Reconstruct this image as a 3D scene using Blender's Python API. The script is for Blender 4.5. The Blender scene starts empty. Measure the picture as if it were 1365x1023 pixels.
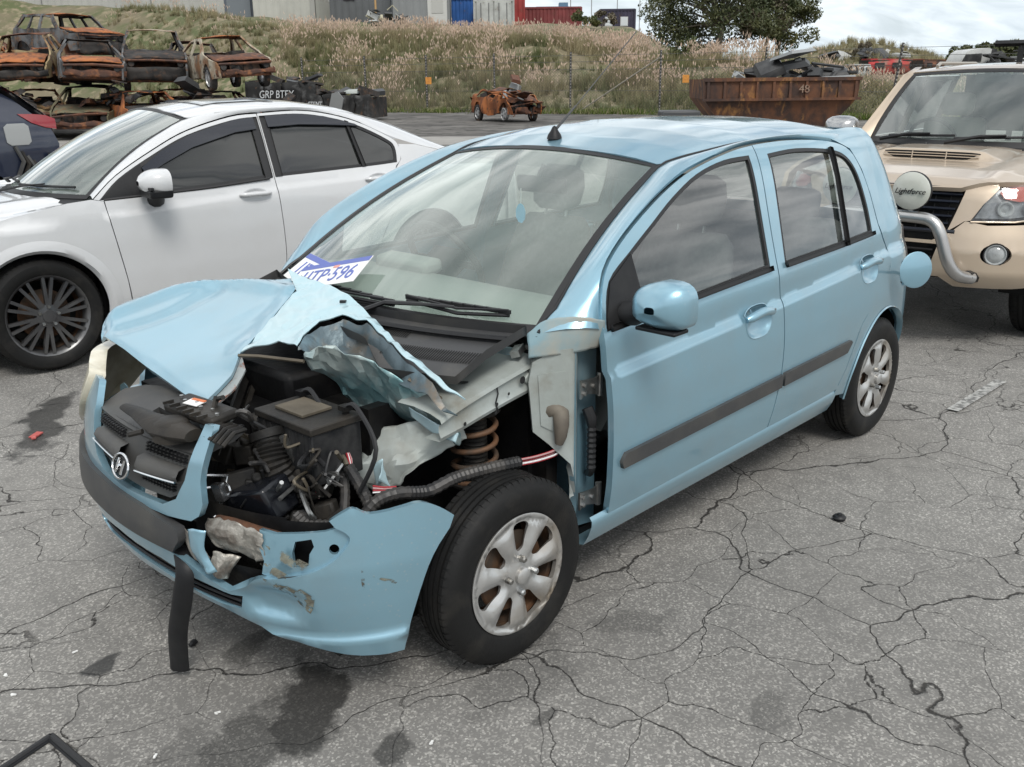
import bpy, bmesh, math, random
import numpy as np
from mathutils import Vector, Matrix, Euler
from mathutils.geometry import delaunay_2d_cdt
random.seed(7); RNG=np.random.default_rng(11)
rad=math.radians
SC=bpy.context.scene; COL=SC.collection
# ---------------- camera, sky, sun, exposure ----------------
FPX,IW,IH=1264.0,1365.0,1023.0
CAMPOS=Vector((1.7765,2.4660,1.6564)); YAW,PITCH,ROLL=rad(-136.516),rad(-18.156),rad(-0.644)
FWD=Vector((math.cos(YAW)*math.cos(PITCH),math.sin(YAW)*math.cos(PITCH),math.sin(PITCH)))
_r=FWD.cross(Vector((0,0,1))).normalized(); _u=_r.cross(FWD)
CRIGHT=_r*math.cos(ROLL)+_u*math.sin(ROLL); CUP=-_r*math.sin(ROLL)+_u*math.cos(ROLL)
cd=bpy.data.cameras.new('camera'); cam=bpy.data.objects.new('camera',cd); COL.objects.link(cam)
cam.matrix_world=Matrix(((CRIGHT.x,CUP.x,-FWD.x,CAMPOS.x),(CRIGHT.y,CUP.y,-FWD.y,CAMPOS.y),(CRIGHT.z,CUP.z,-FWD.z,CAMPOS.z),(0,0,0,1)))
cd.sensor_width=36; cd.lens=36*FPX/IW; cd.clip_start=.05; cd.clip_end=3000
SC.camera=cam
SC.view_settings.view_transform='Standard'; SC.view_settings.look='None'
SC.view_settings.exposure=EXPO if 'EXPO' in globals() else 0.55
SC.view_settings.gamma=1; SC.view_settings.use_curve_mapping=False
SC.render.engine='CYCLES'; SC.cycles.use_denoising=True
SC.cycles.max_bounces=8; SC.cycles.transparent_max_bounces=24; SC.cycles.caustics_reflective=False; SC.cycles.caustics_refractive=False
SUN_EL,SUN_AZ=rad(52),rad(60)     # azimuth of the sun in the x,y plane, from +x
wd=bpy.data.worlds.new('World'); SC.world=wd; wd.use_nodes=True
def _world():
    nt=wd.node_tree; N=nt.nodes; L=nt.links; N.clear()
    out=N.new('ShaderNodeOutputWorld'); bg=N.new('ShaderNodeBackground'); L.new(bg.outputs[0],out.inputs[0])
    sky=N.new('ShaderNodeTexSky'); sky.sky_type='NISHITA'; sky.sun_disc=False
    sky.sun_elevation=SUN_EL; sky.sun_rotation=rad(90)-SUN_AZ; sky.air_density=1; sky.dust_density=2.5; sky.ozone_density=1
    tc=N.new('ShaderNodeTexCoord'); sep=N.new('ShaderNodeSeparateXYZ'); L.new(tc.outputs['Generated'],sep.inputs[0])
    # flat cloud deck seen in perspective: divide direction by its height
    mx=N.new('ShaderNodeMath'); mx.operation='MAXIMUM'; L.new(sep.outputs['Z'],mx.inputs[0]); mx.inputs[1].default_value=0.0
    ad=N.new('ShaderNodeMath'); ad.operation='ADD'; L.new(mx.outputs[0],ad.inputs[0]); ad.inputs[1].default_value=.16
    dv=N.new('ShaderNodeVectorMath'); dv.operation='DIVIDE'; cb=N.new('ShaderNodeCombineXYZ')
    for i in range(3): L.new(ad.outputs[0],cb.inputs[i])
    L.new(tc.outputs['Generated'],dv.inputs[0]); L.new(cb.outputs[0],dv.inputs[1])
    mp=N.new('ShaderNodeMapping'); mp.inputs['Rotation'].default_value=(0,0,rad(25)); mp.inputs['Scale'].default_value=(1.0,2.1,1.0); L.new(dv.outputs[0],mp.inputs[0])
    n1=N.new('ShaderNodeTexNoise'); n1.inputs['Scale'].default_value=1.15; n1.inputs['Detail'].default_value=7; n1.inputs['Roughness'].default_value=.55; n1.inputs['Distortion'].default_value=.6
    n2=N.new('ShaderNodeTexNoise'); n2.inputs['Scale'].default_value=2.6; n2.inputs['Detail'].default_value=6; n2.inputs['Distortion'].default_value=.4
    L.new(mp.outputs[0],n1.inputs['Vector']); L.new(mp.outputs[0],n2.inputs['Vector'])
    r1=N.new('ShaderNodeValToRGB'); e=r1.color_ramp.elements; e[0].position=.30; e[0].color=(0,0,0,1); e[1].position=.50; e[1].color=(1,1,1,1); L.new(n1.outputs['Fac'],r1.inputs[0])
    r2=N.new('ShaderNodeValToRGB'); e=r2.color_ramp.elements; e[0].position=.34; e[0].color=(3.9,4.3,4.7,1); e[1].position=.64; e[1].color=(12.4,12.6,12.6,1); L.new(n2.outputs['Fac'],r2.inputs[0])
    mix=N.new('ShaderNodeMixRGB'); L.new(r1.outputs[0],mix.inputs[0]); L.new(sky.outputs[0],mix.inputs[1]); L.new(r2.outputs[0],mix.inputs[2])
    # haze pales the sky towards the horizon
    hz=N.new('ShaderNodeMapRange'); hz.inputs['From Min'].default_value=.0; hz.inputs['From Max'].default_value=.30; hz.inputs['To Min'].default_value=.80; hz.inputs['To Max'].default_value=0; hz.interpolation_type='SMOOTHSTEP'; L.new(sep.outputs['Z'],hz.inputs['Value'])
    mh=N.new('ShaderNodeMixRGB'); L.new(hz.outputs[0],mh.inputs[0]); L.new(mix.outputs[0],mh.inputs[1]); mh.inputs[2].default_value=(6.6,7.5,8.1,1)
    L.new(mh.outputs[0],bg.inputs[0]); bg.inputs[1].default_value=.085
_world()
sl=bpy.data.lights.new('sun','SUN'); sl.energy=1.5; sl.angle=rad(20); sl.color=(1,.965,.91)
so=bpy.data.objects.new('sun',sl); COL.objects.link(so); so.location=(0,0,30)
so.rotation_euler=Vector((math.cos(SUN_AZ)*math.cos(SUN_EL),math.sin(SUN_AZ)*math.cos(SUN_EL),math.sin(SUN_EL))).to_track_quat('Z','Y').to_euler()
# pixel of the photograph -> point on a plane x=, y= or z= (used to measure the place)
def ray(px,py): return FWD+CRIGHT*((px-IW/2)/FPX)+CUP*((IH/2-py)/FPX)
def U(px,py,x=None,y=None,z=None):
    d=ray(px,py)
    t=(x-CAMPOS.x)/d.x if x is not None else (y-CAMPOS.y)/d.y if y is not None else (z-CAMPOS.z)/d.z
    return CAMPOS+d*t
HF=Vector((math.cos(YAW),math.sin(YAW),0)); HR=Vector((math.sin(YAW),-math.cos(YAW),0))
def LD(r,d,z=0): # metres to the right of / ahead of where the photographer stands
    p=Vector((CAMPOS.x,CAMPOS.y,0))+HR*r+HF*d; p.z=z; return p
# ---------------- materials ----------------
MATS={}
def nodes(m):
    m.use_nodes=True; nt=m.node_tree; return nt,nt.nodes,nt.links,nt.nodes['Principled BSDF']
def mat(name,col,rough=.5,metal=0.,spec=.5,coat=0.,col2=None,nscale=8.,nlo=.4,nhi=.65,bump=0.,bscale=60.,dist=.3,rough2=None,detail=5,trans=0.,emit=0,col3=None,n3=(25.,.55,.7),coord='Object',stretch=None):
    if name in MATS: return MATS[name]
    m=bpy.data.materials.new(name); nt,N,L,b=nodes(m); MATS[name]=m
    b.inputs['Base Color'].default_value=(*col,1); b.inputs['Roughness'].default_value=rough; b.inputs['Metallic'].default_value=metal
    b.inputs['Specular IOR Level'].default_value=spec; b.inputs['Coat Weight'].default_value=coat; b.inputs['Coat Roughness'].default_value=.04
    b.inputs['Transmission Weight'].default_value=trans
    tc=N.new('ShaderNodeTexCoord'); src=tc.outputs[coord]
    if stretch:
        mp=N.new('ShaderNodeMapping'); mp.inputs['Scale'].default_value=stretch; L.new(src,mp.inputs[0]); src=mp.outputs[0]
    def noise(sc,lo,hi,dt=detail,ds=dist):
        n=N.new('ShaderNodeTexNoise'); n.inputs['Scale'].default_value=sc; n.inputs['Detail'].default_value=dt; n.inputs['Roughness'].default_value=.6; n.inputs['Distortion'].default_value=ds
        L.new(src,n.inputs['Vector'])
        r=N.new('ShaderNodeMapRange'); r.inputs['From Min'].default_value=lo; r.inputs['From Max'].default_value=hi; L.new(n.outputs['Fac'],r.inputs['Value']); return r.outputs[0]
    cur=None
    if col2:
        f=noise(nscale,nlo,nhi); mx=N.new('ShaderNodeMixRGB'); L.new(f,mx.inputs[0]); mx.inputs[1].default_value=(*col,1); mx.inputs[2].default_value=(*col2,1); cur=mx.outputs[0]
        if rough2 is not None:
            mr=N.new('ShaderNodeMapRange'); L.new(f,mr.inputs['Value']); mr.inputs['To Min'].default_value=rough; mr.inputs['To Max'].default_value=rough2; L.new(mr.outputs[0],b.inputs['Roughness'])
    if col3:
        f=noise(n3[0],n3[1],n3[2]); mx=N.new('ShaderNodeMixRGB'); L.new(f,mx.inputs[0])
        if cur: L.new(cur,mx.inputs[1])
        else: mx.inputs[1].default_value=(*col,1)
        mx.inputs[2].default_value=(*col3,1); cur=mx.outputs[0]
    if cur: L.new(cur,b.inputs['Base Color'])
    if bump:
        n=N.new('ShaderNodeTexNoise'); n.inputs['Scale'].default_value=bscale; n.inputs['Detail'].default_value=4; L.new(src,n.inputs['Vector'])
        bp=N.new('ShaderNodeBump'); bp.inputs['Strength'].default_value=bump; bp.inputs['Distance'].default_value=.01; L.new(n.outputs['Fac'],bp.inputs['Height']); L.new(bp.outputs[0],b.inputs['Normal'])
    return m
def paint(name,col,metal=.35,rough=.38,dirt=.25,dcol=(.30,.28,.25),coat=1.,wav=.0,dark=None):
    """car paint: clear coat over metallic base, with faint dust film and waviness"""
    if name in MATS: return MATS[name]
    m=mat(name,col,rough,metal,.5,coat); nt,N,L,b=nodes(m)
    tc=N.new('ShaderNodeTexCoord')
    n=N.new('ShaderNodeTexNoise'); n.inputs['Scale'].default_value=3.2; n.inputs['Detail'].default_value=8; n.inputs['Roughness'].default_value=.65; L.new(tc.outputs['Object'],n.inputs['Vector'])
    r=N.new('ShaderNodeMapRange'); r.inputs['From Min'].default_value=.42; r.inputs['From Max'].default_value=.78; r.inputs['To Max'].default_value=dirt; L.new(n.outputs['Fac'],r.inputs['Value'])
    mx=N.new('ShaderNodeMixRGB'); L.new(r.outputs[0],mx.inputs[0]); mx.inputs[1].default_value=(*col,1); mx.inputs[2].default_value=(*dcol,1); L.new(mx.outputs[0],b.inputs['Base Color'])
    mr=N.new('ShaderNodeMapRange'); L.new(r.outputs[0],mr.inputs['Value']); mr.inputs['From Max'].default_value=max(dirt,.01); mr.inputs['To Min'].default_value=.025; mr.inputs['To Max'].default_value=.20; L.new(mr.outputs[0],b.inputs['Coat Roughness'])
    # dried water spots and fine scratches
    vs=N.new('ShaderNodeTexVoronoi'); vs.inputs['Scale'].default_value=55; L.new(tc.outputs['Object'],vs.inputs['Vector']); sp=N.new('ShaderNodeMapRange'); sp.inputs['From Min'].default_value=.10; sp.inputs['From Max'].default_value=.22; sp.inputs['To Min'].default_value=1; sp.inputs['To Max'].default_value=0; L.new(vs.outputs['Distance'],sp.inputs['Value'])
    nm=N.new('ShaderNodeTexNoise'); nm.inputs['Scale'].default_value=2.1; nm.inputs['Detail'].default_value=4; L.new(tc.outputs['Object'],nm.inputs['Vector']); nr=N.new('ShaderNodeMapRange'); nr.inputs['From Min'].default_value=.5; nr.inputs['From Max'].default_value=.62; nr.inputs['To Max'].default_value=.22; L.new(nm.outputs['Fac'],nr.inputs['Value'])
    mm=N.new('ShaderNodeMath'); mm.operation='MULTIPLY'; L.new(sp.outputs[0],mm.inputs[0]); L.new(nr.outputs[0],mm.inputs[1])
    wv=N.new('ShaderNodeTexNoise'); wv.inputs['Scale'].default_value=5; wv.inputs['Detail'].default_value=2; mpx=N.new('ShaderNodeMapping'); mpx.inputs['Rotation'].default_value=(.3,.5,.2); mpx.inputs['Scale'].default_value=(1.2,60,60); L.new(tc.outputs['Object'],mpx.inputs[0]); L.new(mpx.outputs[0],wv.inputs['Vector']); sr=N.new('ShaderNodeMapRange'); sr.inputs['From Min'].default_value=.72; sr.inputs['From Max'].default_value=.76; sr.inputs['To Max'].default_value=.18; L.new(wv.outputs['Fac'],sr.inputs['Value'])
    ma=N.new('ShaderNodeMath'); ma.operation='MAXIMUM'; L.new(mm.outputs[0],ma.inputs[0]); L.new(sr.outputs[0],ma.inputs[1])
    m3=N.new('ShaderNodeMixRGB'); L.new(ma.outputs[0],m3.inputs[0]); L.new(mx.outputs[0],m3.inputs[1]); m3.inputs[2].default_value=(.55,.55,.53,1); L.new(m3.outputs[0],b.inputs['Base Color'])
    if wav:
        n2=N.new('ShaderNodeTexNoise'); n2.inputs['Scale'].default_value=6; L.new(tc.outputs['Object'],n2.inputs['Vector'])
        bp=N.new('ShaderNodeBump'); bp.inputs['Strength'].default_value=wav; bp.inputs['Distance'].default_value=.02; L.new(n2.outputs['Fac'],bp.inputs['Height']); L.new(bp.outputs[0],b.inputs['Normal'])
    return m
def glass(name,tint=(.75,.85,.8),refl=1.,film=0.,filmcol=(.5,.55,.53),ior=1.5):
    """thin pane: tinted see-through plus mirror reflection by Fresnel, plus a dust film"""
    if name in MATS: return MATS[name]
    m=bpy.data.materials.new(name); MATS[name]=m; m.use_nodes=True; nt=m.node_tree; N=nt.nodes; L=nt.links; N.clear()
    o=N.new('ShaderNodeOutputMaterial'); t=N.new('ShaderNodeBsdfTransparent'); t.inputs[0].default_value=(*tint,1)
    g=N.new('ShaderNodeBsdfGlossy'); g.inputs['Roughness'].default_value=.02; g.inputs[0].default_value=(1,1,1,1)
    fr=N.new('ShaderNodeFresnel'); ge=N.new('ShaderNodeNewGeometry'); im=N.new('ShaderNodeMapRange'); im.inputs['To Min'].default_value=ior; im.inputs['To Max'].default_value=1/ior; L.new(ge.outputs['Backfacing'],im.inputs['Value']); L.new(im.outputs[0],fr.inputs[0])  # a thin pane reflects alike from both sides
    mu=N.new('ShaderNodeMath'); mu.operation='MULTIPLY'; mu.use_clamp=True; mu.inputs[1].default_value=refl*1.7; L.new(fr.outputs[0],mu.inputs[0])
    mx=N.new('ShaderNodeMixShader'); L.new(mu.outputs[0],mx.inputs[0]); L.new(t.outputs[0],mx.inputs[1]); L.new(g.outputs[0],mx.inputs[2]); cur=mx.outputs[0]
    if film:
        d=N.new('ShaderNodeBsdfDiffuse'); d.inputs[0].default_value=(*filmcol,1)
        tc=N.new('ShaderNodeTexCoord'); n=N.new('ShaderNodeTexNoise'); n.inputs['Scale'].default_value=2.5; n.inputs['Detail'].default_value=7; L.new(tc.outputs['Object'],n.inputs['Vector'])
        r=N.new('ShaderNodeMapRange'); r.inputs['From Min'].default_value=.3; r.inputs['From Max'].default_value=.75; r.inputs['To Min'].default_value=film*.7; r.inputs['To Max'].default_value=film*1.3; L.new(n.outputs['Fac'],r.inputs['Value'])
        m2=N.new('ShaderNodeMixShader'); L.new(r.outputs[0],m2.inputs[0]); L.new(cur,m2.inputs[1]); L.new(d.outputs[0],m2.inputs[2]); cur=m2.outputs[0]
    L.new(cur,o.inputs[0]); return m
# ---------------- objects ----------------
def link(o,parent=None):
    COL.objects.link(o)
    if parent is not None: o.parent=parent
    return o
def tag(o,label=None,cat=None,group=None,kind=None):
    if label: o['label']=label
    if cat: o['category']=cat
    if group: o['group']=group
    if kind: o['kind']=kind
    return o
def empty(name,loc=(0,0,0),rz=0.,label=None,cat=None,group=None):
    o=bpy.data.objects.new(name,None); o.location=loc; o.rotation_euler=(0,0,rz); link(o); return tag(o,label,cat,group)
def mobj(name,V,Fc,m,parent=None,smooth=38,solid=0.,sub=0,bevel=0.):
    me=bpy.data.meshes.new(name); me.from_pydata([tuple(v) for v in V],[],[tuple(f) for f in Fc]); me.validate()
    if m is not None: me.materials.append(m)
    o=bpy.data.objects.new(name,me); link(o,parent)
    if smooth:
        me.polygons.foreach_set('use_smooth',[True]*len(me.polygons)); me.set_sharp_from_angle(angle=rad(smooth))
    if bevel:
        b=o.modifiers.new('b','BEVEL'); b.width=bevel; b.segments=2; b.limit_method='ANGLE'; b.angle_limit=rad(40)
    if solid:
        s=o.modifiers.new('s','SOLIDIFY'); s.thickness=solid; s.offset=-1
    if sub:
        s=o.modifiers.new('u','SUBSURF'); s.levels=sub; s.render_levels=sub
    return o
class MB:
    def __init__(s): s.V=[]; s.F=[]
    def add(s,V,F):
        n=len(s.V); s.V+= [tuple(v) for v in V]; s.F+=[tuple(i+n for i in f) for f in F]; return s
    def box(s,c,d,rot=None,taper=1.):
        M=Euler(rot).to_matrix() if rot is not None else Matrix.Identity(3); V=[]
        for z in (-.5,.5):
            k=taper if z>0 else 1.
            for x,y in ((-.5,-.5),(.5,-.5),(.5,.5),(-.5,.5)): V.append(Vector(c)+M@Vector((x*d[0]*k,y*d[1]*k,z*d[2])))
        return s.add(V,[(3,2,1,0),(4,5,6,7),(0,1,5,4),(1,2,6,5),(2,3,7,6),(3,0,4,7)])
    def bx(s,a,b): # box from two corners
        return s.box([(p+q)/2 for p,q in zip(a,b)],[abs(q-p) for p,q in zip(a,b)])
    def tube(s,pts,r,n=8,cap=True,flat=1.,rfun=None):
        pts=[Vector(p) for p in pts]; rs=r if hasattr(r,'__len__') else [r]*len(pts); rows=[]
        up=None
        for i,p in enumerate(pts):
            t=(pts[min(i+1,len(pts)-1)]-pts[max(i-1,0)]); t=t.normalized() if t.length>1e-9 else Vector((0,0,1))
            if up is None: up=Vector((0,0,1)) if abs(t.z)<.95 else Vector((1,0,0))
            a=t.cross(up); a=a.normalized() if a.length>1e-6 else Vector((1,0,0)); up=a.cross(t).normalized()
            rows.append([p+(a*math.cos(k*2*math.pi/n)+up*math.sin(k*2*math.pi/n)*flat)*rs[i] for k in range(n)])
        s.loft(rows,close=True)
        if cap:
            m=len(s.V); k=len(rows)
            s.F.append(tuple(range(m-k*n,m-k*n+n))[::-1]); s.F.append(tuple(range(m-n,m)))
        return s
    def loft(s,rows,close=False,cap=False):
        n=len(rows[0]); V=[v for r in rows for v in r]; F=[]
        for i in range(len(rows)-1):
            for k in range(n if close else n-1):
                a=i*n+k; b=i*n+(k+1)%n; F.append((a,b,b+n,a+n))
        if cap: F.append(tuple(range(n))[::-1]); F.append(tuple(range(len(V)-n,len(V))))
        return s.add(V,F)
    def lathe(s,prof,c=(0,0,0),axis='y',n=32,a0=0,a1=2*math.pi): # prof: (radius, along-axis)
        full=abs(a1-a0-2*math.pi)<1e-6; m=n if full else n+1; rows=[]
        for r,h in prof:
            row=[]
            for k in range(m):
                t=a0+(a1-a0)*k/n; p=(r*math.cos(t),h,r*math.sin(t)) if axis=='y' else (h,r*math.cos(t),r*math.sin(t)) if axis=='x' else (r*math.cos(t),r*math.sin(t),h)
                row.append(Vector(c)+Vector(p))
            rows.append(row)
        return s.loft(rows,close=full)
    def prism(s,poly,z0,z1,f=lambda x,y,z:(x,y,z)): # polygon in xy extruded in z then mapped
        n=len(poly); V=[f(x,y,z0) for x,y in poly]+[f(x,y,z1) for x,y in poly]
        return s.add(V,[tuple(range(n))[::-1],tuple(range(n,2*n))]+[(i,(i+1)%n,(i+1)%n+n,i+n) for i in range(n)])
    def xf(s,M):
        s.V=[tuple(M@Vector(v)) for v in s.V]; return s
    def build(s,name,m,parent=None,**k): return mobj(name,s.V,s.F,m,parent,**k)
def spline(P,n=6,closed=False,corners=()):
    """Catmull-Rom through points (any dim); points whose index is in corners stay sharp"""
    P=[np.array(p,float) for p in P]; N=len(P); out=[]
    for i in range(N if closed else N-1):
        p1=P[i]; p2=P[(i+1)%N]; p0=P[i-1] if (closed or i>0) else p1; p3=P[(i+2)%N] if (closed or i+2<N) else p2
        if i in corners: p0=p1
        if (i+1)%N in corners: p3=p2
        for k in range(n):
            t=k/n; out.append(.5*((2*p1)+(-p0+p2)*t+(2*p0-5*p1+4*p2-p3)*t*t+(-p0+3*p1-3*p2+p3)*t**3))
    if not closed: out.append(P[-1])
    return out
def resample(P,step,closed=True):
    P=[np.array(p,float) for p in P]; out=[]; n=len(P)
    for i in range(n if closed else n-1):
        a,b=P[i],P[(i+1)%n]; k=max(1,int(np.linalg.norm(b-a)/step+.5))
        out+=[a+(b-a)*j/k for j in range(k)]
    if not closed: out.append(P[-1])
    return out
def inpoly(X,Y,poly):
    r=np.zeros(len(X),bool); n=len(poly)
    for i in range(n):
        x1,y1=poly[i]; x2,y2=poly[(i+1)%n]
        if y1==y2: continue
        c=((y1>Y)!=(y2>Y)); r^=c&(X<(x2-x1)*(Y-y1)/(y2-y1)+x1)
    return r
def seg_dist(X,Y,poly):
    d=np.full(len(X),1e9); n=len(poly)
    for i in range(n):
        x1,y1=poly[i]; x2,y2=poly[(i+1)%n]; dx,dy=x2-x1,y2-y1; l=dx*dx+dy*dy+1e-12
        t=np.clip(((X-x1)*dx+(Y-y1)*dy)/l,0,1); d=np.minimum(d,np.hypot(X-x1-t*dx,Y-y1-t*dy))
    return d
def panel(name,outline,fmap,m,parent,holes=(),lines=(),res=.03,flange=.02,smooth=35,jit=None,inward=None,cn=True):
    """sheet-metal panel: 2-D outline (with holes and crease lines) filled, mapped by fmap(u,v)->xyz, with turned-in edges"""
    out=resample(outline,res); hs=[resample(h,res) for h in holes]; ls=[resample(l,res,False) for l in lines]
    pts=[];edges=[]
    for loop in [out]+hs:
        n0=len(pts); n=len(loop); pts+=[tuple(p) for p in loop]; edges+=[(n0+i,n0+(i+1)%n) for i in range(n)]
    nb=len(pts)
    for l in ls:
        n0=len(pts); pts+=[tuple(p) for p in l]; edges+=[(n0+i,n0+i+1) for i in range(len(l)-1)]
    A=np.array(out); lo=A.min(0); hi=A.max(0)
    gx,gy=np.meshgrid(np.arange(lo[0]+res*.5,hi[0],res),np.arange(lo[1]+res*.5,hi[1],res)); gx=gx.ravel(); gy=gy.ravel()
    ok=inpoly(gx,gy,out)&(seg_dist(gx,gy,out)>res*.55)
    for h in hs: ok&=~inpoly(gx,gy,h)&(seg_dist(gx,gy,h)>res*.55)
    for l in ls:
        for a,b in zip(l[:-1],l[1:]):
            dx,dy=b-a; L2=dx*dx+dy*dy+1e-12; t=np.clip(((gx-a[0])*dx+(gy-a[1])*dy)/L2,0,1); ok&=np.hypot(gx-a[0]-t*dx,gy-a[1]-t*dy)>res*.45
    pts+=list(zip(gx[ok].tolist(),gy[ok].tolist()))
    r=delaunay_2d_cdt([Vector((float(p[0]),float(p[1]))) for p in pts],edges,[],0,1e-6,True)
    V2=np.array([(v.x,v.y) for v in r[0]]); T=[f for f in r[2] if len(f)==3]
    cen=np.array([V2[list(f)].mean(0) for f in T]); ok=inpoly(cen[:,0],cen[:,1],out)
    for h in hs: ok&=~inpoly(cen[:,0],cen[:,1],h)
    T=[f for f,k in zip(T,ok) if k]
    V=[Vector(fmap(float(a),float(b))) for a,b in V2]
    # consistent winding: fmap given so that du x dv points outward unless inward flag flips
    def nrm(a,b):
        e=3e-3; du=Vector(fmap(a+e,b))-Vector(fmap(a-e,b)); dv=Vector(fmap(a,b+e))-Vector(fmap(a,b-e)); n=du.cross(dv)
        return (n.normalized() if n.length>1e-12 else Vector((0,0,1)))*(-1 if inward else 1)
    F=[]
    for f in T:
        a,b,c=[V2[i] for i in f]; cr=(b[0]-a[0])*(c[1]-a[1])-(b[1]-a[1])*(c[0]-a[0])
        if abs(cr)<1e-10: continue
        F.append(tuple(f) if (cr>0)!=bool(inward) else tuple(f)[::-1])
    if flange:
        cnt={}
        for f in F:
            for i in range(3):
                e=(f[i],f[(i+1)%3]); cnt[e]=1
        bnd=[e for e in cnt if (e[1],e[0]) not in cnt]; ring={}; fn={}; dup={}
        for a,b in bnd:
            for i in (a,b):
                if i not in ring:
                    n=nrm(*V2[i]); dup[i]=len(V); V.append(V[i].copy()); ring[i]=len(V); V.append(V[i]-n*flange)
            sd=(V[b]-V[a]).cross(nrm(*V2[a]))
            for i in (a,b): fn[i]=fn.get(i,Vector())+sd
        for a,b in bnd: F.append((dup[b],dup[a],ring[a],ring[b]))
    used=sorted({i for f in F for i in f}); idx={k:i for i,k in enumerate(used)}
    o=mobj(name,[V[i] for i in used],[tuple(idx[i] for i in f) for f in F],m,parent,smooth=0 if cn else smooth)
    if cn and len(o.data.vertices)==len(used):
        inv={v:k for dd in (ring,dup) for k,v in dd.items()} if flange else {}
        NN=[tuple(fn[inv[i]].normalized()) if i in inv else tuple(nrm(*V2[i])) for i in used]; me=o.data; me.polygons.foreach_set('use_smooth',[True]*len(me.polygons))
        at=me.attributes.new('nn','FLOAT_VECTOR','POINT'); at.data.foreach_set('vector',np.array(NN,np.float32).ravel()); me.normals_split_custom_set_from_vertices(NN)
    return o
def mirror(o,parent=None,name=None):
    me=o.data.copy(); 
    co=np.empty(len(me.vertices)*3); me.vertices.foreach_get('co',co); co=co.reshape(-1,3); co[:,1]*=-1; me.vertices.foreach_set('co',co.ravel()); me.flip_normals()
    if 'nn' in me.attributes:
        nn=np.empty(len(me.vertices)*3,np.float32); me.attributes['nn'].data.foreach_get('vector',nn); nn=nn.reshape(-1,3); nn[:,1]*=-1; me.attributes['nn'].data.foreach_set('vector',nn.ravel()); me.normals_split_custom_set_from_vertices(nn.tolist())
    n=o.copy(); n.data=me; n.name=name or o.name.split('.')[0]; COL.objects.link(n); n.parent=parent if parent is not None else o.parent
    l=n.location; n.location=(l.x,-l.y,l.z); return n
def copytree(o,parent=None):
    c=o.copy(); COL.objects.link(c); c.parent=parent
    for ch in list(o.children): copytree(ch,c)
    return c
def text_obj(name,txt,size,M,m,parent,ext=.0008,shear=0.,sx=1.):
    cu=bpy.data.curves.new(name,'FONT'); cu.body=txt; cu.size=size; cu.align_x='CENTER'; cu.align_y='CENTER'; cu.extrude=ext; cu.shear=shear; cu.resolution_u=3
    t=bpy.data.objects.new(name,cu); COL.objects.link(t)
    dg=bpy.context.evaluated_depsgraph_get(); me=bpy.data.meshes.new_from_object(t.evaluated_get(dg)); bpy.data.objects.remove(t); bpy.data.curves.remove(cu)
    me.transform(M@Matrix.Diagonal((sx,1,1,1))); me.materials.clear(); me.materials.append(m)
    o=bpy.data.objects.new(name,me); return link(o,parent)
def lerp(a,b,t): return a+(b-a)*t
def frame3(o,x,y): # matrix with origin o, x axis, approx y axis
    x=Vector(x).normalized(); z=x.cross(Vector(y)).normalized(); y=z.cross(x)
    M=Matrix((x,y,z)).transposed().to_4x4(); M.translation=o; return M
def jitter_mesh(o,amp,scale,seed=0):
    from mathutils import noise as mn
    me=o.data
    for v in me.vertices:
        p=Vector(v.co)*scale+Vector((seed,seed*1.7,0)); v.co=v.co+Vector(mn.noise_vector(p))*amp
# generic wheel ------------------------------------------------
def tyre_mesh(R,w,rr,tread=True,n=72):
    b=MB(); h=w/2
    prof=[(rr-.012,h*.72),(rr,h*.86),(rr+.012,h*.93),(lerp(rr,R,.45),h*1.0),(lerp(rr,R,.75),h*.97),(R-.012,h*.84),(R-.003,h*.70)]
    g=.0065; tr=[(R,h*.62)]
    for c in (.42,.14,-.14,-.42): tr+=[(R,h*(c+.05)),(R-g,h*(c+.04)),(R-g,h*(c-.04)),(R,h*(c-.05))]
    tr+=[(R,-h*.62)]
    prof=prof+tr+[(r,-y) for r,y in prof[::-1]]
    # outer face must be +y ; wind so normals face out
    b.lathe(prof[::-1],n=n)
    # shoulder sipes: small dark grooves as real cuts are heavy; use raised shoulder blocks
    if tread:
        for s in (1,-1):
            for k in range(n):
                a=2*math.pi*(k+.5)/n; c,sn=math.cos(a),math.sin(a); da=2*math.pi/n*.36; V=[]
                for rr_,yy in ((R-.016,h*.87),(R+.0025,h*.66),(R+.0025,h*.50),(R-.006,h*.47)):
                    for t in (a-da,a+da): V.append((rr_*math.cos(t),yy*s,rr_*math.sin(t)))
                F=[(0,1,3,2),(2,3,5,4),(4,5,7,6),(0,2,4,6),(1,7,5,3)]
                b.add(V,F if s<0 else [f[::-1] for f in F])
    return b
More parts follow.
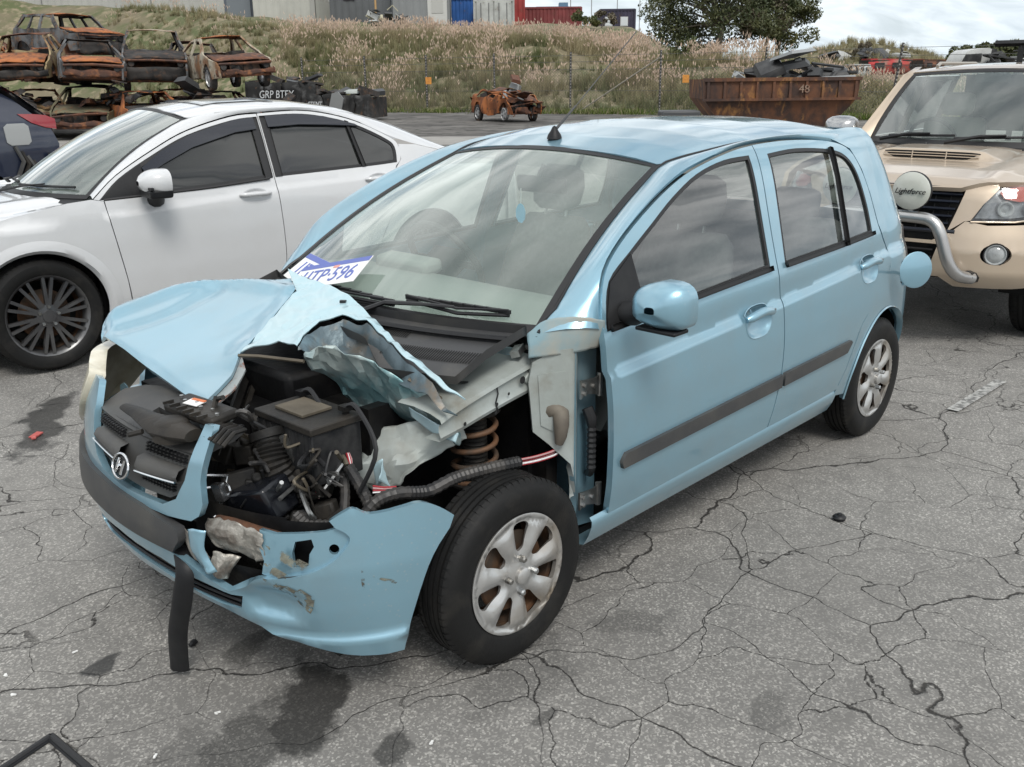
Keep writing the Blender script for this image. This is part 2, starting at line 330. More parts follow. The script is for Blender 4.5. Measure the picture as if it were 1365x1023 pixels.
# ---------------- ground ----------------
def gz(x,y):
    # gentle fall of the yard: a little higher under the saloon, lower under the pick-up
    return .05*math.exp(-(((y+4.5)/2.0)**2))*(1 if True else 0)-.03*math.exp(-(((x+5.6)/2.2)**2+((y-.2)/3)**2))
def asphalt():
    m=bpy.data.materials.new('cracked_asphalt'); nt,N,L,b=nodes(m); MATS['asphalt']=m
    tc=N.new('ShaderNodeTexCoord'); P=tc.outputs['Object']
    def noise(sc,dt=4,rg=.55,ds=0.,src=P):
        n=N.new('ShaderNodeTexNoise'); n.inputs['Scale'].default_value=sc; n.inputs['Detail'].default_value=dt; n.inputs['Roughness'].default_value=rg; n.inputs['Distortion'].default_value=ds; L.new(src,n.inputs['Vector']); return n
    def mr(v,a,c,t0=0.,t1=1.):
        r=N.new('ShaderNodeMapRange'); r.inputs['From Min'].default_value=a; r.inputs['From Max'].default_value=c; r.inputs['To Min'].default_value=t0; r.inputs['To Max'].default_value=t1; L.new(v,r.inputs['Value']); return r.outputs[0]
    def mix(f,a,c,mode='MIX'):
        x=N.new('ShaderNodeMixRGB'); x.blend_type=mode
        for i,v in ((0,f),(1,a),(2,c)):
            if isinstance(v,(float,int)): x.inputs[i].default_value=v
            elif isinstance(v,tuple): x.inputs[i].default_value=(*v,1)
            else: L.new(v,x.inputs[i])
        return x.outputs[0]
    def math_(op,a,c):
        x=N.new('ShaderNodeMath'); x.operation=op
        for i,v in ((0,a),(1,c)):
            if isinstance(v,(float,int)): x.inputs[i].default_value=v
            else: L.new(v,x.inputs[i])
        return x.outputs[0]
    # aggregate: random-valued cells
    vo=N.new('ShaderNodeTexVoronoi'); vo.inputs['Scale'].default_value=170; L.new(P,vo.inputs['Vector'])
    sep=N.new('ShaderNodeSeparateColor'); L.new(vo.outputs['Color'],sep.inputs[0])
    worn=mr(noise(1.1,6,.62).outputs['Fac'],.36,.66)      # where the binder has worn off
    big=mr(noise(.35,5).outputs['Fac'],.3,.7)
    stone=mr(sep.outputs[0],.38,.95)
    stone=math_('POWER',stone,1.5)
    base=mix(big,(.145,.140,.132),(.235,.228,.213))
    ston=mix(sep.outputs[1],(.33,.317,.292),(.68,.66,.61))
    f=math_('MULTIPLY',stone,mr(worn,0,1,.30,1.0)); col=mix(f,base,ston)
    col=mix(mr(worn,0,1,0,.35),col,(.22,.215,.205))
    dustn=mr(noise(7,6,.7).outputs['Fac'],.42,.72); col=mix(math_('MULTIPLY',dustn,.35),col,(.085,.083,.080))
    # cracks
    wob=noise(2.0,3,.5); wv=N.new('ShaderNodeVectorMath'); wv.operation='SUBTRACT'; L.new(wob.outputs['Color'],wv.inputs[0]); wv.inputs[1].default_value=(.5,.5,.5)
    ws_=N.new('ShaderNodeVectorMath'); ws_.operation='SCALE'; L.new(wv.outputs[0],ws_.inputs[0]); ws_.inputs['Scale'].default_value=.38
    wa=N.new('ShaderNodeVectorMath'); L.new(P,wa.inputs[0]); L.new(ws_.outputs[0],wa.inputs[1])
    fine=noise(30,4,.6); fv=N.new('ShaderNodeVectorMath'); fv.operation='SUBTRACT'; L.new(fine.outputs['Color'],fv.inputs[0]); fv.inputs[1].default_value=(.5,.5,.5)
    fs=N.new('ShaderNodeVectorMath'); fs.operation='SCALE'; L.new(fv.outputs[0],fs.inputs[0]); fs.inputs['Scale'].default_value=.014
    wb=N.new('ShaderNodeVectorMath'); L.new(wa.outputs[0],wb.inputs[0]); L.new(fs.outputs[0],wb.inputs[1])
    def crack(sc,w0,w1,lo,hi,nsc,seed):
        v=N.new('ShaderNodeTexVoronoi'); v.feature='DISTANCE_TO_EDGE'; v.inputs['Scale'].default_value=sc
        ad=N.new('ShaderNodeVectorMath'); L.new(wb.outputs[0],ad.inputs[0]); ad.inputs[1].default_value=(seed,seed*.7,0); L.new(ad.outputs[0],v.inputs['Vector'])
        nn=noise(nsc,3,.5,src=ad.outputs[0]); ext=mr(nn.outputs['Fac'],lo,hi)
        dd=math_('ADD',v.outputs['Distance'],mr(noise(70,3,.6).outputs['Fac'],.3,.7,-.0014*sc,.0014*sc)); c=mr(dd,w0*sc,w1*sc,1,0); return math_('MULTIPLY',c,ext)
    c1=crack(1.25,.0006,.0024,.34,.48,.7,3.1); c2=crack(2.9,.0004,.0016,.40,.54,.8,9.7); c3=crack(.55,.0009,.0034,.26,.36,.5,21.4)
    cr=math_('MAXIMUM',math_('MAXIMUM',c1,c2),c3)
    crk=mr(cr,0,1,0,.90); col=mix(crk,col,(.022,.020,.018))
    # oil stains: blobs with their own outlines
    stains=[]
    for (sx,sy,rx,ry,ang,dk) in STAINS:
        mp=N.new('ShaderNodeMapping'); mp.vector_type='TEXTURE'; mp.inputs['Location'].default_value=(sx,sy,0); mp.inputs['Rotation'].default_value=(0,0,ang); mp.inputs['Scale'].default_value=(rx,ry,1); L.new(wa.outputs[0] if rx>.3 else wb.outputs[0],mp.inputs[0])
        ln=N.new('ShaderNodeVectorMath'); ln.operation='LENGTH'; L.new(mp.outputs[0],ln.inputs[0]); stains.append(mr(math_('ADD',ln.outputs['Value'],math_('MULTIPLY',mr(noise(9,5).outputs['Fac'],.3,.7,-.35,.35),1.)),.75,1.05,dk,0))
    st=stains[0]
    for s in stains[1:]: st=math_('MAXIMUM',st,s)
    col=mix(st,col,(.014,.014,.014)); L.new(col,b.inputs['Base Color'])
    rr=mix(st,(.88,.88,.88),(.42,.42,.42)); L.new(rr,b.inputs['Roughness']); b.inputs['Specular IOR Level'].default_value=.35
    hgt=math_('SUBTRACT',math_('MULTIPLY',stone,.35),math_('MULTIPLY',cr,2.2)); hgt=math_('ADD',hgt,math_('MULTIPLY',noise(60,3).outputs['Fac'],.3))
    bp=N.new('ShaderNodeBump'); bp.inputs['Strength'].default_value=.75; bp.inputs['Distance'].default_value=.006; L.new(hgt,bp.inputs['Height']); L.new(bp.outputs[0],b.inputs['Normal'])
    return m
def stain(px_,py_,rx,ry,ang,dk): p=U(px_,py_,z=0); return (p.x,p.y,rx,ry,ang,dk)
STAINS=[stain(415,935,.19,.13,.8,.80),stain(330,985,.20,.10,.5,.6),stain(250,1010,.16,.09,.6,.3),stain(545,985,.08,.05,.5,.65),stain(103,893,.045,.028,.3,.8),stain(735,952,.05,.03,.2,.5),stain(850,826,.16,.06,2.4,.28),stain(345,862,.14,.06,.4,.5),stain(60,570,.55,.10,1.0,.75),stain(700,900,.22,.10,.2,.25),stain(1060,960,.10,.06,0,.3)]
g=MB(); xs=np.r_[-60:-14:12j,-13.:7.1:.5,np.linspace(9,40,6)]; ys=np.r_[-60:-14:10j,-13.:8.1:.5,np.linspace(10,40,6)]
g.loft([[(x,y,gz(x,y)) for x in xs] for y in ys]); tag(g.build('asphalt_yard',asphalt(),smooth=60),kind='structure')
b=MB(); b.add([(-1500,-1500,-.06),(1500,-1500,-.06),(1500,1500,-.06),(-1500,1500,-.06)],[(0,1,2,3)]); DIRT=mat('dark_dirt',(.085,.078,.07),.95,col2=(.15,.14,.125),nscale=.6,col3=(.05,.047,.043),n3=(3,.5,.65),bump=.4,bscale=12); tag(b.build('ground',DIRT),kind='structure')
# pale concrete apron across the yard and the churned dirt beyond it
def strip(name,d0,d1,z,m,r0=-60,r1=45,wob=.0,tilt=0.):
    rows=[]
    for d in (d0,d1): rows.append([LD(r,d+tilt*r+(MNO.noise(Vector((r*.3,d,0)))*wob if wob else 0),z) for r in np.linspace(r0,r1,60)])
    o=MB().loft(rows).build(name,m,smooth=0); return tag(o,kind='structure')
from mathutils import noise as MNO
strip('concrete_apron',23.6,26.8,.012,mat('pale_concrete',(.30,.29,.27),.9,col2=(.22,.21,.20),nscale=.8,bump=.1,bscale=20))
strip('dirt_track',26.8,60,.006,mat('churned_dirt',(.075,.07,.065),.95,col2=(.15,.142,.13),nscale=.5,nlo=.42,nhi=.62,col3=(.035,.033,.03),n3=(1.6,.52,.62),bump=.6,bscale=6,coord='Object'),-60,45,.8)
# painted bay line
b=MB(); a=U(1270,546,z=.006); c=U(1335,505,z=.006); t=(c-a).normalized(); n=Vector((-t.y,t.x,0)); 
b.add([a-n*.03+Vector((0,0,gz(a.x,a.y)+.004)),c-n*.03+Vector((0,0,.004+gz(c.x,c.y))),c+n*.03+Vector((0,0,.004+gz(c.x,c.y))),a+n*.03+Vector((0,0,.004+gz(a.x,a.y)))],[(0,1,2,3)]); tag(b.build('bay_line',mat('worn_white_line',(.42,.42,.40),.85,col2=(.14,.14,.135),nscale=28,nlo=.42,nhi=.58)),kind='structure')
# ---------------- bank ----------------
FEN=[(-30,62),(-14,50.5),(-6.6,46),(-3.7,44.8),(-.6,43.2),(2.6,41.8),(6.1,40),(9.6,37.2),(12.8,33.2),(18,29),(26,25)]
def fd(r): return float(np.interp(r,[p[0] for p in FEN],[p[1] for p in FEN]))
def ridge_z(r,d):
    p=r/d*1264+682
    return float(np.interp(p,[-600,0,110,220,330,450,560,640,720,800,880,1000,1100,1160,1220,1290,1500],[7.6,7.0,6.4,5.8,4.9,3.8,3.45,3.45,3.05,2.6,2.25,2.0,1.25,.80,.70,.6,.5]))
def far_hill(r,d):
    p=r/max(d,1)*1264+682; return float(np.interp(p,[1000,1060,1110,1160,1215,1262],[0,1.2,2.3,1.9,1.0,0]))*math.exp(-((d-78)/9.)**2)
def plateau(r,d): return float(np.interp(r/max(d,1)*1264+682,[-600,0,220,450,600,700,830,880,960,1100,1300],[7.9,7.3,6.3,5.3,5.0,4.95,4.85,3.4,2.3,1.25,.6]))
def tz(r,d):
    u=max(0,min(1,(d-62)/11))
    u=u*u*(3-2*u)*max(0,plateau(r,d)-ridge_z(r,max(d,30)))
    t=(d-fd(r)-.8)/(11. if r<8 else 13.); t=max(0,min(1,t)); s=t*t*(3-2*t)*.65+.35*t
    p=r/max(d,1)*1264+682; u+=max(0,1.35-ridge_z(r,max(d,30)))*max(0,min(1,(d-43)/8))*max(0,min(1,(p-1060)/80))
    return u+ridge_z(r,max(d,30))*s+far_hill(r,d)-.03+(.25*MNO.noise(Vector((r*.25,d*.25,0)))+.10*MNO.noise(Vector((r*.8,d*.8,4))))*min(1,max(0,t*4))
rows=[]
RS=np.linspace(-75,60,170)
for k in np.r_[0:1:30j,1.15:8:24j,9:18:8j]:
    rows.append([LD(r,fd(r)+.4+k*13,tz(r,fd(r)+.4+k*13)) for r in RS])
BANK=mat('bank_soil',(.16,.135,.085),.95,col2=(.085,.10,.04),nscale=.35,nlo=.42,nhi=.58,col3=(.24,.20,.13),n3=(1.3,.52,.64),bump=.5,bscale=4)
tag(MB().loft(rows).build('grass_bank',BANK,smooth=60),kind='structure')
# ---------------- tussock grass (nobody could count it) ----------------
def grass_field():
    V=[];F=[];Cc=[]
    rng=np.random.default_rng(5)
    def blade(p,dirv,L,w,droop,col,cols_tip,seg=2):
        n=len(V); sidev=np.array([-dirv[1],dirv[0],0]); sidev=sidev/(np.linalg.norm(sidev)+1e-9)*w
        hv=np.array([dirv[0],dirv[1],0])
        for i in range(seg+1):
            t=i/seg; q=p+dirv*L*t+hv*droop*L*t*t-np.array([0,0,droop*L*.6*t*t]); k=1-t*.85
            V.append(q-sidev*k); V.append(q+sidev*k); c=col*(1-t)+cols_tip*t; Cc.append(c); Cc.append(c)
        for i in range(seg): a=n+2*i; F.append((a,a+1,a+3,a+2))
    GREEN=np.array([.105,.13,.052]); OLIVE=np.array([.20,.195,.095]); STRAW=np.array([.44,.375,.24]); PINK=np.array([.66,.53,.43]); LIME=np.array([.11,.16,.03])
    def tus(r,d,size,dry,plume,nb):
        p=np.array(LD(r,d,tz(r,d)-.04)); base=(GREEN if rng.random()>.4 else OLIVE)*rng.uniform(.75,1.3); base=base*(1-dry)+STRAW*dry*rng.uniform(.7,1.1)
        for _ in range(nb):
            a=rng.uniform(0,2*np.pi); l=abs(rng.normal(0,.36)); dv=np.array([np.cos(a)*l,np.sin(a)*l,1.]); dv/=np.linalg.norm(dv)
            tip=base*1.15 if rng.random()<.55 else base*.5+STRAW*.5
            blade(p+np.array([rng.normal(0,.09*size),rng.normal(0,.09*size),0]),dv,size*rng.uniform(.5,1.0),rng.uniform(.010,.020),rng.uniform(.1,.6),base*.8,tip)
        for _ in range(int(plume)):
            a=rng.uniform(0,2*np.pi); l=abs(rng.normal(0,.33)); dv=np.array([np.cos(a)*l,np.sin(a)*l,1.]); dv/=np.linalg.norm(dv); L=size*rng.uniform(.9,1.3)
            q=p+np.array([rng.normal(0,.07),rng.normal(0,.07),0]); blade(q,dv,L,.006,.15,base,STRAW,1)
            e=q+dv*L*.82; hv=np.array([dv[0],dv[1],0]); n=len(V); pl=rng.uniform(.20,.32); up=dv*.9+hv*.3; sv=np.array([-dv[1],dv[0],0]); sv/=np.linalg.norm(sv)+1e-9; c=PINK*rng.uniform(.8,1.2); w=rng.uniform(.020,.034)
            fw=np.cross(sv,up)
            for s2 in (sv,fw):
                n=len(V); V.extend([e,e+up*pl*.4-s2*w,e+up*pl*.4+s2*w,e+up*pl-np.array([0,0,.04])]); Cc.extend([c*.85,c,c,c*1.05]); F.append((n,n+1,n+3,n+2))
    N=6800
    for _ in range(N):
        r=rng.uniform(-27,30); f=fd(r); k=rng.random()**.85*14; d=f+.5+k
        t=(d-f)/12; nz=MNO.noise(Vector((r*.42,d*.42,7))); left=r<-13
        pxx=r/d*1264+682
        if MNO.noise(Vector((r*.16,d*.3,11)))<-.22 and rng.random()<.75: continue
        if left and rng.random()<.55+.3*nz: continue
        size=(.55+.5*rng.random())*(.7 if left else 1.)+.55*max(0,nz); dry=min(.85,max(0,.12+.40*t+nz*.9+rng.normal(0,.12)))
        if t<.12: size*=.7; dry*=.5
        plume=0 if left and rng.random()<.8 else rng.poisson(max(.15,(-3.2+7.5*min(t,1.15))+11*nz))
        if pxx>1085: size*=.72; plume=plume*.5
        tus(r,d,size,dry,plume,16 if t>1.05 else 22)
    for _ in range(700): # tan bushes on the far hill
        p_=rng.uniform(1060,1262); d=rng.uniform(66,80); r=(p_-682)/1264*d
        if MNO.noise(Vector((r*.5,d*.5,2)))>-.25: tus(r,d,rng.uniform(.5,.9),rng.uniform(.4,.8),0,20)
    for _ in range(2600): # green verge in front of the fence
        r=rng.uniform(-14,26); d=fd(r)+rng.uniform(-1.5,.8); 
        if MNO.noise(Vector((r*.4,d*.6,1)))<-.15: continue
        p=np.array(LD(r,d,-.02)); 
        for _ in range(9):
            a=rng.uniform(0,6.3); dv=np.array([np.cos(a)*.4,np.sin(a)*.4,1]); dv/=np.linalg.norm(dv); c=LIME*rng.uniform(.6,1.2) if rng.random()<.75 else STRAW*.8
            blade(p+np.array([rng.normal(0,.12),rng.normal(0,.12),0]),dv,rng.uniform(.12,.42),.014,.4,c*.8,c*1.1,1)
    V=np.array(V,np.float32); me=bpy.data.meshes.new('tussock_grass'); nf=len(F)
    me.vertices.add(len(V)); me.vertices.foreach_set('co',V.ravel()); me.loops.add(nf*4); me.polygons.add(nf); me.loops.foreach_set('vertex_index',np.array(F,np.int32).ravel()); me.polygons.foreach_set('loop_start',np.arange(0,nf*4,4,dtype=np.int32)); me.polygons.foreach_set('loop_total',np.full(nf,4,np.int32)); me.update(calc_edges=True)
    ca=me.color_attributes.new('col','FLOAT_COLOR','POINT'); cc=np.ones((len(V),4),np.float32); cc[:,:3]=np.clip(np.array(Cc),0,1); ca.data.foreach_set('color',cc.ravel())
    m=bpy.data.materials.new('grass_blades'); nt,Nn,L,b=nodes(m); at=Nn.new('ShaderNodeAttribute'); at.attribute_name='col'; L.new(at.outputs['Color'],b.inputs['Base Color']); b.inputs['Roughness'].default_value=.8; b.inputs['Specular IOR Level'].default_value=.2
    tr=Nn.new('ShaderNodeBsdfTranslucent'); L.new(at.outputs['Color'],tr.inputs[0]); mx=Nn.new('ShaderNodeMixShader'); mx.inputs[0].default_value=.35; L.new(b.outputs[0],mx.inputs[1]); L.new(tr.outputs[0],mx.inputs[2]); L.new(mx.outputs[0],Nn['Material Output'].inputs[0])
    me.materials.append(m); o=bpy.data.objects.new('tussock_grass',me); link(o); tag(o,'dry pink plumed tussock grass covering the bank','grass',kind='stuff'); return nf
NGRASS=grass_field()
# ---------------- fence ----------------
GALV=mat('galvanised_steel',(.16,.16,.16),.5,.6); WOODD=mat('dark_post',(.035,.034,.033),.8,col2=(.09,.085,.08),nscale=20,stretch=(1,1,4))
FN=empty('chain_link_fence',LD(-6.6,46,0),0,'tall chain link fence with dark notched posts along the foot of the bank','fence'); F0=LD(-6.6,46,0)
posts=[(-9.9,48),(-6.6,46),(-3.7,44.8),(-.6,43.2),(2.6,41.8),(6.1,40),(9.6,37.2),(12.8,33.2),(16,30.5),(19.4,28.2)]
NOTCH=mat('post_notch_paint',(.30,.29,.27),.7)
for i,(r,d) in enumerate(posts):
    p=LD(r,d,0)-F0; lean=Vector((HR.x,HR.y,0))*(.25 if i==7 else random.uniform(-.03,.03)); b=MB(); b.tube([p,p+Vector((0,0,2.45))+lean],.045,6); o=b.build('fence_post',WOODD,FN)
    b=MB()
    for k in range(20): q=p+(Vector((0,0,2.45))+lean)*((k+.5)/20)-HF*.048; b.box(q,(.035,.035,.05),(0,0,YAW))
    b.build('post_notches',NOTCH,o,smooth=0)['kind']='stuff'
b=MB(); s1=LD(6.1,40,2.2)-F0; s2=LD(3.0,41.4,.1)-F0; b.tube([s1,s2],.03,6); b.build('fence_stay',mat('stay_timber',(.25,.23,.19),.8),FN)
def fpt(t,z): # t along posts
    i=min(int(t),len(posts)-2); f=t-i; r=lerp(posts[i][0],posts[i+1][0],f); d=lerp(posts[i][1],posts[i+1][1],f); return LD(r,d,z)-F0
b=MB(); T=len(posts)-1; step=.035; hgt=1.75
WIRE=mat('fence_wire',(.13,.13,.125),.6,.5)
for k in range(int(T/step)):
    for sg in (1,-1):
        t=k*step; t2=t+sg*.53
        if 0<t2<T:
            a=fpt(t,.05); c=fpt(t2,hgt); w=Vector((0,0,.0045)); b.add([a-w,a+w,c+w,c-w],[(0,1,2,3)])
o=b.build('wire_mesh',WIRE,FN,smooth=0); o['kind']='stuff'
for z in (.1,.9,hgt,2.05,2.3): b=MB(); b.tube([fpt(t,z) for t in np.linspace(.001,T-.001,40)],.007,4); b.build('line_wire',WIRE,FN)
for px_,y_ in ((580,.9),(906,.95)):
    r=(px_-682)/1264*(44 if px_<700 else 39.3); d=44.2 if px_<700 else 39.2; p=LD(r,d-.08,1.35); b=MB(); b.box(p,(.02,.26,.30),(0,0,YAW)); tag(b.build('warning_sign',mat('orange_sign',(.62,.26,.04),.6,col2=(.45,.18,.04),nscale=14),bevel=.005),'small orange warning plate tied to the fence '+('behind the burnt small car' if px_<700 else 'beside the skip bin'),'sign')
# ---------------- buildings and containers on the plateau ----------------
def corrugated(name,c,size,rz,m,parent,axis_pitch=.28,depth=.035,flat_top=True,doors=True,dm=None):
    L,W,H=size; b=MB()
    def wall(p0,p1,n):
        k=int((p1-p0).length/axis_pitch)*4; bot=[];top=[]
        for i in range(k+1):
            t=i/k; ph=i%4; off=depth if ph in (0,1) else 0; q=p0.lerp(p1,t)+n*off; bot.append(q); top.append(q+Vector((0,0,H)))
        b.loft([bot,top])
    x,y=L/2,W/2
    wall(Vector((-x,-y,0)),Vector((x,-y,0)),Vector((0,-1,0))); wall(Vector((x,-y,0)),Vector((x,y,0)),Vector((1,0,0))); wall(Vector((x,y,0)),Vector((-x,y,0)),Vector((0,1,0))); wall(Vector((-x,y,0)),Vector((-x,-y,0)),Vector((-1,0,0)))
    b.bx((-x,-y,H-.02),(x,y,H)); b.xf(Matrix.Translation(c)@Matrix.Rotation(rz,4,'Z')); return b
def container(px0,px1,d,z0,H,col,label,rz=0,dep=2.4,door=False,name='shipping_container'):
    r=((px0+px1)/2-682)/1264*d; L=(px1-px0)/1264*d
    if z0<6.2: zt=tz(r,d)-.1; H=H+max(0,z0-zt); z0=zt if zt<z0 else z0
    c=LD(r,d,z0); root=empty(name,c,YAW-math.pi/2+rz,label,'container')
    m=mat('cont_%d_%d'%(px0,d),col,.55,.1,col2=tuple(v*.7 for v in col),nscale=1.2,col3=(.16,.09,.05),n3=(2.5,.62,.75))
    corrugated('wall',(0,0,0),(L,dep,H),0,m,root).build('corrugated_wall',m,root,smooth=0)
    for x in (-L/2,L/2):
        for y in (-dep/2,dep/2): b=MB(); b.box((x,y,H/2),(.14,.14,H)); b.build('corner_post',m,root)
    for z in (.08,H-.04):
        for y in (-dep/2-.04,dep/2+.04): b=MB(); b.box((0,y,z),(L,.08,.14)); b.build('side_rail',m,root)
    if door:
        for s in (-1,1):
            b=MB(); b.box((s*L*.23,-dep/2-.06,H/2),(L*.42,.05,H*.9)); dd=b.build('door_leaf',m,root); 
            for k in (-1,1): b=MB(); b.tube([(s*L*.23+k*L*.1,-dep/2-.11,.2),(s*L*.23+k*L*.1,-dep/2-.11,H-.2)],.03,6); b.build('lock_rod',GALV,dd)
    return root
def zrow(px_,py_,d): return CAMPOS.z+(104-11*px_/1000-py_)*d/1264*1.0
def bz_(px_,py_,d): # height seen at that row at depth d along the ground
    dv=ray(px_,py_); h=dv.x*HF.x+dv.y*HF.y; return CAMPOS.z+dv.z/h*d
container(610,642,78,bz_(625,36,78),1.95,(.02,.10,.33),'lower dark blue shipping container on the bank beside a white one'); container(612,690,80,bz_(650,12,80),2.4,(.02,.12,.40),'bright blue shipping container stacked above the white one')
container(641,689,76,bz_(665,37,76),1.85,(.48,.49,.47),'white shipping container with double doors on top of the bank',door=True); container(689,702,79,bz_(695,16,79),2.3,(.33,.04,.035),'red container end standing between blue and maroon containers')
container(699,772,82,bz_(735,42,82),1.75,(.21,.045,.045),'long maroon shipping container at the right end of the container row')
sh=container(795,838,84,bz_(815,43,84),1.7,(.045,.04,.07),'dark purple site office cabin with two white windows',name='site_cabin')
for x in (-.72,.55): b=MB(); b.box((x,-1.26,.85),(.62,.04,.72)); f=b.build('window',mat('cabin_window_frame',(.5,.5,.5),.5),sh); b=MB(); b.box((x,-1.285,.85),(.52,.02,.62)); b.build('pane',mat('cabin_pane',(.6,.63,.65),.2),f)
def building(px0,px1,d,py_bot,H,col,label,dep=10,cl=None):
    r=((px0+px1)/2-682)/1264*d; L=(px1-px0)/1264*d; zb=min(tz(r+q*L/2,d-dep/2) for q in (-1,0,1))-.3; H=H+max(0,bz_((px0+px1)/2,py_bot,d)-zb); c=LD(r,d,zb); root=empty('shed_building',c,YAW-math.pi/2,label,'building'); m=mat('bld_%d'%px0,col,.7,col2=tuple(v*.88 for v in col),nscale=.7)
    b=corrugated('w',(0,0,0),(L,dep,H),0,m,root,.5,.03); b.build('clad_wall',m,root,smooth=0); b=MB(); b.box((0,0,H+.08),(L+.4,dep+.4,.16)); b.build('roof',mat('roof_sheet',(.3,.3,.3),.6),root); return root,L
bl,L1=building(-70,352,82,22,6.5,(.40,.40,.375),'long pale concrete shed on top of the bank behind the burnt cars')
for x in (-L1*.3,-.02,L1*.3): b=MB(); b.box((x,-5.06,3.2),(.06,.06,6.4)); b.build('panel_joint',mat('joint_grey',(.2,.2,.2),.8),bl)
bl,L2=building(352,386,82,24,6,(.10,.115,.14),'dark blue grey roller door bay between the pale sheds')
b=MB(); b.box((0,-5.08,2.4),(L2*.8,.06,4.6)); b.build('roller_door',mat('roller_grey',(.16,.18,.20),.5),bl)
bl,L3=building(386,458,80,44,6.8,(.44,.44,.40),'pale cream shed beside the dark roller door bay'); b=MB(); b.box((L3*.46,-5.08,3.2),(.35,.08,6.4)); b.build('corner_flashing',mat('flash',(.3,.3,.28),.6),bl)
bl,L4=building(458,545,86,40,7,(.13,.14,.15),'dark grey clad shed behind heaped scrap')
b=MB(); b.box((-L4*.40,-5.1,2.9),(1.0,.05,1.3)); b.build('notice_board',mat('board_white',(.6,.62,.63),.5),bl); b=MB(); b.box((-L4*.05,-5.1,2.7),(.9,.05,.6)); b.build('red_panel',mat('panel_red',(.4,.04,.05),.5),bl)
bl,L5=building(543,612,77,36,5,(.22,.23,.235),'mid grey shed with white door next to the blue container',4); b=MB(); b.box((L5*.28,-2.06,1.3),(L5*.34,.05,2.6)); dd=b.build('door',mat('door_white',(.5,.5,.48),.5),bl); b=MB(); b.box((L5*.28,-2.10,1.7),(L5*.2,.03,1.2)); b.build('door_panel',mat('door_panel_grey',(.42,.42,.40),.5),dd)
# scrap heap and poles on the plateau
def scrap(name,cr,cd,cz,n,sx,sy,h,cols,label,sz=.6,seed=1):
    rg=random.Random(seed); root=empty(name,LD(cr,cd,cz),YAW-math.pi/2,label,'scrap')
    for k in range(n):
        x=rg.gauss(0,sx*.4); y=rg.gauss(0,sy*.4); z=abs(rg.gauss(0,.5))*h*max(.1,1-abs(x)/sx); b=MB(); s=sz*rg.uniform(.4,1.3)
        if k%3==0: b.tube([(x,y,z),(x+rg.uniform(-s,s),y+rg.uniform(-s,s),z+rg.uniform(0,s*.5)),(x+rg.uniform(-1,1)*s*1.6,y,z+rg.uniform(-.2,.3)*s)],s*.06,5)
        else: b.box((x,y,z),(s,s*rg.uniform(.3,1),s*rg.uniform(.05,.35)),(rg.uniform(-.6,.6),rg.uniform(-.6,.6),rg.uniform(0,3)),rg.uniform(.6,1))
        o=b.build('scrap_piece',cols[k%len(cols)],root,smooth=0); jitter_mesh(o,.06*sz,2.5,k)
    return root
SC1=[mat('scrap_black',(.015,.015,.016),.5,col2=(.05,.05,.05),nscale=3),mat('scrap_grey',(.3,.31,.31),.5,.4),mat('scrap_dark',(.05,.052,.055),.5),mat('scrap_pale',(.42,.43,.42),.5)]
scrap('scrap_heap',-8.9,70,bz_(520,29,70),16,2.4,.6,.9,[SC1[0],SC1[3],SC1[2],mat('scrap_cream',(.45,.42,.30),.6)],'low heap of black and cream scrap in front of the dark shed',.8,3)
for px_,d,h,top in ((518,72,5,0),(872,66,4.2,0),(846,95,6,0),(866,90,5,0),(760,95,7,0),(786,95,7,0),(818,95,8,0)):
    p=LD((px_-682)/1264*d,d,tz((px_-682)/1264*d,d)-.3); b=MB(); b.tube([p,p+Vector((0,0,h))],.07 if px_==518 else .045,6); b.box(p+Vector((0,0,h)),(.2,.2,.12)); m=mat('tan_pole',(.45,.28,.12),.6) if px_==518 else mat('pole_grey',(.30,.31,.32),.6)
    tag(b.build('light_pole',m),'tan pole rising from the scrap heap by the dark shed' if px_==518 else 'thin grey pole standing on the plateau behind the grass bank','pole',None if px_==518 else 'thin grey poles on the plateau')
b=MB(); p=LD((852-682)/1264*66,66,tz(8.9,66)); b.bx((-.6,-.4,0),(.6,.4,1.0)); b.xf(Matrix.Translation(p)@Matrix.Rotation(YAW,4,'Z')); tag(b.build('timber_box',mat('pale_timber',(.35,.31,.24),.8)),'pale timber box on the plateau between cabin and tree','box')
b=MB(); 
bv=empty('blue_trailer',LD((737-682)/1264*82,82,bz_(737,16,82)),YAW-math.pi/2,'blue flat trailer parked on top of the maroon container','trailer'); b.box((0,0,.25),(2.6,1.4,.22)); b.build('deck',mat('trailer_blue',(.10,.20,.30),.6),bv); b=MB(); b.box((.9,0,.5),(.7,1.3,.3)); b.build('rack',mat('trailer_blue',(.1,.2,.3)),bv)
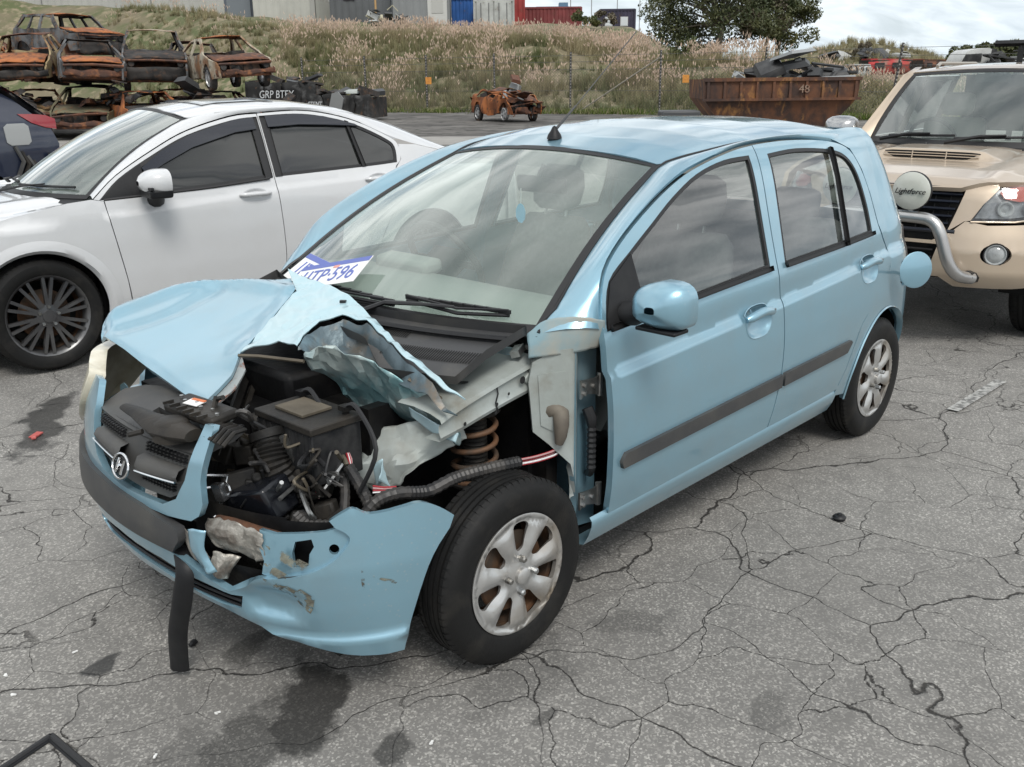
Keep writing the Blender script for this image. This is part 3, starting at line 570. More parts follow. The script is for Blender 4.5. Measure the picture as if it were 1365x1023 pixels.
# ---------------- trees ----------------
LEAFM=[mat('leaf_%d'%i,c,.6,col2=c2,nscale=.9,nlo=.4,nhi=.6) for i,(c,c2) in enumerate((((.042,.058,.022),(.095,.10,.038)),((.05,.075,.025),(.11,.11,.035)),((.11,.095,.065),(.15,.125,.085)))) ]
BARK=mat('bark',(.10,.085,.07),.9,col2=(.16,.14,.115),nscale=6,bump=.5,bscale=12)
def tree(loc,rx,rz,h,nclump,nleaf,leaf,lm,label,group=None,name='broadleaf_tree',seed=1,bare=.0):
    rg=np.random.default_rng(seed); root=empty(name,loc,0,label,'tree',group); b=MB(); tips=[]
    b.tube([(0,0,-.5),(.1,0,h*.2),(.0,.15,h*.42)],[.28*h/7,.22*h/7,.16*h/7],8)
    cl=[]
    for k in range(nclump):
        a=rg.uniform(0,6.28); u=rg.uniform(-.55,1); rr=math.sqrt(max(0,1-u*u*.8))*rg.uniform(.45,1.0); c=np.array([rx*rr*math.cos(a),rx*rr*math.sin(a),h*(.50 if nclump>22 else .55)+rz*u*rg.uniform(.7,1)]); cl.append((c,rx*rg.uniform(.16,.34)))
        if k%2==0: m_=Vector((c[0]*.4,c[1]*.4,lerp(h*.4,c[2],.5))); b.tube([(0,.1,h*.35),m_,tuple(c)],[.10*h/7,.06*h/7,.015],5)
    b.build('trunk',BARK,root)
    V=[];F=[]
    for c,s in cl:
        n=int(nleaf/nclump); d=rg.normal(0,1,(n,3)); d/=np.linalg.norm(d,axis=1)[:,None]; q=c+d*(s*rg.uniform(.35,1.05,(n,1))**.6)*np.array([1,1,.75])
        ax=rg.normal(0,1,(n,3)); ax/=np.linalg.norm(ax,axis=1)[:,None]; ay=np.cross(ax,rg.normal(0,1,(n,3))); ay/=np.linalg.norm(ay,axis=1)[:,None]; l=leaf*rg.uniform(.6,1.4,(n,1))
        for p,x,y in zip(q,ax*l,ay*l*.45): k=len(V); V+=[p-x,p+y,p+x,p-y]; F.append((k,k+1,k+2,k+3))
    mobj('crown',V,F,lm,root,smooth=0); return root
tree(LD(12.6,60,tz(12.6,60)),4.1,3.2,6.2,70,30000,.10,LEAFM[0],'large dark green tree on the bank behind the rusty skip',seed=4)
tree(LD(16.4,61,tz(16.4,61)),2.2,2.3,4.8,30,11000,.09,LEAFM[1],'mid green tree growing against the right of the large dark tree',seed=9)
tree(LD(15.0,58.5,tz(15,58.5)),1.6,1.5,4.2,14,1500,.10,LEAFM[2],'greyish half bare tree amid the dark green trees',seed=12,name='half_bare_tree')
for i,(px_,d,rx) in enumerate(((1268,170,3.6),(1290,175,4.6),(1312,170,4),(1335,180,5),(1360,175,4.4),(1385,170,5))):
    r=(px_-682)/1264*d; z=bz_(px_,86,d); tree(LD(r,d,min(z-1.2,tz(r,d)-.2)),rx,1.7,5.0,20,2600,.34,LEAFM[i%2],'distant round green tree on the far skyline behind the scrap yard','distant skyline trees',seed=20+i)
for i,(px_,d,s) in enumerate(((778,70,1.1),(800,72,.9),(1245,66,.9),(905,52,.9),(1130,70,.8),(930,54,.7),(690,50,.5))):
    r=(px_-682)/1264*d; tree(LD(r,d,tz(r,d)-.3),s,s*.7,1.5*s,12,1600,.09,LEAFM[(i+1)%3 if i!=2 else 1],['brown twiggy shrub right of the maroon container','small brown shrub left of the purple cabin','dark green shrub on the skyline right of the scrap hill','low green shrub at the left foot of the large tree','grey twiggy shrub on the scrap hill','second green shrub below the large tree','green shrub poking from the bank below the white container'][i],name='shrub',seed=40+i)
# ---------------- burnt-out cars ----------------
def rust(name,a,b_,c,n=2.2): return mat(name,a,.8,.15,col2=b_,nscale=n,nlo=.42,nhi=.6,col3=c,n3=(n*2.6,.52,.66),bump=.4,bscale=14)
RO=rust('rust_orange',(.40,.14,.045),(.20,.07,.03),(.06,.035,.026)); RD_=rust('rust_brown',(.13,.055,.032),(.06,.032,.024),(.24,.10,.045)); RY=rust('burnt_ochre',(.34,.27,.15),(.20,.085,.035),(.10,.075,.05)); RB=rust('burnt_black',(.018,.017,.017),(.05,.045,.042),(.10,.06,.04)); RG=rust('burnt_grey',(.14,.145,.15),(.035,.035,.036),(.16,.09,.05)); RW=rust('burnt_pale',(.40,.36,.28),(.22,.11,.05),(.10,.08,.06)); ROL=rust('burnt_olive',(.15,.14,.085),(.09,.075,.05),(.2,.10,.045))
SIL={'saloon':dict(out=[(.80,.30),(.82,.58),(.70,.72),(-.15,.90),(-.95,1.38),(-1.95,1.40),(-2.65,1.02),(-3.35,.98),(-3.45,.60),(-3.40,.30)],win=[[(-.45,.95),(-1.02,1.30),(-1.45,1.33),(-1.42,.95)],[(-1.52,.95),(-1.55,1.33),(-1.92,1.33),(-2.35,1.02),(-2.3,.95)]],wb=2.6,hw=.84,rw=.56,wx=(-.20,-.95),rx=(-1.95,-2.65),top=1.40),
'hatch':dict(out=[(.72,.30),(.75,.58),(.62,.74),(-.15,.93),(-.95,1.42),(-2.5,1.44),(-2.95,1.0),(-3.02,.6),(-2.95,.30)],win=[[(-.45,.97),(-1.0,1.34),(-1.4,1.37),(-1.38,.97)],[(-1.48,.97),(-1.5,1.37),(-2.35,1.37),(-2.6,1.02),(-2.5,.97)]],wb=2.45,hw=.82,rw=.58,wx=(-.18,-.95),rx=(-2.5,-2.95),top=1.44),
'suv':dict(out=[(.80,.42),(.82,.75),(.72,.95),(-.20,1.12),(-.85,1.66),(-2.9,1.68),(-3.35,1.15),(-3.42,.75),(-3.38,.42)],win=[[(-.45,1.16),(-.92,1.56),(-1.45,1.60),(-1.42,1.16)],[(-1.52,1.16),(-1.55,1.60),(-2.2,1.60),(-2.2,1.16)],[(-2.3,1.16),(-2.3,1.60),(-2.75,1.60),(-3.05,1.20)]],wb=2.65,hw=.90,rw=.66,wx=(-.25,-.85),rx=(-2.9,-3.3),top=1.68)}
def wreck(kind,r,d,z,yaw,label,m_side,m_roof,m_bon,seed=1,amp=.045,wheels='none',crush=1.,name='burnt_car',roll=0.):
    s=SIL[kind]; root=empty(name,LD(r,d,z),0,label,'wrecked car','burnt out wrecks'); _t=random.Random(seed*7); root.rotation_euler=(_t.uniform(-.07,.07) if z>.5 else 0,_t.uniform(-.05,.06) if z>.5 else 0,YAW+yaw+_t.uniform(-.14,.14))
    hw,rw,top=s['hw'],s['rw'],s['top']*crush
    def fy(x,zz):
        belt=.95 if kind!='suv' else 1.15
        y=hw-.02*((zz-.6)/.4)**2 if zz<belt else lerp(hw-.02,rw,(zz-belt)/(s['top']-belt)); 
        if x>.2: y-=.25*(x-.2)**2
        if x<-2.8: y-=.10*(x+2.8)**2
        return y
    wl=.32 if kind!='suv' else .36; ar=wl+.05
    def archpts(cx): return [(cx+ar*math.cos(a),wl+ar*math.sin(a)) for a in np.linspace(math.pi,0,9)]
    o=s['out']; zb=o[0][1]; bottom=[(-s['wb']-ar,zb)]+archpts(-s['wb'])+[(-s['wb']+ar,zb),(-ar,zb)]+archpts(0)+[(ar,zb)]
    # arch goes up from the sill: keep only points above sill
    bottom=[(x,max(zz,zb)) for x,zz in bottom]; outl=o+bottom
    for sy in (1,-1):
        p=panel('body_side',outl if True else None,lambda x,zz:(x,sy*fy(x,zz),zz*(1 if zz<.9 else lerp(1,crush,min(1,(zz-.9)/.4)))),m_side,root,holes=s['win'],res=.14,flange=.05,inward=(sy>0),smooth=30,cn=False); jitter_mesh(p,amp,2.2,seed)
    def deck(nm,pts,w,m,n=7):
        rows=[[(x,y,zz+.03*(1-(y/(w+.01))**2)) for y in np.linspace(-w,w,n)] for x,zz in pts]; q=MB().loft(rows).build(nm,m,root,smooth=30,solid=.02); jitter_mesh(q,amp*1.3,1.8,seed+3); return q
    a,c=s['wx']; deck('roof',[(lerp(s['wx'][1],s['rx'][0],t),top-.02*abs(t-.5)) for t in (0,.3,.6,1)],rw,m_roof)
    bz0=[zz for x,zz in o if abs(x-s['wx'][0])<.06][0] if any(abs(x-s['wx'][0])<.06 for x,_ in o) else .9
    deck('bonnet',[(lerp(.74,s['wx'][0],t),lerp(o[2][1],o[3][1],t)+.02*math.sin(t*3)) for t in (0,.3,.6,1)],hw-.1,m_bon)
    if kind=='saloon': deck('boot_lid',[(-2.65,1.0),(-3.0,.99),(-3.35,.96)],hw-.12,m_side)
    for x,zz0,zz1,nm in ((.78,.36,o[2][1]-.22,'front_panel'),(o[-2][0]+.02,.32,.95 if kind!='suv' else 1.1,'rear_panel')):
        q=MB().loft([[(x+.05*(1-abs(y)/hw),y,zz) for y in np.linspace(-hw+.08,hw-.08,7)] for zz in np.linspace(zz0,zz1,4)]).build(nm,RD_ if nm[0]=='f' and seed%2 else RB if nm[0]=='f' else m_side,root,smooth=30,solid=.02); jitter_mesh(q,amp*2.6,3,seed+5)
    b=MB(); b.bx((-3.2,-hw+.1,.30),(.6,hw-.1,.36)); b.bx((-.35,-hw+.12,.36),(-.15,hw-.12,.85)); b.build('floor_pan',RD_,root)
    rg=random.Random(seed)
    b=MB(); b.tube([(.80,-hw+.1,o[2][1]-.06),(.86,0,o[2][1]-.05),(.80,hw-.1,o[2][1]-.06)],.035,5); q=b.build('bumper_beam',RD_,root); jitter_mesh(q,amp*1.5,2,seed)
    for sy in (1,-1): b=MB(); b.tube([(.72,sy*(hw-.25),o[2][1]-.14),(.80,sy*(hw-.25),o[2][1]-.14)],.085,8); b.build('lamp_hole',RB,root)
    b=MB()
    for k in range(5): b.box((rg.uniform(-2.4,-.8),rg.uniform(-.5,.5),rg.uniform(.5,.8)),(rg.uniform(.2,.5),rg.uniform(.2,.5),rg.uniform(.3,.7)),(0,rg.uniform(-.3,.3),rg.uniform(0,1)))
    q=b.build('seat_frames',RB,root,smooth=0); q['kind']='stuff'
    for k in range(3): b=MB(); b.box((rg.uniform(.1,.6),rg.uniform(-.5,.5),rg.uniform(.45,.65)),(rg.uniform(.2,.4),rg.uniform(.2,.5),rg.uniform(.2,.3)),(0,0,rg.uniform(0,1))); b.build('burnt_engine',RB,root)
    if wheels!='none':
        for x in (0,-s['wb']):
            for sy in (1,-1):
                w=bpy.data.objects.new('wheel',None); link(w,root); w.location=(x,(hw-.10)*sy,wl-.01); 
                if sy<0: w.rotation_euler=(0,0,math.pi)
                b=MB(); b.lathe([(wl*.70,-.09),(wl*.72,.08),(wl*.66,.09),(wl*.60,.03),(wl*.6,-.08)],(0,0,0),'y',24); b.build('rim',mat('bare_alloy',(.5,.5,.5),.4,.6) if wheels=='alloy' else RB,w)
                b=MB()
                for k in range(5):
                    a=2*math.pi*k/5; b.box((wl*.36*math.cos(a),.06,wl*.36*math.sin(a)),(wl*.62,.03,.07),(0,-a,0))
                b.lathe([(.08,.05),(.07,.08),(.001,.085)],(0,0,0),'y',12); b.build('spokes',MATS['bare_alloy'] if wheels=='alloy' else RD_,w,smooth=0)
                if wheels=='alloy' and rg.random()<.6: b=MB(); b.lathe([(wl*.98,-.08),(wl,.0),(wl*.98,.08),(wl*.74,.10)],(0,0,0),'y',24); b.build('tyre',RB,w)
    return root
def rr_(px_,d): return (px_-682)/1264*d
# stacked rows on the left; yaw 0 means pointing away, 180 towards the camera
Dn=29.
def W(kind,pxc,dc,z,yaw,label,a,b_,c,seed,amp,wheels='none',crush=1.):
    t=rad(yaw); return wreck(kind,rr_(pxc,dc)-math.sin(t)*1.35,dc+math.cos(t)*1.35,z,t,label,a,b_,c,seed,amp,wheels,crush)
W('saloon',142,Dn,0,200,'olive burnt saloon shell on the ground under the dark stacked car',ROL,RB,ROL,3,.05)
W('hatch',78,Dn+.6,0,204,'burnt ochre shell with flattened roof at ground level left of the olive one',RY,RO,RY,5,.07,crush=.9)
W('saloon',18,Dn,0,198,'rust brown saloon shell on the ground at the end of the row',RD_,RO,RO,7,.06,crush=.92)
W('hatch',222,Dn-.8,-.05,206,'orange rusted shell with low arched roof frame behind the white saloon',RO,RO,RB,8,.05,crush=.9)
W('saloon',318,Dn,-.05,200,'dark burnt shell supporting the orange saloon on its roof',RD_,RB,RB,10,.06,crush=.9)
W('saloon',2,Dn+.4,1.32,196,'brown burnt car stacked at the far end of the upper row',RO,RO,RD_,11,.06)
W('hatch',72,Dn+.6,1.36,204,'burnt shell with pale ochre door stacked in the upper row',RY,RD_,RO,12,.05)
W('saloon',155,Dn-.3,1.30,202,'black and orange burnt saloon stacked above the olive shell',RG,RB,RO,13,.05)
W('suv',232,Dn+1.0,1.22,203,'grey burnt four wheel drive with bare alloy wheels in the upper row',RG,RW,RB,14,.04,'alloy')
W('saloon',326,Dn-.2,1.32,208,'orange rusted saloon with mottled ochre doors on top of the row',RW,RO,RD_,15,.04,'alloy')
W('suv',132,Dn+5,2.05,230,'orange rusted four wheel drive perched highest behind the stacked row',RG,RO,RO,16,.06,crush=.94)
W('saloon',30,Dn+5,1.7,196,'rusty shell lying behind the far end of the upper row',RD_,RO,RO,17,.06,crush=.9)
lone=wreck('hatch',rr_(682,36)+.35,34.6,0,rad(212),'small red brown crushed burnt car alone in front of the fence',RO,RD_,RD_,21,.14,'alloy',crush=.80); lone.scale=(.70,.82,.92)
# twisted metal on the lone wreck
tw=scrap('twisted_metal',rr_(690,34),34.0,.75,12,.7,.5,.8,[RO,RD_,SC1[1]],'twisted rusty panels piled on the crushed red brown car',.5,6)
# long burnt black truck bodies with graffiti
def burnt_box(px0,px1,d,H,rz,label,m,seed):
    r=rr_((px0+px1)/2,d); L=(px1-px0)/1264*d; root=empty('burnt_truck_body',LD(r,d,0),YAW-math.pi/2+rz,label,'wreck','burnt truck bodies')
    for x0 in np.linspace(-L/2,L/2,5)[:-1]:
        q=MB().loft([[(x0+L/4*t+.02,-.9-.05*math.sin(t*9+x0),z) for t in np.linspace(0.03,.97,6)] for z in np.linspace(.1,H,6)]).build('side_panel',m,root,smooth=30,solid=.03); jitter_mesh(q,.13,2.3,seed+x0)
    b=MB(); b.bx((-L/2,-.85,.1),(L/2,.9,H-.12)); q=b.build('load_box',RB,root); 
    for k in range(9):
        rg=random.Random(seed*10+k); b=MB(); b.box((rg.uniform(-.45,.45)*L,rg.uniform(-.6,.6),H+rg.uniform(-.05,.15)),(rg.uniform(.4,1.2),.3,rg.uniform(.05,.2)),(rg.uniform(-.3,.3),rg.uniform(-.4,.4),rg.uniform(0,3))); q=b.build('loose_scrap',RB if k%3 else SC1[2],root,smooth=0)
    return root,L
BT=rust('charred_panel',(.012,.012,.012),(.03,.03,.03),(.09,.09,.09),.8)
tb,Lb=burnt_box(352,440,39,1.38,.10,'charred truck body sprayed with white graffiti letters',BT,2)
SPR=mat('spray_white',(.55,.57,.58),.7)
text_obj('graffiti','GRP BTEX',.40,Matrix(((1,0,0,-.15),(0,0,-1,-1.24),(0,1,0,.95),(0,0,0,1))),SPR,tb,ext=.012,sx=.72,shear=.15)
tb,Lb=burnt_box(432,518,37.5,.95,-.22,'charred black truck body with grey door panel beside the lone wreck',BT,5)
text_obj('graffiti','STENT',.24,Matrix(((1,0,0,-Lb*.30),(0,0,-1,-1.24),(0,1,0,.62),(0,0,0,1))),SPR,tb,ext=.012,sx=.8,shear=.2)
b=MB(); b.prism([(-.35,.3),(.15,.25),(.3,.8),(.1,1.05),(-.15,1.0)],-1.05,-1.0,lambda x,y,z:(x,z,y)); b.build('grey_door',SC1[1],tb)
b=MB(); b.lathe([(.45,0),(.42,.08),(.25,.14),(.001,.15)],(.45,-.2,.98),'z',16); b.build('pale_pod',mat('pod_pale',(.35,.38,.36),.5),tb,smooth=60)
# ---------------- skip bin ----------------
SKR=mat('skip_rust',(.135,.058,.030),.8,.15,col2=(.055,.032,.025),nscale=2.6,nlo=.42,nhi=.58,col3=(.30,.145,.05),n3=(3.4,.56,.68),bump=.25,bscale=18,stretch=(1,1,.6))
sd=24.5; sk=empty('skip_bin',LD(rr_(1016,sd),sd,0),YAW-math.pi/2,'large rusty tapered skip bin numbered 48 heaped with black scrap','skip')
Lt=190/1264*sd/2; Lbm=Lt*.66
def skrow(z,L,w): return [(-L,-w,z),(L,-w,z),(L,w,z),(-L,w,z)]
b=MB(); b.loft([skrow(.25,Lbm,.75),skrow(.85,Lt*.93,.92),skrow(1.0,Lt*.985,.97)],close=True); b.F.append((0,1,2,3)); b.build('lower_hull',SKR,sk)
b=MB(); b.loft([skrow(1.0,Lt*.99,.98),skrow(1.44,Lt,1.0)],close=True); b.build('upper_band',SKR,sk)
for z,h_ in ((.985,.06),(1.44,.08)):
    b=MB(); b.box((0,-1.02,z),(2*Lt+.06,.07,h_)); b.build('rim_rail',SKR,sk)
for k in range(10): b=MB(); b.box((-Lt*.95+Lt*1.9*k/9,-1.015,1.21),(.06,.05,.40)); b.build('stiffener',SKR,sk)
text_obj('skip_number','48',.26,Matrix(((1,0,0,Lt*.28),(0,0,-1,-1.06),(0,1,0,1.21),(0,0,0,1))),mat('faded_number',(.27,.21,.16),.8,col2=(.16,.07,.04),nscale=9),sk,ext=.006)
scrap('skip_scrap',rr_(1040,24.5),24.5,1.42,30,1.9,.7,.55,[SC1[0],SC1[0],SC1[2],SC1[1],SC1[0]],'jumbled black car parts and grey sheet heaped in the skip bin',.62,8)
ty=empty('flattened_bale',LD(rr_(900,23.2),23.2,0),YAW-math.pi/2,'dark squashed tyre bale left of the skip bin','bale')
for k in range(3): b=MB(); b.lathe([(.26,-.09),(.30,-.05),(.30,.05),(.26,.09),(.18,.08),(.18,-.08)],(0,0,0),'z',20); b.xf(Matrix.Translation((.05*k,0,.12+.19*k))); b.build('old_tyre',TYRE if 'tyre_rubber' in MATS else RB,ty)
b=MB(); b.box((0,0,.62),(.9,.7,.3)); b.build('rubber_block',SC1[2],ty,bevel=.04)
# ---------------- scrap yard beyond, right ----------------
scrap('scrap_hill',rr_(1140,70),70,tz(rr_(1140,70),70)-.1,18,4.0,1.2,.3,[SC1[0],SC1[2],SC1[3]],'black scrap dumped along the crest of the grassy hill',1.3,10)
def wagon(px0,px1,d,pyb,H,m,label,nm='truck_wreck'):
    r=rr_((px0+px1)/2,d); L=(px1-px0)/1264*d; z=min(bz_((px0+px1)/2,pyb,d),tz(r,d)); root=empty(nm,LD(r,d,z),YAW-math.pi/2,label,'truck')
    q=MB().loft([[(x,-.9+.15*(i==3),zz) for x in np.linspace(-L/2,L/2,12)] for i,zz in enumerate((0,.3*H,.6*H,.85*H))]).build('body_side',m,root,smooth=30,solid=.05); jitter_mesh(q,.08,1.3,px0)
    b=MB(); b.box((0,0,H*.45),(L*.97,1.6,H*.8)); b.build('body_core',RB,root); b=MB(); b.box((0,0,H*.86),(L*.9,1.5,.1),(0,.02,0)); b.build('roof',m,root)
    for k in range(3): b=MB(); b.box((-L*.3+L*.3*k,-.93,H*.55),(L*.16,.05,H*.3)); b.build('window',SC1[0],root)
    return root
RED=rust('faded_red',(.42,.05,.05),(.30,.07,.05),(.25,.16,.13),.8)
wagon(1130,1202,58,97,.95,RED,'long faded red car wreck beyond the fence'); wagon(1112,1134,56,96,.7,SC1[3],'small white wreck at the left end of the red one','car_wreck'); wagon(1198,1238,55,97,.8,RD_,'brown rusted car wreck right of the red one','car_wreck'); wagon(1175,1215,66,84,.5,SC1[3],'low white car body behind the red wreck','car_wreck')
tk=empty('white_truck_cab',LD(rr_(1264,52),52,min(bz_(1264,99,52),tz(rr_(1264,52),52))),YAW-math.pi/2,'white truck cab with dark bonnet end facing left beyond the fence','truck')
WT=mat('truck_white',(.55,.56,.55),.5,col2=(.4,.4,.39),nscale=1)
b=MB(); b.prism([(-.85,0),(-.85,.55),(-.6,1.05),(-.35,1.2),(.55,1.28),(.7,1.2),(.7,0)],-.9,.9,lambda x,y,z:(x,z,y)); b.build('cab',WT,tk); b=MB(); b.prism([(-.80,.60),(-.60,.98),(.2,1.02),(.2,.62)],-.94,-.9,lambda x,y,z:(x,z,y)); b.build('side_window',SC1[0],tk); b=MB(); b.prism([(.6,.2),(.7,1.25),(.95,1.2),(1.05,.3)],-.92,.92,lambda x,y,z:(x,z,y)); b.build('rear_panel',SC1[0],tk); b=MB(); b.box((-.3,-.95,.42),(1.0,.05,.12)); b.build('step_bar',SC1[2],tk)
scrap('black_scrap_mound',rr_(1310,50),50,min(bz_(1310,100,50),tz(rr_(1310,50),50)+.1),22,2.2,1,1.3,[SC1[0],SC1[0],SC1[2]],'black scrap mound right of the white truck cab',.9,12)
scrap('mixed_scrap_row',rr_(1350,58),58,min(bz_(1350,99,58),tz(rr_(1350,58),58)+.1),26,3.2,1.2,1.4,[SC1[3],SC1[1],RD_,SC1[2]],'row of mixed white and rusty scrap beyond the gold pick-up roof',.8,14)
wagon(1320,1390,62,90,1.0,SC1[3],'white wreck body standing behind the mixed scrap row','car_wreck')
for i,(px_,d,z,n,lb) in enumerate(((48,27.8,.9,22,'dark tangle of burnt parts between the stacked shells and the rust brown saloon'),(190,27.6,.95,22,'black burnt debris heaped under the grey four wheel drive'),(290,27.6,.9,22,'rusty stands and debris under the orange saloon'),(385,30,.5,12,'charred lumps beside the graffiti truck body'))):
    scrap('burnt_debris',rr_(px_,d),d,z,n,1.3,.6,.5,[RB,RB,RD_,SC1[2]],lb,.42,60+i)
for i,(kd,px_,d,z,yw,lb,ma,mb,mc,cr) in enumerate((('saloon',268,31.5,0,200,'charred brown shell squeezed behind the orange arched one and the dark shell',RD_,RO,RD_,.9),('saloon',112,33,1.2,206,'rust red shell half hidden behind the ochre door car',RD_,RO,RO,.95),('hatch',278,33,1.3,200,'dark shell half hidden between the grey four wheel drive and the orange saloon',RB,RD_,RO,.95))):
    W(kd,px_,d,z,yw,lb,ma,mb,mc,80+i,.07,crush=cr)
# ================= crashed pale blue hatchback (x forward, y to its left, origin under front axle) =================
BLUE=paint('pale_blue_paint',(.25,.435,.535),metal=.5,rough=.32,dirt=.26)
BLUEW=paint('scuffed_blue_paint_sky_paled',(.42,.60,.66),metal=.25,rough=.42,dirt=.55,dcol=(.55,.58,.55),coat=.7)  # scuffed dusty paint, with the flap's bright sky reflection lightened into the colour
PRIMER=mat('dusty_inner_steel',(.33,.36,.34),.6,.2,col2=(.20,.18,.14),nscale=5,nlo=.45,nhi=.75,col3=(.42,.46,.45),n3=(2.2,.5,.65),bump=.15,bscale=30)
TEAL=mat('torn_inner_steel',(.17,.31,.33),.38,.5,col2=(.40,.47,.46),nscale=7,nlo=.42,nhi=.62,col3=(.16,.13,.10),n3=(12,.60,.74),bump=.3,bscale=25)
FOLD=mat('scraped_fold',(.11,.15,.17),.42,.45,col2=(.20,.15,.10),nscale=6,nlo=.52,nhi=.68,col3=(.22,.34,.40),n3=(3,.52,.66),bump=.3,bscale=30)
PLAST=mat('black_trim_plastic',(.012,.0125,.014),.5,spec=.3,col2=(.03,.03,.03),nscale=4,nlo=.45,nhi=.8,bump=.05,bscale=300)
GPLAST=mat('faded_grey_plastic',(.045,.046,.048),.55,col2=(.08,.077,.07),nscale=5,nlo=.42,nhi=.75,bump=.05,bscale=200)
RUB=mat('rubber_seal',(.012,.012,.013),.5)
TYRE=mat('tyre_rubber',(.010,.010,.010),.62,spec=.25,col2=(.028,.026,.023),nscale=9,nlo=.5,nhi=.8,bump=.1,bscale=120)
COVER=mat('dirty_silver_cover',(.52,.52,.51),.30,.65,col2=(.34,.29,.23),nscale=5,nlo=.47,nhi=.72,col3=(.22,.15,.09),n3=(16,.66,.80),bump=.04,bscale=40)
STEELD=mat('rusty_brake_steel',(.08,.06,.045),.7,.4,col2=(.16,.08,.04),nscale=12)
CHROME=mat('chrome',(.75,.76,.77),.12,1.)
METAL=mat('bare_steel',(.45,.46,.46),.32,.9,col2=(.25,.24,.22),nscale=10)
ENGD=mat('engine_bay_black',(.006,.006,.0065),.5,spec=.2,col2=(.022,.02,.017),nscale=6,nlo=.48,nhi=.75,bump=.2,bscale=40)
ENGB=mat('dusty_engine_plastic',(.016,.0155,.015),.5,spec=.25,col2=(.045,.039,.032),nscale=5,nlo=.42,nhi=.72,bump=.15,bscale=60)
TAN=mat('dusty_battery_top',(.075,.063,.045),.7,col2=(.13,.11,.08),nscale=8)
ALU=mat('corroded_aluminium',(.42,.40,.36),.5,.5,col2=(.16,.14,.12),nscale=16,nlo=.42,nhi=.62,bump=.5,bscale=60)
RUSTB=mat('brown_rust_bar',(.14,.065,.035),.8,.1,col2=(.06,.035,.025),nscale=14,bump=.3)
CLOTH=mat('charcoal_seat_cloth',(.15,.155,.155),.9,col2=(.19,.195,.195),nscale=30)
DASH=mat('grey_dash_plastic',(.22,.235,.225),.7)
WSG=glass('windscreen_glass',(.88,.96,.91),1.0,film=.145,filmcol=(.64,.76,.69))
SIDEG=glass('side_glass',(.68,.72,.70),1.3,film=.012)
LENSC=mat('yellowed_lens',(.75,.72,.60),.25,0,coat=.5,col2=(.55,.50,.38),nscale=10)
REDL=mat('red_lens',(.24,.008,.012),.15,0,coat=1.)
REDW=mat('red_wire',(.35,.02,.03),.45); PINKW=mat('pink_wire',(.5,.3,.3),.5); WHITEP=mat('white_print',(.8,.8,.8),.5)

HB=empty('hatchback_car',(0,0,0),0,'crashed pale blue five door hatchback with crumpled bonnet and missing front wing','car')
def itp(x,X,Y): return float(np.interp(x,X,Y))
ZS=[.15,.22,.30,.42,.55,.68,.80,.90,.95,1.05,1.15,1.25,1.33,1.40,1.46]
YS=[.765,.785,.802,.822,.830,.828,.815,.797,.782,.748,.714,.679,.645,.60,.50]
_zz=np.linspace(.1,1.5,141); _ys=np.interp(_zz,ZS,YS); _k=np.hanning(13); _k/=_k.sum(); _ys=np.convolve(np.r_[[_ys[0]]*6,_ys,[_ys[-1]]*6],_k,'valid')
def crease(x): return itp(x,[-2.7,-2.45,-1.48,-.4,.2],[.872,.862,.818,.782,.765])
def S0(x,z):
    y=itp(z,_zz,_ys)
    if x>-.2: y-=.10*(x+.2)**2
    if x<-1.9: y-=.075*((-1.9-x)/1.1)**2
    return y
def S(x,z):
    y=S0(x,z); d=z-crease(x)
    if d>0: y-=.011*min(1,d/.008)*(.5+.5*math.cos(math.pi*min(1,max(0,d-.01)/.11)))
    return y
def side(off=0.): return lambda x,z:(x,S(x,z)+off,z)
XR=([.2,.3,.5,.7,.9,1.0,1.2,1.38,1.46],[-2.96,-3.0,-3.05,-3.04,-3.0,-2.98,-2.88,-2.74,-2.62])
def Q(s,z,off=0.):
    if s>=-2.5: return (s,S(s,z)+off,z)
    t=min(1.,(-2.5-s)/.75); a=t**1.5*math.pi/2; n=2/3.
    X=itp(z,*XR); y0=S(-2.5,z)
    return (-2.5-(-2.5-X+off)*math.sin(a)**n if a>0 else -2.5,(y0+off)*max(0,math.cos(a))**n,z)
CL=[[(x,crease(x)+o) for x in np.linspace(-2.7,.2,100)] for o in (0,.008,-.018,.034,.060,.09,.13)]
def cls(*rs): return [clipline(l,a,b) for l in CL for a,b in rs]
def cup(x,z): return [(x+.090*math.copysign(abs(math.cos(a))**.75,math.cos(a)),z-.004+(.054 if math.sin(a)>0 else .064)*math.copysign(abs(math.sin(a))**.75,math.sin(a))) for a in np.linspace(0,2*math.pi,28,endpoint=False)]
def clipline(l,x0,x1): return [(x,z) for x,z in l if x0<x<x1]
FD=[(-.41,.325),(-.40,.55),(-.395,.78),(-.387,.89),(-.395,.96),(-.45,1.07),(-.56,1.15),(-.76,1.242),(-.96,1.31),(-1.14,1.347),(-1.36,1.376),(-1.510,1.386),(-1.485,1.25),(-1.462,1.10),(-1.448,.94),(-1.458,.80),(-1.456,.60),(-1.437,.45),(-1.415,.33)]
FWo=[(-.405,.918),(-.412,.955),(-.465,1.055),(-.60,1.125),(-.74,1.19),(-.89,1.258),(-1.07,1.318),(-1.27,1.35),(-1.452,1.355),(-1.425,1.17),(-1.40,.958),(-.86,.935)]
RD=[(-1.516,1.387),(-1.73,1.39),(-1.96,1.382),(-2.17,1.36),(-2.29,1.32),(-2.355,1.23),(-2.388,1.13),(-2.405,1.0),(-2.44,.93),(-2.482,.88),(-2.485,.80),(-2.40,.715),(-2.27,.655),(-2.16,.59),(-2.10,.50),(-2.06,.42),(-2.02,.36),(-1.98,.335),(-1.421,.33),(-1.443,.45),(-1.462,.60),(-1.464,.80),(-1.454,.94),(-1.468,1.10),(-1.491,1.25)]
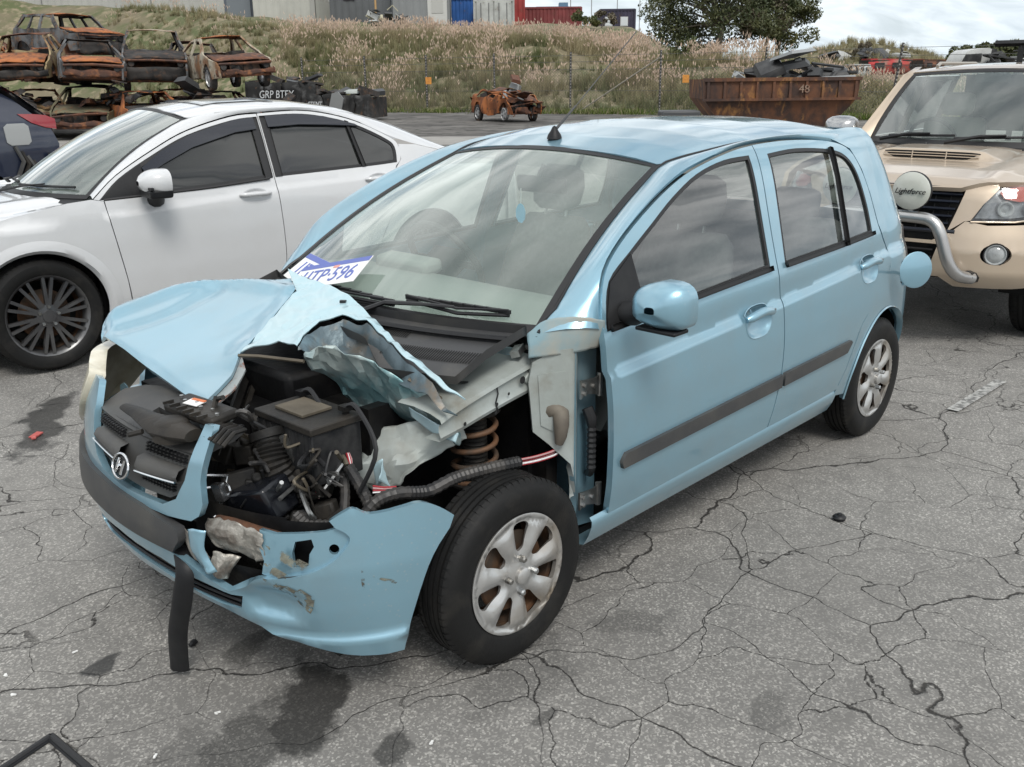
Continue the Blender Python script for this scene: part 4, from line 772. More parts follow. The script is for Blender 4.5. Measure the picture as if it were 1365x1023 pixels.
RWo=[(-1.585,1.352),(-1.82,1.358),(-2.10,1.337),(-2.235,1.30),(-2.305,1.22),(-2.332,1.09),(-2.325,.972),(-1.90,.962),(-1.51,.952)]
def ins(poly,d): # inset polygon by d (towards centroid, per edge normal)
    P=[np.array(p) for p in poly]; n=len(P); out=[]; area=sum(P[i][0]*P[(i+1)%n][1]-P[(i+1)%n][0]*P[i][1] for i in range(n)); sg=1 if area>0 else -1
    for i in range(n):
        a,b,c=P[i-1],P[i],P[(i+1)%n]; e1=(b-a)/np.linalg.norm(b-a); e2=(c-b)/np.linalg.norm(c-b); n1=np.array([-e1[1],e1[0]])*sg; n2=np.array([-e2[1],e2[0]])*sg
        m=n1+n2; m/=np.linalg.norm(m); out.append(tuple(b+m*d/max(.5,float(m@n1))))
    return out
def sm(poly,corners): return [tuple(p) for p in spline(poly,4,True,corners)]
FDs=sm(FD,(0,3,11,18)); FWs=sm(FWo,(0,8,10)); RDs=sm(RD,(0,18,24)); RWs=sm(RWo,(0,6,8))
def handle_parts(door,x,z,mirrored):
    # recess cup (slightly proud ring) and pull handle
    b=MB(); rows=[]
    for r,o in ((1.04,.0015),(1.0,.0035),(.96,.002),(.90,-.008),(.6,-.022),(.02,-.024)):
        rows.append([(x+.090*r*math.copysign(abs(math.cos(a))**.75,math.cos(a)),S(x+.090*r*math.cos(a),z-.004+.06*r*math.sin(a))+o,z-.004+(.054 if math.sin(a)>0 else .064)*r*math.copysign(abs(math.sin(a))**.75,math.sin(a))) for a in np.linspace(0,2*math.pi,28,endpoint=False)])
    b.loft(rows,close=True); c=b.build('handle_cup',BLUE,door,smooth=60)
    b=MB(); pts=[(x+.092-.184*t,S(x,z)+.002+.014*math.sin(math.pi*t)**.5,z+.012+.016*math.sin(math.pi*t)) for t in np.linspace(0,1,11)]
    b.tube(pts,[.012]+[.017]*9+[.012],8); h=b.build('door_handle',BLUE,door,smooth=60); h2=MB()
    h2.lathe([(.007,0),(.007,.002),(.004,.002),(.004,-.002)],(x-.07,S(x,z)+.024,z+.024),'y',12); h2.build('key_lock',METAL,h)
def make_side(mir):
    def done(o):
        return o
    d1=panel('front_door',FDs,side(),BLUE,HB,holes=[FWs,cup(-1.275,.795)],lines=cls((-1.17,-.42),(-1.435,-1.38)),res=.022,flange=.022,inward=True)
    panel('window_seal',FWs,side(-.001),RUB,d1,holes=[ins(FWs,.014)],res=.03,flange=.012,inward=True)
    panel('window_glass',ins(FWs,.012),side(-.009),SIDEG,d1,res=.06,flange=0,inward=True)
    panel('mirror_sail',[(-.409,.925),(-.418,.958),(-.468,1.052),(-.60,1.118),(-.612,.932)],side(.003),PLAST,d1,res=.04,flange=.01,inward=True)
    panel('belt_moulding',[(-.42,.915),(-1.402,.948),(-1.402,.966),(-.42,.936)],side(.004),RUB,d1,res=.05,flange=.01)
    panel('rub_strip',[(-.445,.475),(-.435,.500),(-.455,.525),(-1.45,.545),(-1.45,.492)],side(.013),GPLAST,d1,res=.05,flange=.014,inward=True)
    handle_parts(d1,-1.275,.795,mir)
    d2=panel('rear_door',RDs,side(),BLUE,HB,holes=[RWs,cup(-2.245,.838)],lines=cls((-2.14,-1.48),(-2.38,-2.345)),res=.022,flange=.022,inward=True)
    panel('window_seal',RWs,side(-.001),RUB,d2,holes=[ins(RWs,.013)],res=.03,flange=.012,inward=True)
    panel('window_divider',[(-2.088,1.345),(-2.112,1.340),(-2.052,.955),(-2.025,.955)],side(.001),RUB,d2,res=.04,flange=.012)
    panel('window_glass',ins([p for p in RWs if p[0]>-2.09]+[(-2.10,1.335),(-2.035,.965)] if False else RWs,.012),side(-.009),SIDEG,d2,res=.06,flange=0,inward=True)
    panel('belt_moulding',[(-1.512,.944),(-2.33,.964),(-2.33,.980),(-1.512,.964)],side(.004),RUB,d2,res=.05,flange=.01)
    panel('rub_strip',[(-1.468,.493),(-1.468,.546),(-2.045,.556),(-2.06,.545),(-2.02,.505)],side(.013),GPLAST,d2,res=.05,flange=.014,inward=True)
    handle_parts(d2,-2.245,.838,mir)
    # rear quarter
    arch=[(-2.455+.335*math.cos(a),.29+.335*math.sin(a)) for a in np.linspace(rad(175),rad(4),22)]
    qo=[(-2.0,.31),(-2.03,.36),(-2.067,.42),(-2.107,.50),(-2.167,.592),(-2.277,.663),(-2.407,.722),(-2.493,.80),(-2.490,.885),(-2.447,.937),(-2.413,1.0),(-2.396,1.13),(-2.362,1.237),(-2.30,1.328),(-2.19,1.366),(-2.05,1.405),(-2.4,1.41),(-2.62,1.40),(-2.80,1.33),(-2.86,1.2),(-2.90,.95),(-2.92,.6),(-2.90,.30),(-2.79,.29)]+arch+[(-2.115,.29)]
    q=panel('quarter_panel',qo,lambda s,z:Q(s,z),BLUE,HB,holes=[[(-2.665+.058*math.cos(a),.745+.058*math.sin(a)) for a in np.linspace(0,2*math.pi,20,endpoint=False)]],res=.035,flange=.03,inward=True)
    b=MB(); ar=[(-2.455+.335*math.cos(a),.29+.335*math.sin(a)) for a in np.linspace(rad(185),rad(-5),30)]
    b.loft([[Q(x,z,.002) for x,z in ar],[(lambda p:(p[0],p[1]+.008,p[2]))(Q(-2.455+(x+2.455)*.985,.29+(z-.29)*.985)) for x,z in ar],[(lambda p:(p[0],p[1]-.02,p[2]))(Q(-2.455+(x+2.455)*.96,.29+(z-.29)*.96)) for x,z in ar]]); b.build('arch_lip',BLUE,q,smooth=60)
    b=MB(); b.lathe([(.33,.755),(.335,.60),(.02,.58)],(-2.455,0,.29),'y',30,-.3,math.pi+.3); b.build('wheel_well',ENGD,q)
    # sill
    b=MB(); rows=[]
    for x in np.linspace(-.33,-2.02,18): rows.append([(x,S(x,.33)-.012,.335),(x,S(x,.31)+.001,.322),(x,S(x,.29)+.004,.305),(x,S(x,.27)-.004,.27),(x,S(x,.25)-.02,.232),(x,S(x,.2)-.10,.215)])
    b.loft(rows); b.build('sill',BLUE,HB,smooth=50)
    # A pillar and cant rail between door opening and windscreen / roof
    lo=[(-.385,.93),(-.392,.965),(-.444,1.078),(-.555,1.159),(-.755,1.251),(-.955,1.319),(-1.14,1.356),(-1.36,1.385),(-1.512,1.395),(-1.73,1.398),(-1.96,1.391),(-2.17,1.369)]
    lo=[Vector((x,S(x,z),z)) for x,z in resample(spline(lo,3),.03,False)]
    up=[Vector((-.235,.665,.925)),Vector((-.262,.655,.95))]+[ws(1.02,v) for v in (.1,.25,.4,.55,.7,.85,1.0)]+[RF(x,roof_y(x)) for x in (-1.12,-1.25,-1.5,-1.8,-2.1,-2.4)]
    def rs(P,n):
        P=[Vector(p) for p in P]; L=[0]
        for a,c in zip(P[:-1],P[1:]): L.append(L[-1]+(c-a).length)
        return [Vector([float(np.interp(t*L[-1],L,[p[i] for p in P])) for i in range(3)]) for t in np.linspace(0,1,n)]
    n=44; A=rs(lo,n); B_=rs([Vector(p) for p in spline([tuple(p) for p in up],4)],n); rows=[]
    for t in (0,.08,.3,.6,.88,1.0):
        row=[]
        for a,c in zip(A,B_):
            p=a.lerp(c,t); nn=Vector((.25,.75,.6)).normalized(); row.append(p+nn*(.022*math.sin(math.pi*t)-.012*(t in (0,))))
        rows.append(row)
    b=MB(); b.loft(rows[::-1]); sf=b.build('roof_side_frame',BLUE,HB,smooth=60)
    b=MB(); b.tube([p+Vector((0,.002,.002)) for p in B_],.0055,6); b.build('roof_moulding',RUB,sf)
def roof_y(x): return itp(x,[-2.75,-2.5,-2.2,-1.8,-1.4,-1.2,-1.03],[.47,.525,.55,.562,.560,.545,.512])
def RF(x,y):
    zc=itp(x,[-2.75,-2.6,-2.3,-1.9,-1.6,-1.35,-1.15,-1.0],[1.388,1.418,1.452,1.466,1.466,1.452,1.422,1.385]); u=abs(y)/.56
    return Vector((x,y,zc-.045*u*u-.022*u**6))
def ws(u,v):
    x0,z0=-.085-.155*u*u,.925; x1,z1=-1.005-.035*u*u,1.383-.042*u*u
    bul=.035*math.sin(math.pi*v); y=lerp(.655,.505,v)*u
    return Vector((lerp(x0,x1,v)+bul*.45,y,lerp(z0,z1,v)+bul*.9))
b4=len(bpy.data.objects)
make_side(False)
for o in [o for o in HB.children if o.type=='MESH']:
    m=mirror(o,HB)
    for c in o.children:
        mc=mirror(c,m)
        for g in c.children: mirror(g,mc)
# hinge-side roof, screen
rp=[(-1.012-.028*(y/.5)**2,y) for y in np.linspace(.505,-.505,13)]+[(x,-roof_y(x)) for x in np.linspace(-1.06,-2.72,24)]+[(-2.735,y) for y in np.linspace(-.4,.4,5)]+[(x,roof_y(x)) for x in np.linspace(-2.72,-1.06,24)]
panel('roof',rp,lambda x,y:RF(x,y),BLUE,HB,res=.06,flange=.008)
wsh=panel('windscreen',[(-1,0),(1,0),(1,1),(-1,1)],lambda u,v:ws(u,v),WSG,HB,res=.1,flange=0)
panel('windscreen_surround',[(-1.015,-.02),(1.015,-.02),(1.015,1.012),(-1.015,1.012)],lambda u,v:ws(u,v)+Vector((.001,0,.0025)),RUB,wsh,holes=[[(-.983,.03),(.983,.03),(.98,.982),(-.98,.982)]],res=.08,flange=.006)
panel('tint_band',[(-.955,.86),(.955,.86),(.957,.972),(-.957,.972)],lambda u,v:ws(u,v)+Vector((-.002,0,-.004)),glass('sun_band_glass',(.55,.58,.56),.2),wsh,res=.1,flange=0)
# tail
def tailrow(z,off=0.,t0=.40): return [Vector(Q(-2.5-.75*t,z,off)) for t in np.linspace(t0,1,12)]+[Vector(Q(-2.5-.75*t,z,off))*1 for t in []]
def tail_loft(name,zs,m,parent,off=0.,t0=.53):
    rows=[]
    for z in zs:
        h=[Vector(Q(-2.5-.75*t,z,off)) for t in np.linspace(t0,1,12)]; rows.append(h+[Vector((p.x,-p.y,p.z)) for p in h[::-1][1:]])
    return MB().loft(rows).build(name,m,parent,smooth=50)
tg=tail_loft('tailgate',[.60,.70,.80,.90,.97],BLUE,HB); tail_loft('rear_window',[.985,1.08,1.18,1.28,1.325],SIDEG,tg,-.004); tail_loft('roof_spoiler',[1.33,1.35,1.375,1.39],BLUE,tg,-.004)
tail_loft('rear_bumper',[.24,.30,.42,.52,.585],BLUE,HB,.012,.50)
for sy in (1,-1):
    b=MB(); rows=[]
    for z in (.74,.78,.84,.90,.95): rows.append([(lambda p:(p[0],p[1]*sy,p[2]))(Q(-2.5-.75*t,z,.008)) for t in np.linspace(.42,.62,5)])
    b.loft(rows if sy>0 else rows[::-1]); b.build('tail_lamp',REDL,HB,smooth=60)
# open fuel flap
p0=Vector(Q(-2.665,.745)); ff=MB(); fc=U(1221,360,y=.90); n=(CAMPOS-fc); nn=Vector((.55,.83,.08)).normalized(); tx=nn.cross(Vector((0,0,1))).normalized(); tz=tx.cross(nn)
for r0,r1,o in ((.0,.066,.0),): pass
rows=[[fc+tx*r*math.cos(a)+tz*r*math.sin(a)+nn*o for a in np.linspace(0,2*math.pi,28,endpoint=False)] for r,o in ((.001,.004),(.076,.003),(.082,.0),(.076,-.004),(.001,-.005))]
ff.loft(rows,close=True); fo=ff.build('fuel_flap',BLUE,HB,smooth=60)
ff=MB(); ff.tube([p0+Vector((.03,.0,0)),p0+Vector((-.02,.03,0)),fc-nn*.006+tx*-.03],.008,6); ff.build('flap_hinge',PLAST,fo)
ff=MB(); ff.lathe([(.06,.0),(.055,-.04),(.02,-.045),(.018,-.015),(.001,-.012)],(p0.x,p0.y-.002,p0.z),'y',20); ff.build('filler_cap',PLAST,HB)
# front door mirrors
def mirror_housing(sy):
    c=Vector((-.475,.935,1.0)); rows=[]
    for t in np.linspace(0,1,11):   # along x, from nose (front) to glass (rear)
        k=math.sin(min(1,t*1.5+.02)*math.pi/2)**.5; x=.065-.105*t; row=[]
        for a in np.linspace(0,2*math.pi,24,endpoint=False):
            ca,sa=math.cos(a),math.sin(a); e=.62
            yy=.090*k*math.copysign(abs(ca)**e,ca); zz=(.080 if sa>0 else .062*(.5+.5*k))*k*math.copysign(abs(sa)**(e if sa>0 else .45),sa)
            if yy<0: zz*=1-.25*(-yy/.09)
            row.append(c+Vector((x-.35*yy*.4,yy,zz)))
        rows.append(row)
    b=MB(); b.loft(rows,close=True); b.F.append(tuple(range(len(b.V)-24,len(b.V))))
    h=b.build('door_mirror',BLUE,HB,smooth=50)
    b=MB(); b.tube([(-.515,.785,.955),(-.512,.815,.957),(-.508,.845,.965)],[.05,.045,.034],12,flat=.8); b.build('mirror_foot',PLAST,h,smooth=50); b=MB(); b.box((-.485,.93,.934),(.075,.14,.012)); b.build('mirror_lower_trim',PLAST,h,bevel=.004)
    return h
h=mirror_housing(1)
# aerial
b=MB(); A0=RF(-1.10,-.02); b.lathe([(.03,0),(.026,.015),(.016,.03),(.008,.045),(.001,.05)],A0,'z',14); b.xf(Matrix.Translation(A0)@Matrix.Shear('XY',4,(-.3,0))@Matrix.Translation(-A0)) if False else None
an=b.build('aerial_base',PLAST,HB); top=U(880,76,y=.02)
top=A0+Vector((-.46,.04,.40)); b=MB(); b.tube([A0+Vector((0,0,.03)),A0.lerp(top,.25)+Vector((0,0,.02))],[.006,.004],6); b.tube([A0.lerp(top,.2)+Vector((0,0,.02)),top],.0022,5); b.build('aerial_rod',GPLAST,an)
# ---- wheels
def dome(R,prof): return lambda r: itp(r,*prof)
def make_wheel_cover(R,nsp,m,parent,y,holef,lugs,prof,name='wheel_cover'):
    holes=[]
    for k in range(nsp):
        a0=2*math.pi*k/nsp+.2; holes.append([tuple(q) for q in spline([(r*math.cos(a0+da),r*math.sin(a0+da)) for r,da in holef],3,True)])
    def fm(u,v):
        r=math.hypot(u,v); a=math.atan2(v,u)-.2; s=math.cos(nsp*a)
        return (u,y+itp(r,*prof)+(.012*(-s)-.004)*math.sin(min(1,max(0,(r-.05)/.125))*math.pi),v)
    o=panel(name,[(R*math.cos(a),R*math.sin(a)) for a in np.linspace(0,2*math.pi,96,endpoint=False)],fm,m,parent,holes=holes,res=.011,flange=.014,inward=True,smooth=50)
    return o
def tear(r0,r1,w0,w1):
    P=[(r0,0)]+[(lerp(r0,r1,t),lerp(w0,w1,t)/lerp(r0,r1,t)) for t in (.12,.35,.65,.9)]+[(r1,.5*w1/r1),(r1,-.5*w1/r1)]+[(lerp(r0,r1,t),-lerp(w0,w1,t)/lerp(r0,r1,t)) for t in (.9,.65,.35,.12)]
    return P
def hatch_wheel():
    w=bpy.data.objects.new('wheel',None); link(w,HB)
    t=tyre_mesh(.281,.156,.186).build('tyre',TYRE,w,smooth=40)
    c=make_wheel_cover(.185,7,COVER,w,.067,tear(.072,.163,.010,.033),4,([0,.03,.055,.10,.15,.170,.178,.185],[.014,.013,.006,.010,.010,.003,.010,.004]))
    for k in range(4):
        a=2*math.pi*k/4+.45; b=MB(); b.lathe([(.010,0),(.010,.018),(.006,.022),(.0005,.022)],(.052*math.cos(a),.072,.052*math.sin(a)),'y',8); b.build('lug_nut',METAL,c)
    b=MB(); b.lathe([(.027,0),(.026,.012),(.020,.017),(.0005,.018)],(0,.078,0),'y',20); cc=b.build('centre_cap',COVER,c)
    b=MB(); b.lathe([(.178,.04),(.165,.035),(.16,-.07)],(0,0,0),'y',32); b.lathe([(.125,.035),(.120,.04),(.06,.04),(.055,.055),(.0005,.055)],(0,0,0),'y',28); b.build('steel_rim',STEELD,w)
    return w
w0=hatch_wheel(); w0.location=(0,.733,.279); w0.rotation_euler=(0,rad(22),rad(-1.5))
for loc,rz,ry in (((-2.455,.724,.279),0,50),((0,-.733,.279),math.pi-.02,10),((-2.455,-.724,.279),math.pi,33)):
    w=copytree(w0,HB); w.location=loc; w.rotation_euler=(0,rad(ry),rz)
# ---- floor pan, firewall, interior
b=MB(); b.bx((-2.9,-.70,.20),(-.25,.70,.24)); b.build('floor_pan',ENGD,HB)
b=MB(); b.bx((-.30,-.68,.24),(-.26,.60,.86)); b.build('bulkhead',ENGD,HB)
b=MB(); rows=[]
for y in np.linspace(-.70,.70,15):
    k=1-(y/.8)**2*.2; rows.append([(-.20-.1*(y/.7)**2,y,.905),(-.45,y,.945),(-.62,y,.93),(-.68,y,.86),(-.66,y,.70),(-.5,y,.55)])
b.loft(rows); b.build('dashboard',DASH,HB,smooth=60)
b=MB(); b.box((-.62,-.36,.95),(.10,.30,.06),(0,.1,0)); b.build('instrument_hood',DASH,HB,bevel=.02)
sw=MB(); c=Vector((-.82,-.36,.93)); ax=Vector((-.85,0,.5)).normalized(); e1=Vector((0,1,0)); e2=ax.cross(e1)
ring=[c+e1*.185*math.cos(a)+e2*.185*math.sin(a) for a in np.linspace(0,2*math.pi,33)]; sw.tube(ring,.015,8,cap=False); sw.box(c-ax*.02,(.07,.16,.13),(0,-1.0,0)); sw.tube([c-e1*.17,c+e1*.17],.016,6); sw.tube([c,c-ax*.2],.03,8); sw.build('steering_wheel',PLAST,HB)
def seat(y,x,rear=False):
    s=bpy.data.objects.new('front_seat',None); link(s,HB)
    def slab(pts,w,name,r):
        rows=[]
        for (px,pz,th,ww) in pts:
            row=[]
            for a in np.linspace(0,2*math.pi,20,endpoint=False):
                ca,sa=math.cos(a),math.sin(a); row.append((px+th*math.copysign(abs(sa)**.7,sa),y+ww*math.copysign(abs(ca)**.6,ca),pz))
            rows.append(row)
        return MB().loft(rows,close=True,cap=True).build(name,CLOTH,s,smooth=70)
    slab([(x,.42,.03,.2),(x-.02,.48,.07,.24),(x-.08,.62,.075,.25),(x-.16,.85,.065,.235),(x-.21,1.0,.05,.20),(x-.225,1.04,.03,.16)],.24,'backrest',.05)
    slab([(x-.225,1.07,.03,.09),(x-.23,1.10,.05,.125),(x-.245,1.17,.055,.135),(x-.26,1.235,.045,.12),(x-.265,1.26,.02,.08)],.12,'headrest',.05)
    b=MB(); b.box((x+.24,y,.42),(.50,.48,.14),(0,-.12,0)); b.build('cushion',CLOTH,s,bevel=.04)
    b=MB(); 
    for dy in (-.06,.06): b.tube([(x-.215,y+dy,1.0),(x-.235,y+dy,1.10)],.007,6)
    b.build('headrest_post',METAL,s)
seat(.36,-1.28); seat(-.36,-1.28)
b=MB(); b.box((-2.0,0,.44),(.48,1.24,.18)); b.box((-2.28,0,.72),(.14,1.24,.60),(0,-.25,0)); rs_=b.build('rear_bench',CLOTH,HB,bevel=.05)
for y in (-.36,.36): b=MB(); b.box((-2.38,y,1.06),(.09,.24,.15),(0,-.2,0)); b.build('rear_headrest',CLOTH,rs_,bevel=.04)
mc=U(722,246,x=-1.02); b=MB(); b.box(mc,(.03,.235,.066),(0,.2,.08)); im=b.build('inside_mirror',PLAST,HB,bevel=.014)
b=MB(); b.tube([mc+Vector((.01,0,.02)),mc+Vector((-.01,0,.075))],.009,6); b.build('mirror_stalk',PLAST,im)
# ---- wipers and cowl
def cw(u,t): # cowl surface: u across (-1..1), t 0 at glass .. 1 at bonnet edge
    p=ws(u*1.0,.0); return Vector((p.x+.02+.27*t,p.y,p.z-.002-.07*t-.05*max(0,t-.6)))
cowl=panel('cowl_panel',[(-.98,0),(.98,0),(.96,1),(.62,1),(.40,.62),(.1,.46),(-.96,.40)],lambda u,t:cw(u,t),GPLAST,HB,res=.07,flange=.03)
sl=MB()
for k in range(64):
    for t0,t1,ua in ((.24,.36,-.25),(.50,.70,.2)):
        u=ua+k*(.0118 if t0<.5 else .0118)
        if t1>itp(u,[-.96,.1,.40,.62],[.37,.42,.56,.95]): continue
        a=cw(u,t0)+Vector((0,0,.003)); c=cw(u+.012,t1)+Vector((0,0,.003)); w=Vector((0,.0022,0)); sl.add([a-w,a+w,c+w,c-w],[(0,1,2,3)][::1])
sl.build('cowl_slots',mat('slot_black',(.004,.004,.004),.9),cowl,smooth=0)['kind']='stuff'
b=MB(); b.tube([cw(u,.22)+Vector((0,0,.012)) for u in np.linspace(-.95,.95,20)],.014,6,flat=.5); b.build('cowl_ridge',PLAST,cowl)
def wiper(pts,arm):
    b=MB(); b.tube(pts,.006,6); w=b.build('wiper',RUB,HB)
    b=MB(); P=[Vector(p) for p in pts]; 
    for i in range(9):
        q=P[0].lerp(P[-1],(i+.5)/9); b.box(q+Vector((0,0,.010)),(.012,.05,.012),(0,0,.1))
    b.tube([p+Vector((.004,0,.016)) for p in P],.0045,5); b.build('wiper_bridge',PLAST,w)
    b=MB(); b.tube(arm,[.016,.012,.009,.007],6,flat=.6); b.build('wiper_arm',PLAST,w)
wl=[(.90,.055),(.62,.045),(.34,.05),(.08,.06)]
wiper([ws(.86,.050)+Vector((.01,0,.012)),ws(.62,.035)+Vector((.012,0,.014)),ws(.30,.06)+Vector((.012,0,.014))],[cw(.10,.25)+Vector((0,0,.02)),ws(.22,.02)+Vector((.02,0,.03)),ws(.45,.03)+Vector((.02,0,.035)),ws(.60,.04)+Vector((.015,0,.03))])
wiper([ws(.25,.03)+Vector((.012,0,.014)),ws(-.15,.02)+Vector((.012,0,.014)),ws(-.60,.02)+Vector((.012,0,.016))],[cw(-.86,.15)+Vector((0,0,.012)),ws(-.62,.0)+Vector((.03,0,.014)),ws(-.32,.0)+Vector((.03,0,.016)),ws(-.02,.02)+Vector((.02,0,.02))])
# washer jets etc on bonnet below
# ---------------- crumpled front of the hatchback ----------------
_pl=[(.755,0),(.75,.12),(.73,.28),(.69,.43),(.63,.56),(.545,.665),(.43,.735),(.30,.775),(.1,.80)]
_P=np.array(spline([(.75,-.12)]+_pl,10)[10:]); _S=np.r_[0,np.cumsum(np.hypot(*np.diff(_P,axis=0).T))]
def BP(s,z,off=0.,scoop=True):
    a=abs(s); g=lambda q:np.array([np.interp(q,_S,_P[:,0]),np.interp(q,_S,_P[:,1])])
    p=g(a); t=g(a+.012)-g(max(a-.012,0)); t/=np.hypot(*t); n=np.array([t[1],-t[0]])
    k=itp(a,[.35,.85],[1,.3]) if z<.45 else 1.
    e=itp(z,[.15,.20,.26,.33,.40,.45,.55,.62,.70,.80],[-.12,-.085,-.05,-.02,-.005,0,-.010,-.018,-.034,-.075])*k+off
    if scoop:
        d=math.hypot((s-.53)/.095,(z-.345)/.05); e-=.035*math.exp(-d**4) if d<2 else 0
        if z<.25: e+=.012*(1-abs(z-.235)/.015) if abs(z-.235)<.015 else 0
    return Vector((p[0]+n[0]*e,(p[1]+n[1]*e)*(1 if s>=0 else -1),z))
cov=[(.715,.595),(.755,.615),(.78,.622),(.815,.603),(.86,.600),(.92,.603),(.97,.602),(1.02,.575),(1.062,.540),(1.045,.51),(.985,.45),(.945,.36),(.915,.26),(.90,.175),(.78,.180),(.65,.205),(.55,.228),(.43,.262),(.28,.29),(.05,.31),(-.2,.305),(-.43,.265),(-.65,.21),(-.85,.18),(-.92,.28),(-.96,.4),(-1.05,.54),(-.97,.60),(-.8,.60),(-.62,.56),(-.45,.50),(-.34,.45),(-.1,.437),(.1,.430),(.24,.420),(.33,.385),(.40,.36),(.46,.385),(.50,.42),(.56,.432),(.63,.447),(.70,.475),(.745,.51),(.765,.54),(.755,.56),(.73,.575)]
slot=[(.13,.385),(.22,.372),(.32,.362),(.435,.345),(.425,.305),(.35,.298),(.27,.310),(.10,.337),(-.1,.345),(-.3,.325),(-.34,.35),(-.3,.375),(-.1,.392)]
cov=[tuple(p) for p in spline(cov,3,True,(0,8,9,13,23,26,36,45))]
bc=panel('bumper_cover',cov,lambda s,z:BP(s,z),BLUE,HB,holes=[slot],res=.028,flange=.02)
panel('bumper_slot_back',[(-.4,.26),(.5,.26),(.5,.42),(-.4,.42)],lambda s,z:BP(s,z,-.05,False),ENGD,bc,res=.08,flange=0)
b=MB()
for z in (.333,.355): b.tube([BP(s,z-abs(s)*.06,-.012,False) for s in np.linspace(-.32,.43,16)],.007,5,flat=.6)
b.build('slot_bar',PLAST,bc)
# recess where the wing-side moulding was torn off
rec=[(.515,.555),(.56,.548),(.64,.555),(.70,.560),(.765,.575),(.775,.545),(.75,.505),(.70,.470),(.63,.440),(.545,.425),(.515,.432),(.525,.47),(.51,.51)]
rh=[(.617,.532),(.662,.540),(.668,.520),(.655,.500),(.650,.468),(.610,.463),(.607,.500)]
rr=[(.722+.014*math.cos(a),.512+.014*math.sin(a)) for a in np.linspace(0,2*math.pi,14,endpoint=False)]
rc=panel('moulding_recess',rec,lambda s,z:BP(s,z,-.016,False),BLUE,bc,holes=[rh,rr],res=.022,flange=.014)
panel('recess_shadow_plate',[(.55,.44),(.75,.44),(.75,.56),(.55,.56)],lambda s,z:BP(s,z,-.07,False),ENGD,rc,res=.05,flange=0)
b=MB(); b.tube([BP(s,z,-.004,False) for s,z in spline([(.735,.485),(.66,.452),(.57,.433)],6)],.003,5); b.build('recess_edge_clip',RUB,rc)
# scuffs on the corner below the recess
SCUF=mat('scrape_mark',(.20,.21,.17),.7,col2=(.09,.08,.06),nscale=40)
def _scuf():
    nt,N,L,b=nodes(SCUF); tc=N.new('ShaderNodeTexCoord'); n=N.new('ShaderNodeTexNoise'); n.inputs['Scale'].default_value=38; n.inputs['Detail'].default_value=6; mp=N.new('ShaderNodeMapping'); mp.inputs['Scale'].default_value=(.35,1,1); L.new(tc.outputs['Object'],mp.inputs[0]); L.new(mp.outputs[0],n.inputs['Vector']); r=N.new('ShaderNodeMapRange'); r.inputs['From Min'].default_value=.47; r.inputs['From Max'].default_value=.56; L.new(n.outputs['Fac'],r.inputs['Value']); L.new(r.outputs[0],b.inputs['Alpha'])
_scuf()
for k,(s0,z0,l,w) in enumerate([(.565,.415,.09,.022),(.605,.395,.10,.040),(.635,.385,.06,.050),(.625,.355,.06,.022),(.79,.43,.010,.07),(.85,.42,.07,.006),(.60,.50,.12,.03),(.56,.46,.08,.03)]):
    panel('scrape',[(s0-l/2,z0+.2*l),(s0-l*.1,z0+w*.5),(s0+l/2,z0-.2*l+w*.2),(s0+l*.35,z0-.28*l-w*.3),(s0-.15*l,z0-w*.5)],lambda s,z:BP(s,z,.0012),SCUF,bc,res=.02,flange=0)
# black moulding: stays on the right half, torn end hangs to the ground on the left
ms=panel('bumper_moulding',[(-.95,.53),(-.80,.545),(-.5,.55),(-.2,.55),(.08,.542),(.255,.52),(.268,.49),(.235,.445),(.10,.447),(-.2,.452),(-.6,.455),(-.93,.46)],lambda s,z:BP(s,z,.016+.006*math.cos((z-.5)*20),False),GPLAST,HB,res=.035,flange=.03)
hp=[U(238,728,x=.715),U(246,760,x=.735),U(243,800,x=.745),U(237,845,x=.745),U(240,893,x=.735)]
hp=[Vector(p) for p in spline([tuple(p) for p in hp],4)]; b=MB(); rows=[]
for i,p in enumerate(hp):
    t=i/(len(hp)-1); w=lerp(.022,.030,min(1,t*2.2)); ax=(Vector((-.55,.83,0))).normalized(); nn=Vector((.83,.55,.1)).normalized()
    rows.append([p-ax*w,p-ax*w*.6+nn*.010,p+nn*.012,p+ax*w*.6+nn*.010,p+ax*w,p+ax*w*.7-nn*.004,p-ax*w*.7-nn*.004])
b.loft(rows,close=True,cap=True); hs=b.build('hanging_strip',PLAST,ms,smooth=50); hs['label']='torn black moulding end hanging down to the asphalt'
# grille
go=[(-.285,.715),(-.1,.722),(.1,.722),(.285,.715),(.268,.66),(.235,.60),(.18,.572),(.05,.565),(-.05,.565),(-.18,.572),(-.235,.60),(-.268,.66)]
fo_=[(-.40,.79),(-.33,.79),(-.295,.735),(-.275,.65),(-.24,.592),(-.18,.563),(0,.556),(.18,.563),(.24,.592),(.275,.65),(.298,.735),(.322,.80),(.356,.80),(.343,.72),(.335,.66),(.345,.60),(.33,.565),(.30,.545),(.2,.535),(0,.532),(-.25,.54),(-.42,.555),(-.54,.58),(-.50,.635),(-.44,.70),(-.425,.74)]
gf=panel('grille_surround',fo_,lambda s,z:BP(s,z,.004,False),BLUE,HB,res=.025,flange=.02)
gr=panel('grille',go,lambda s,z:BP(s,z,-.020,False),GPLAST,HB,res=.03,flange=.01)
for s0,s1,z in ((-.25,-.075,.685),(.075,.25,.685),(-.25,-.075,.600),(.075,.25,.600)):
    b=MB()
    if 1:
        for k in range(11):
            s=lerp(s0,s1,k/10)*(1 if z>.65 else .82)
            for dz in (0,.010,.020): b.box(BP(s,z+dz*.9,-.014,False),(.012,.009,.0045))
    b.build('grille_mesh',RUB,gr,smooth=0)
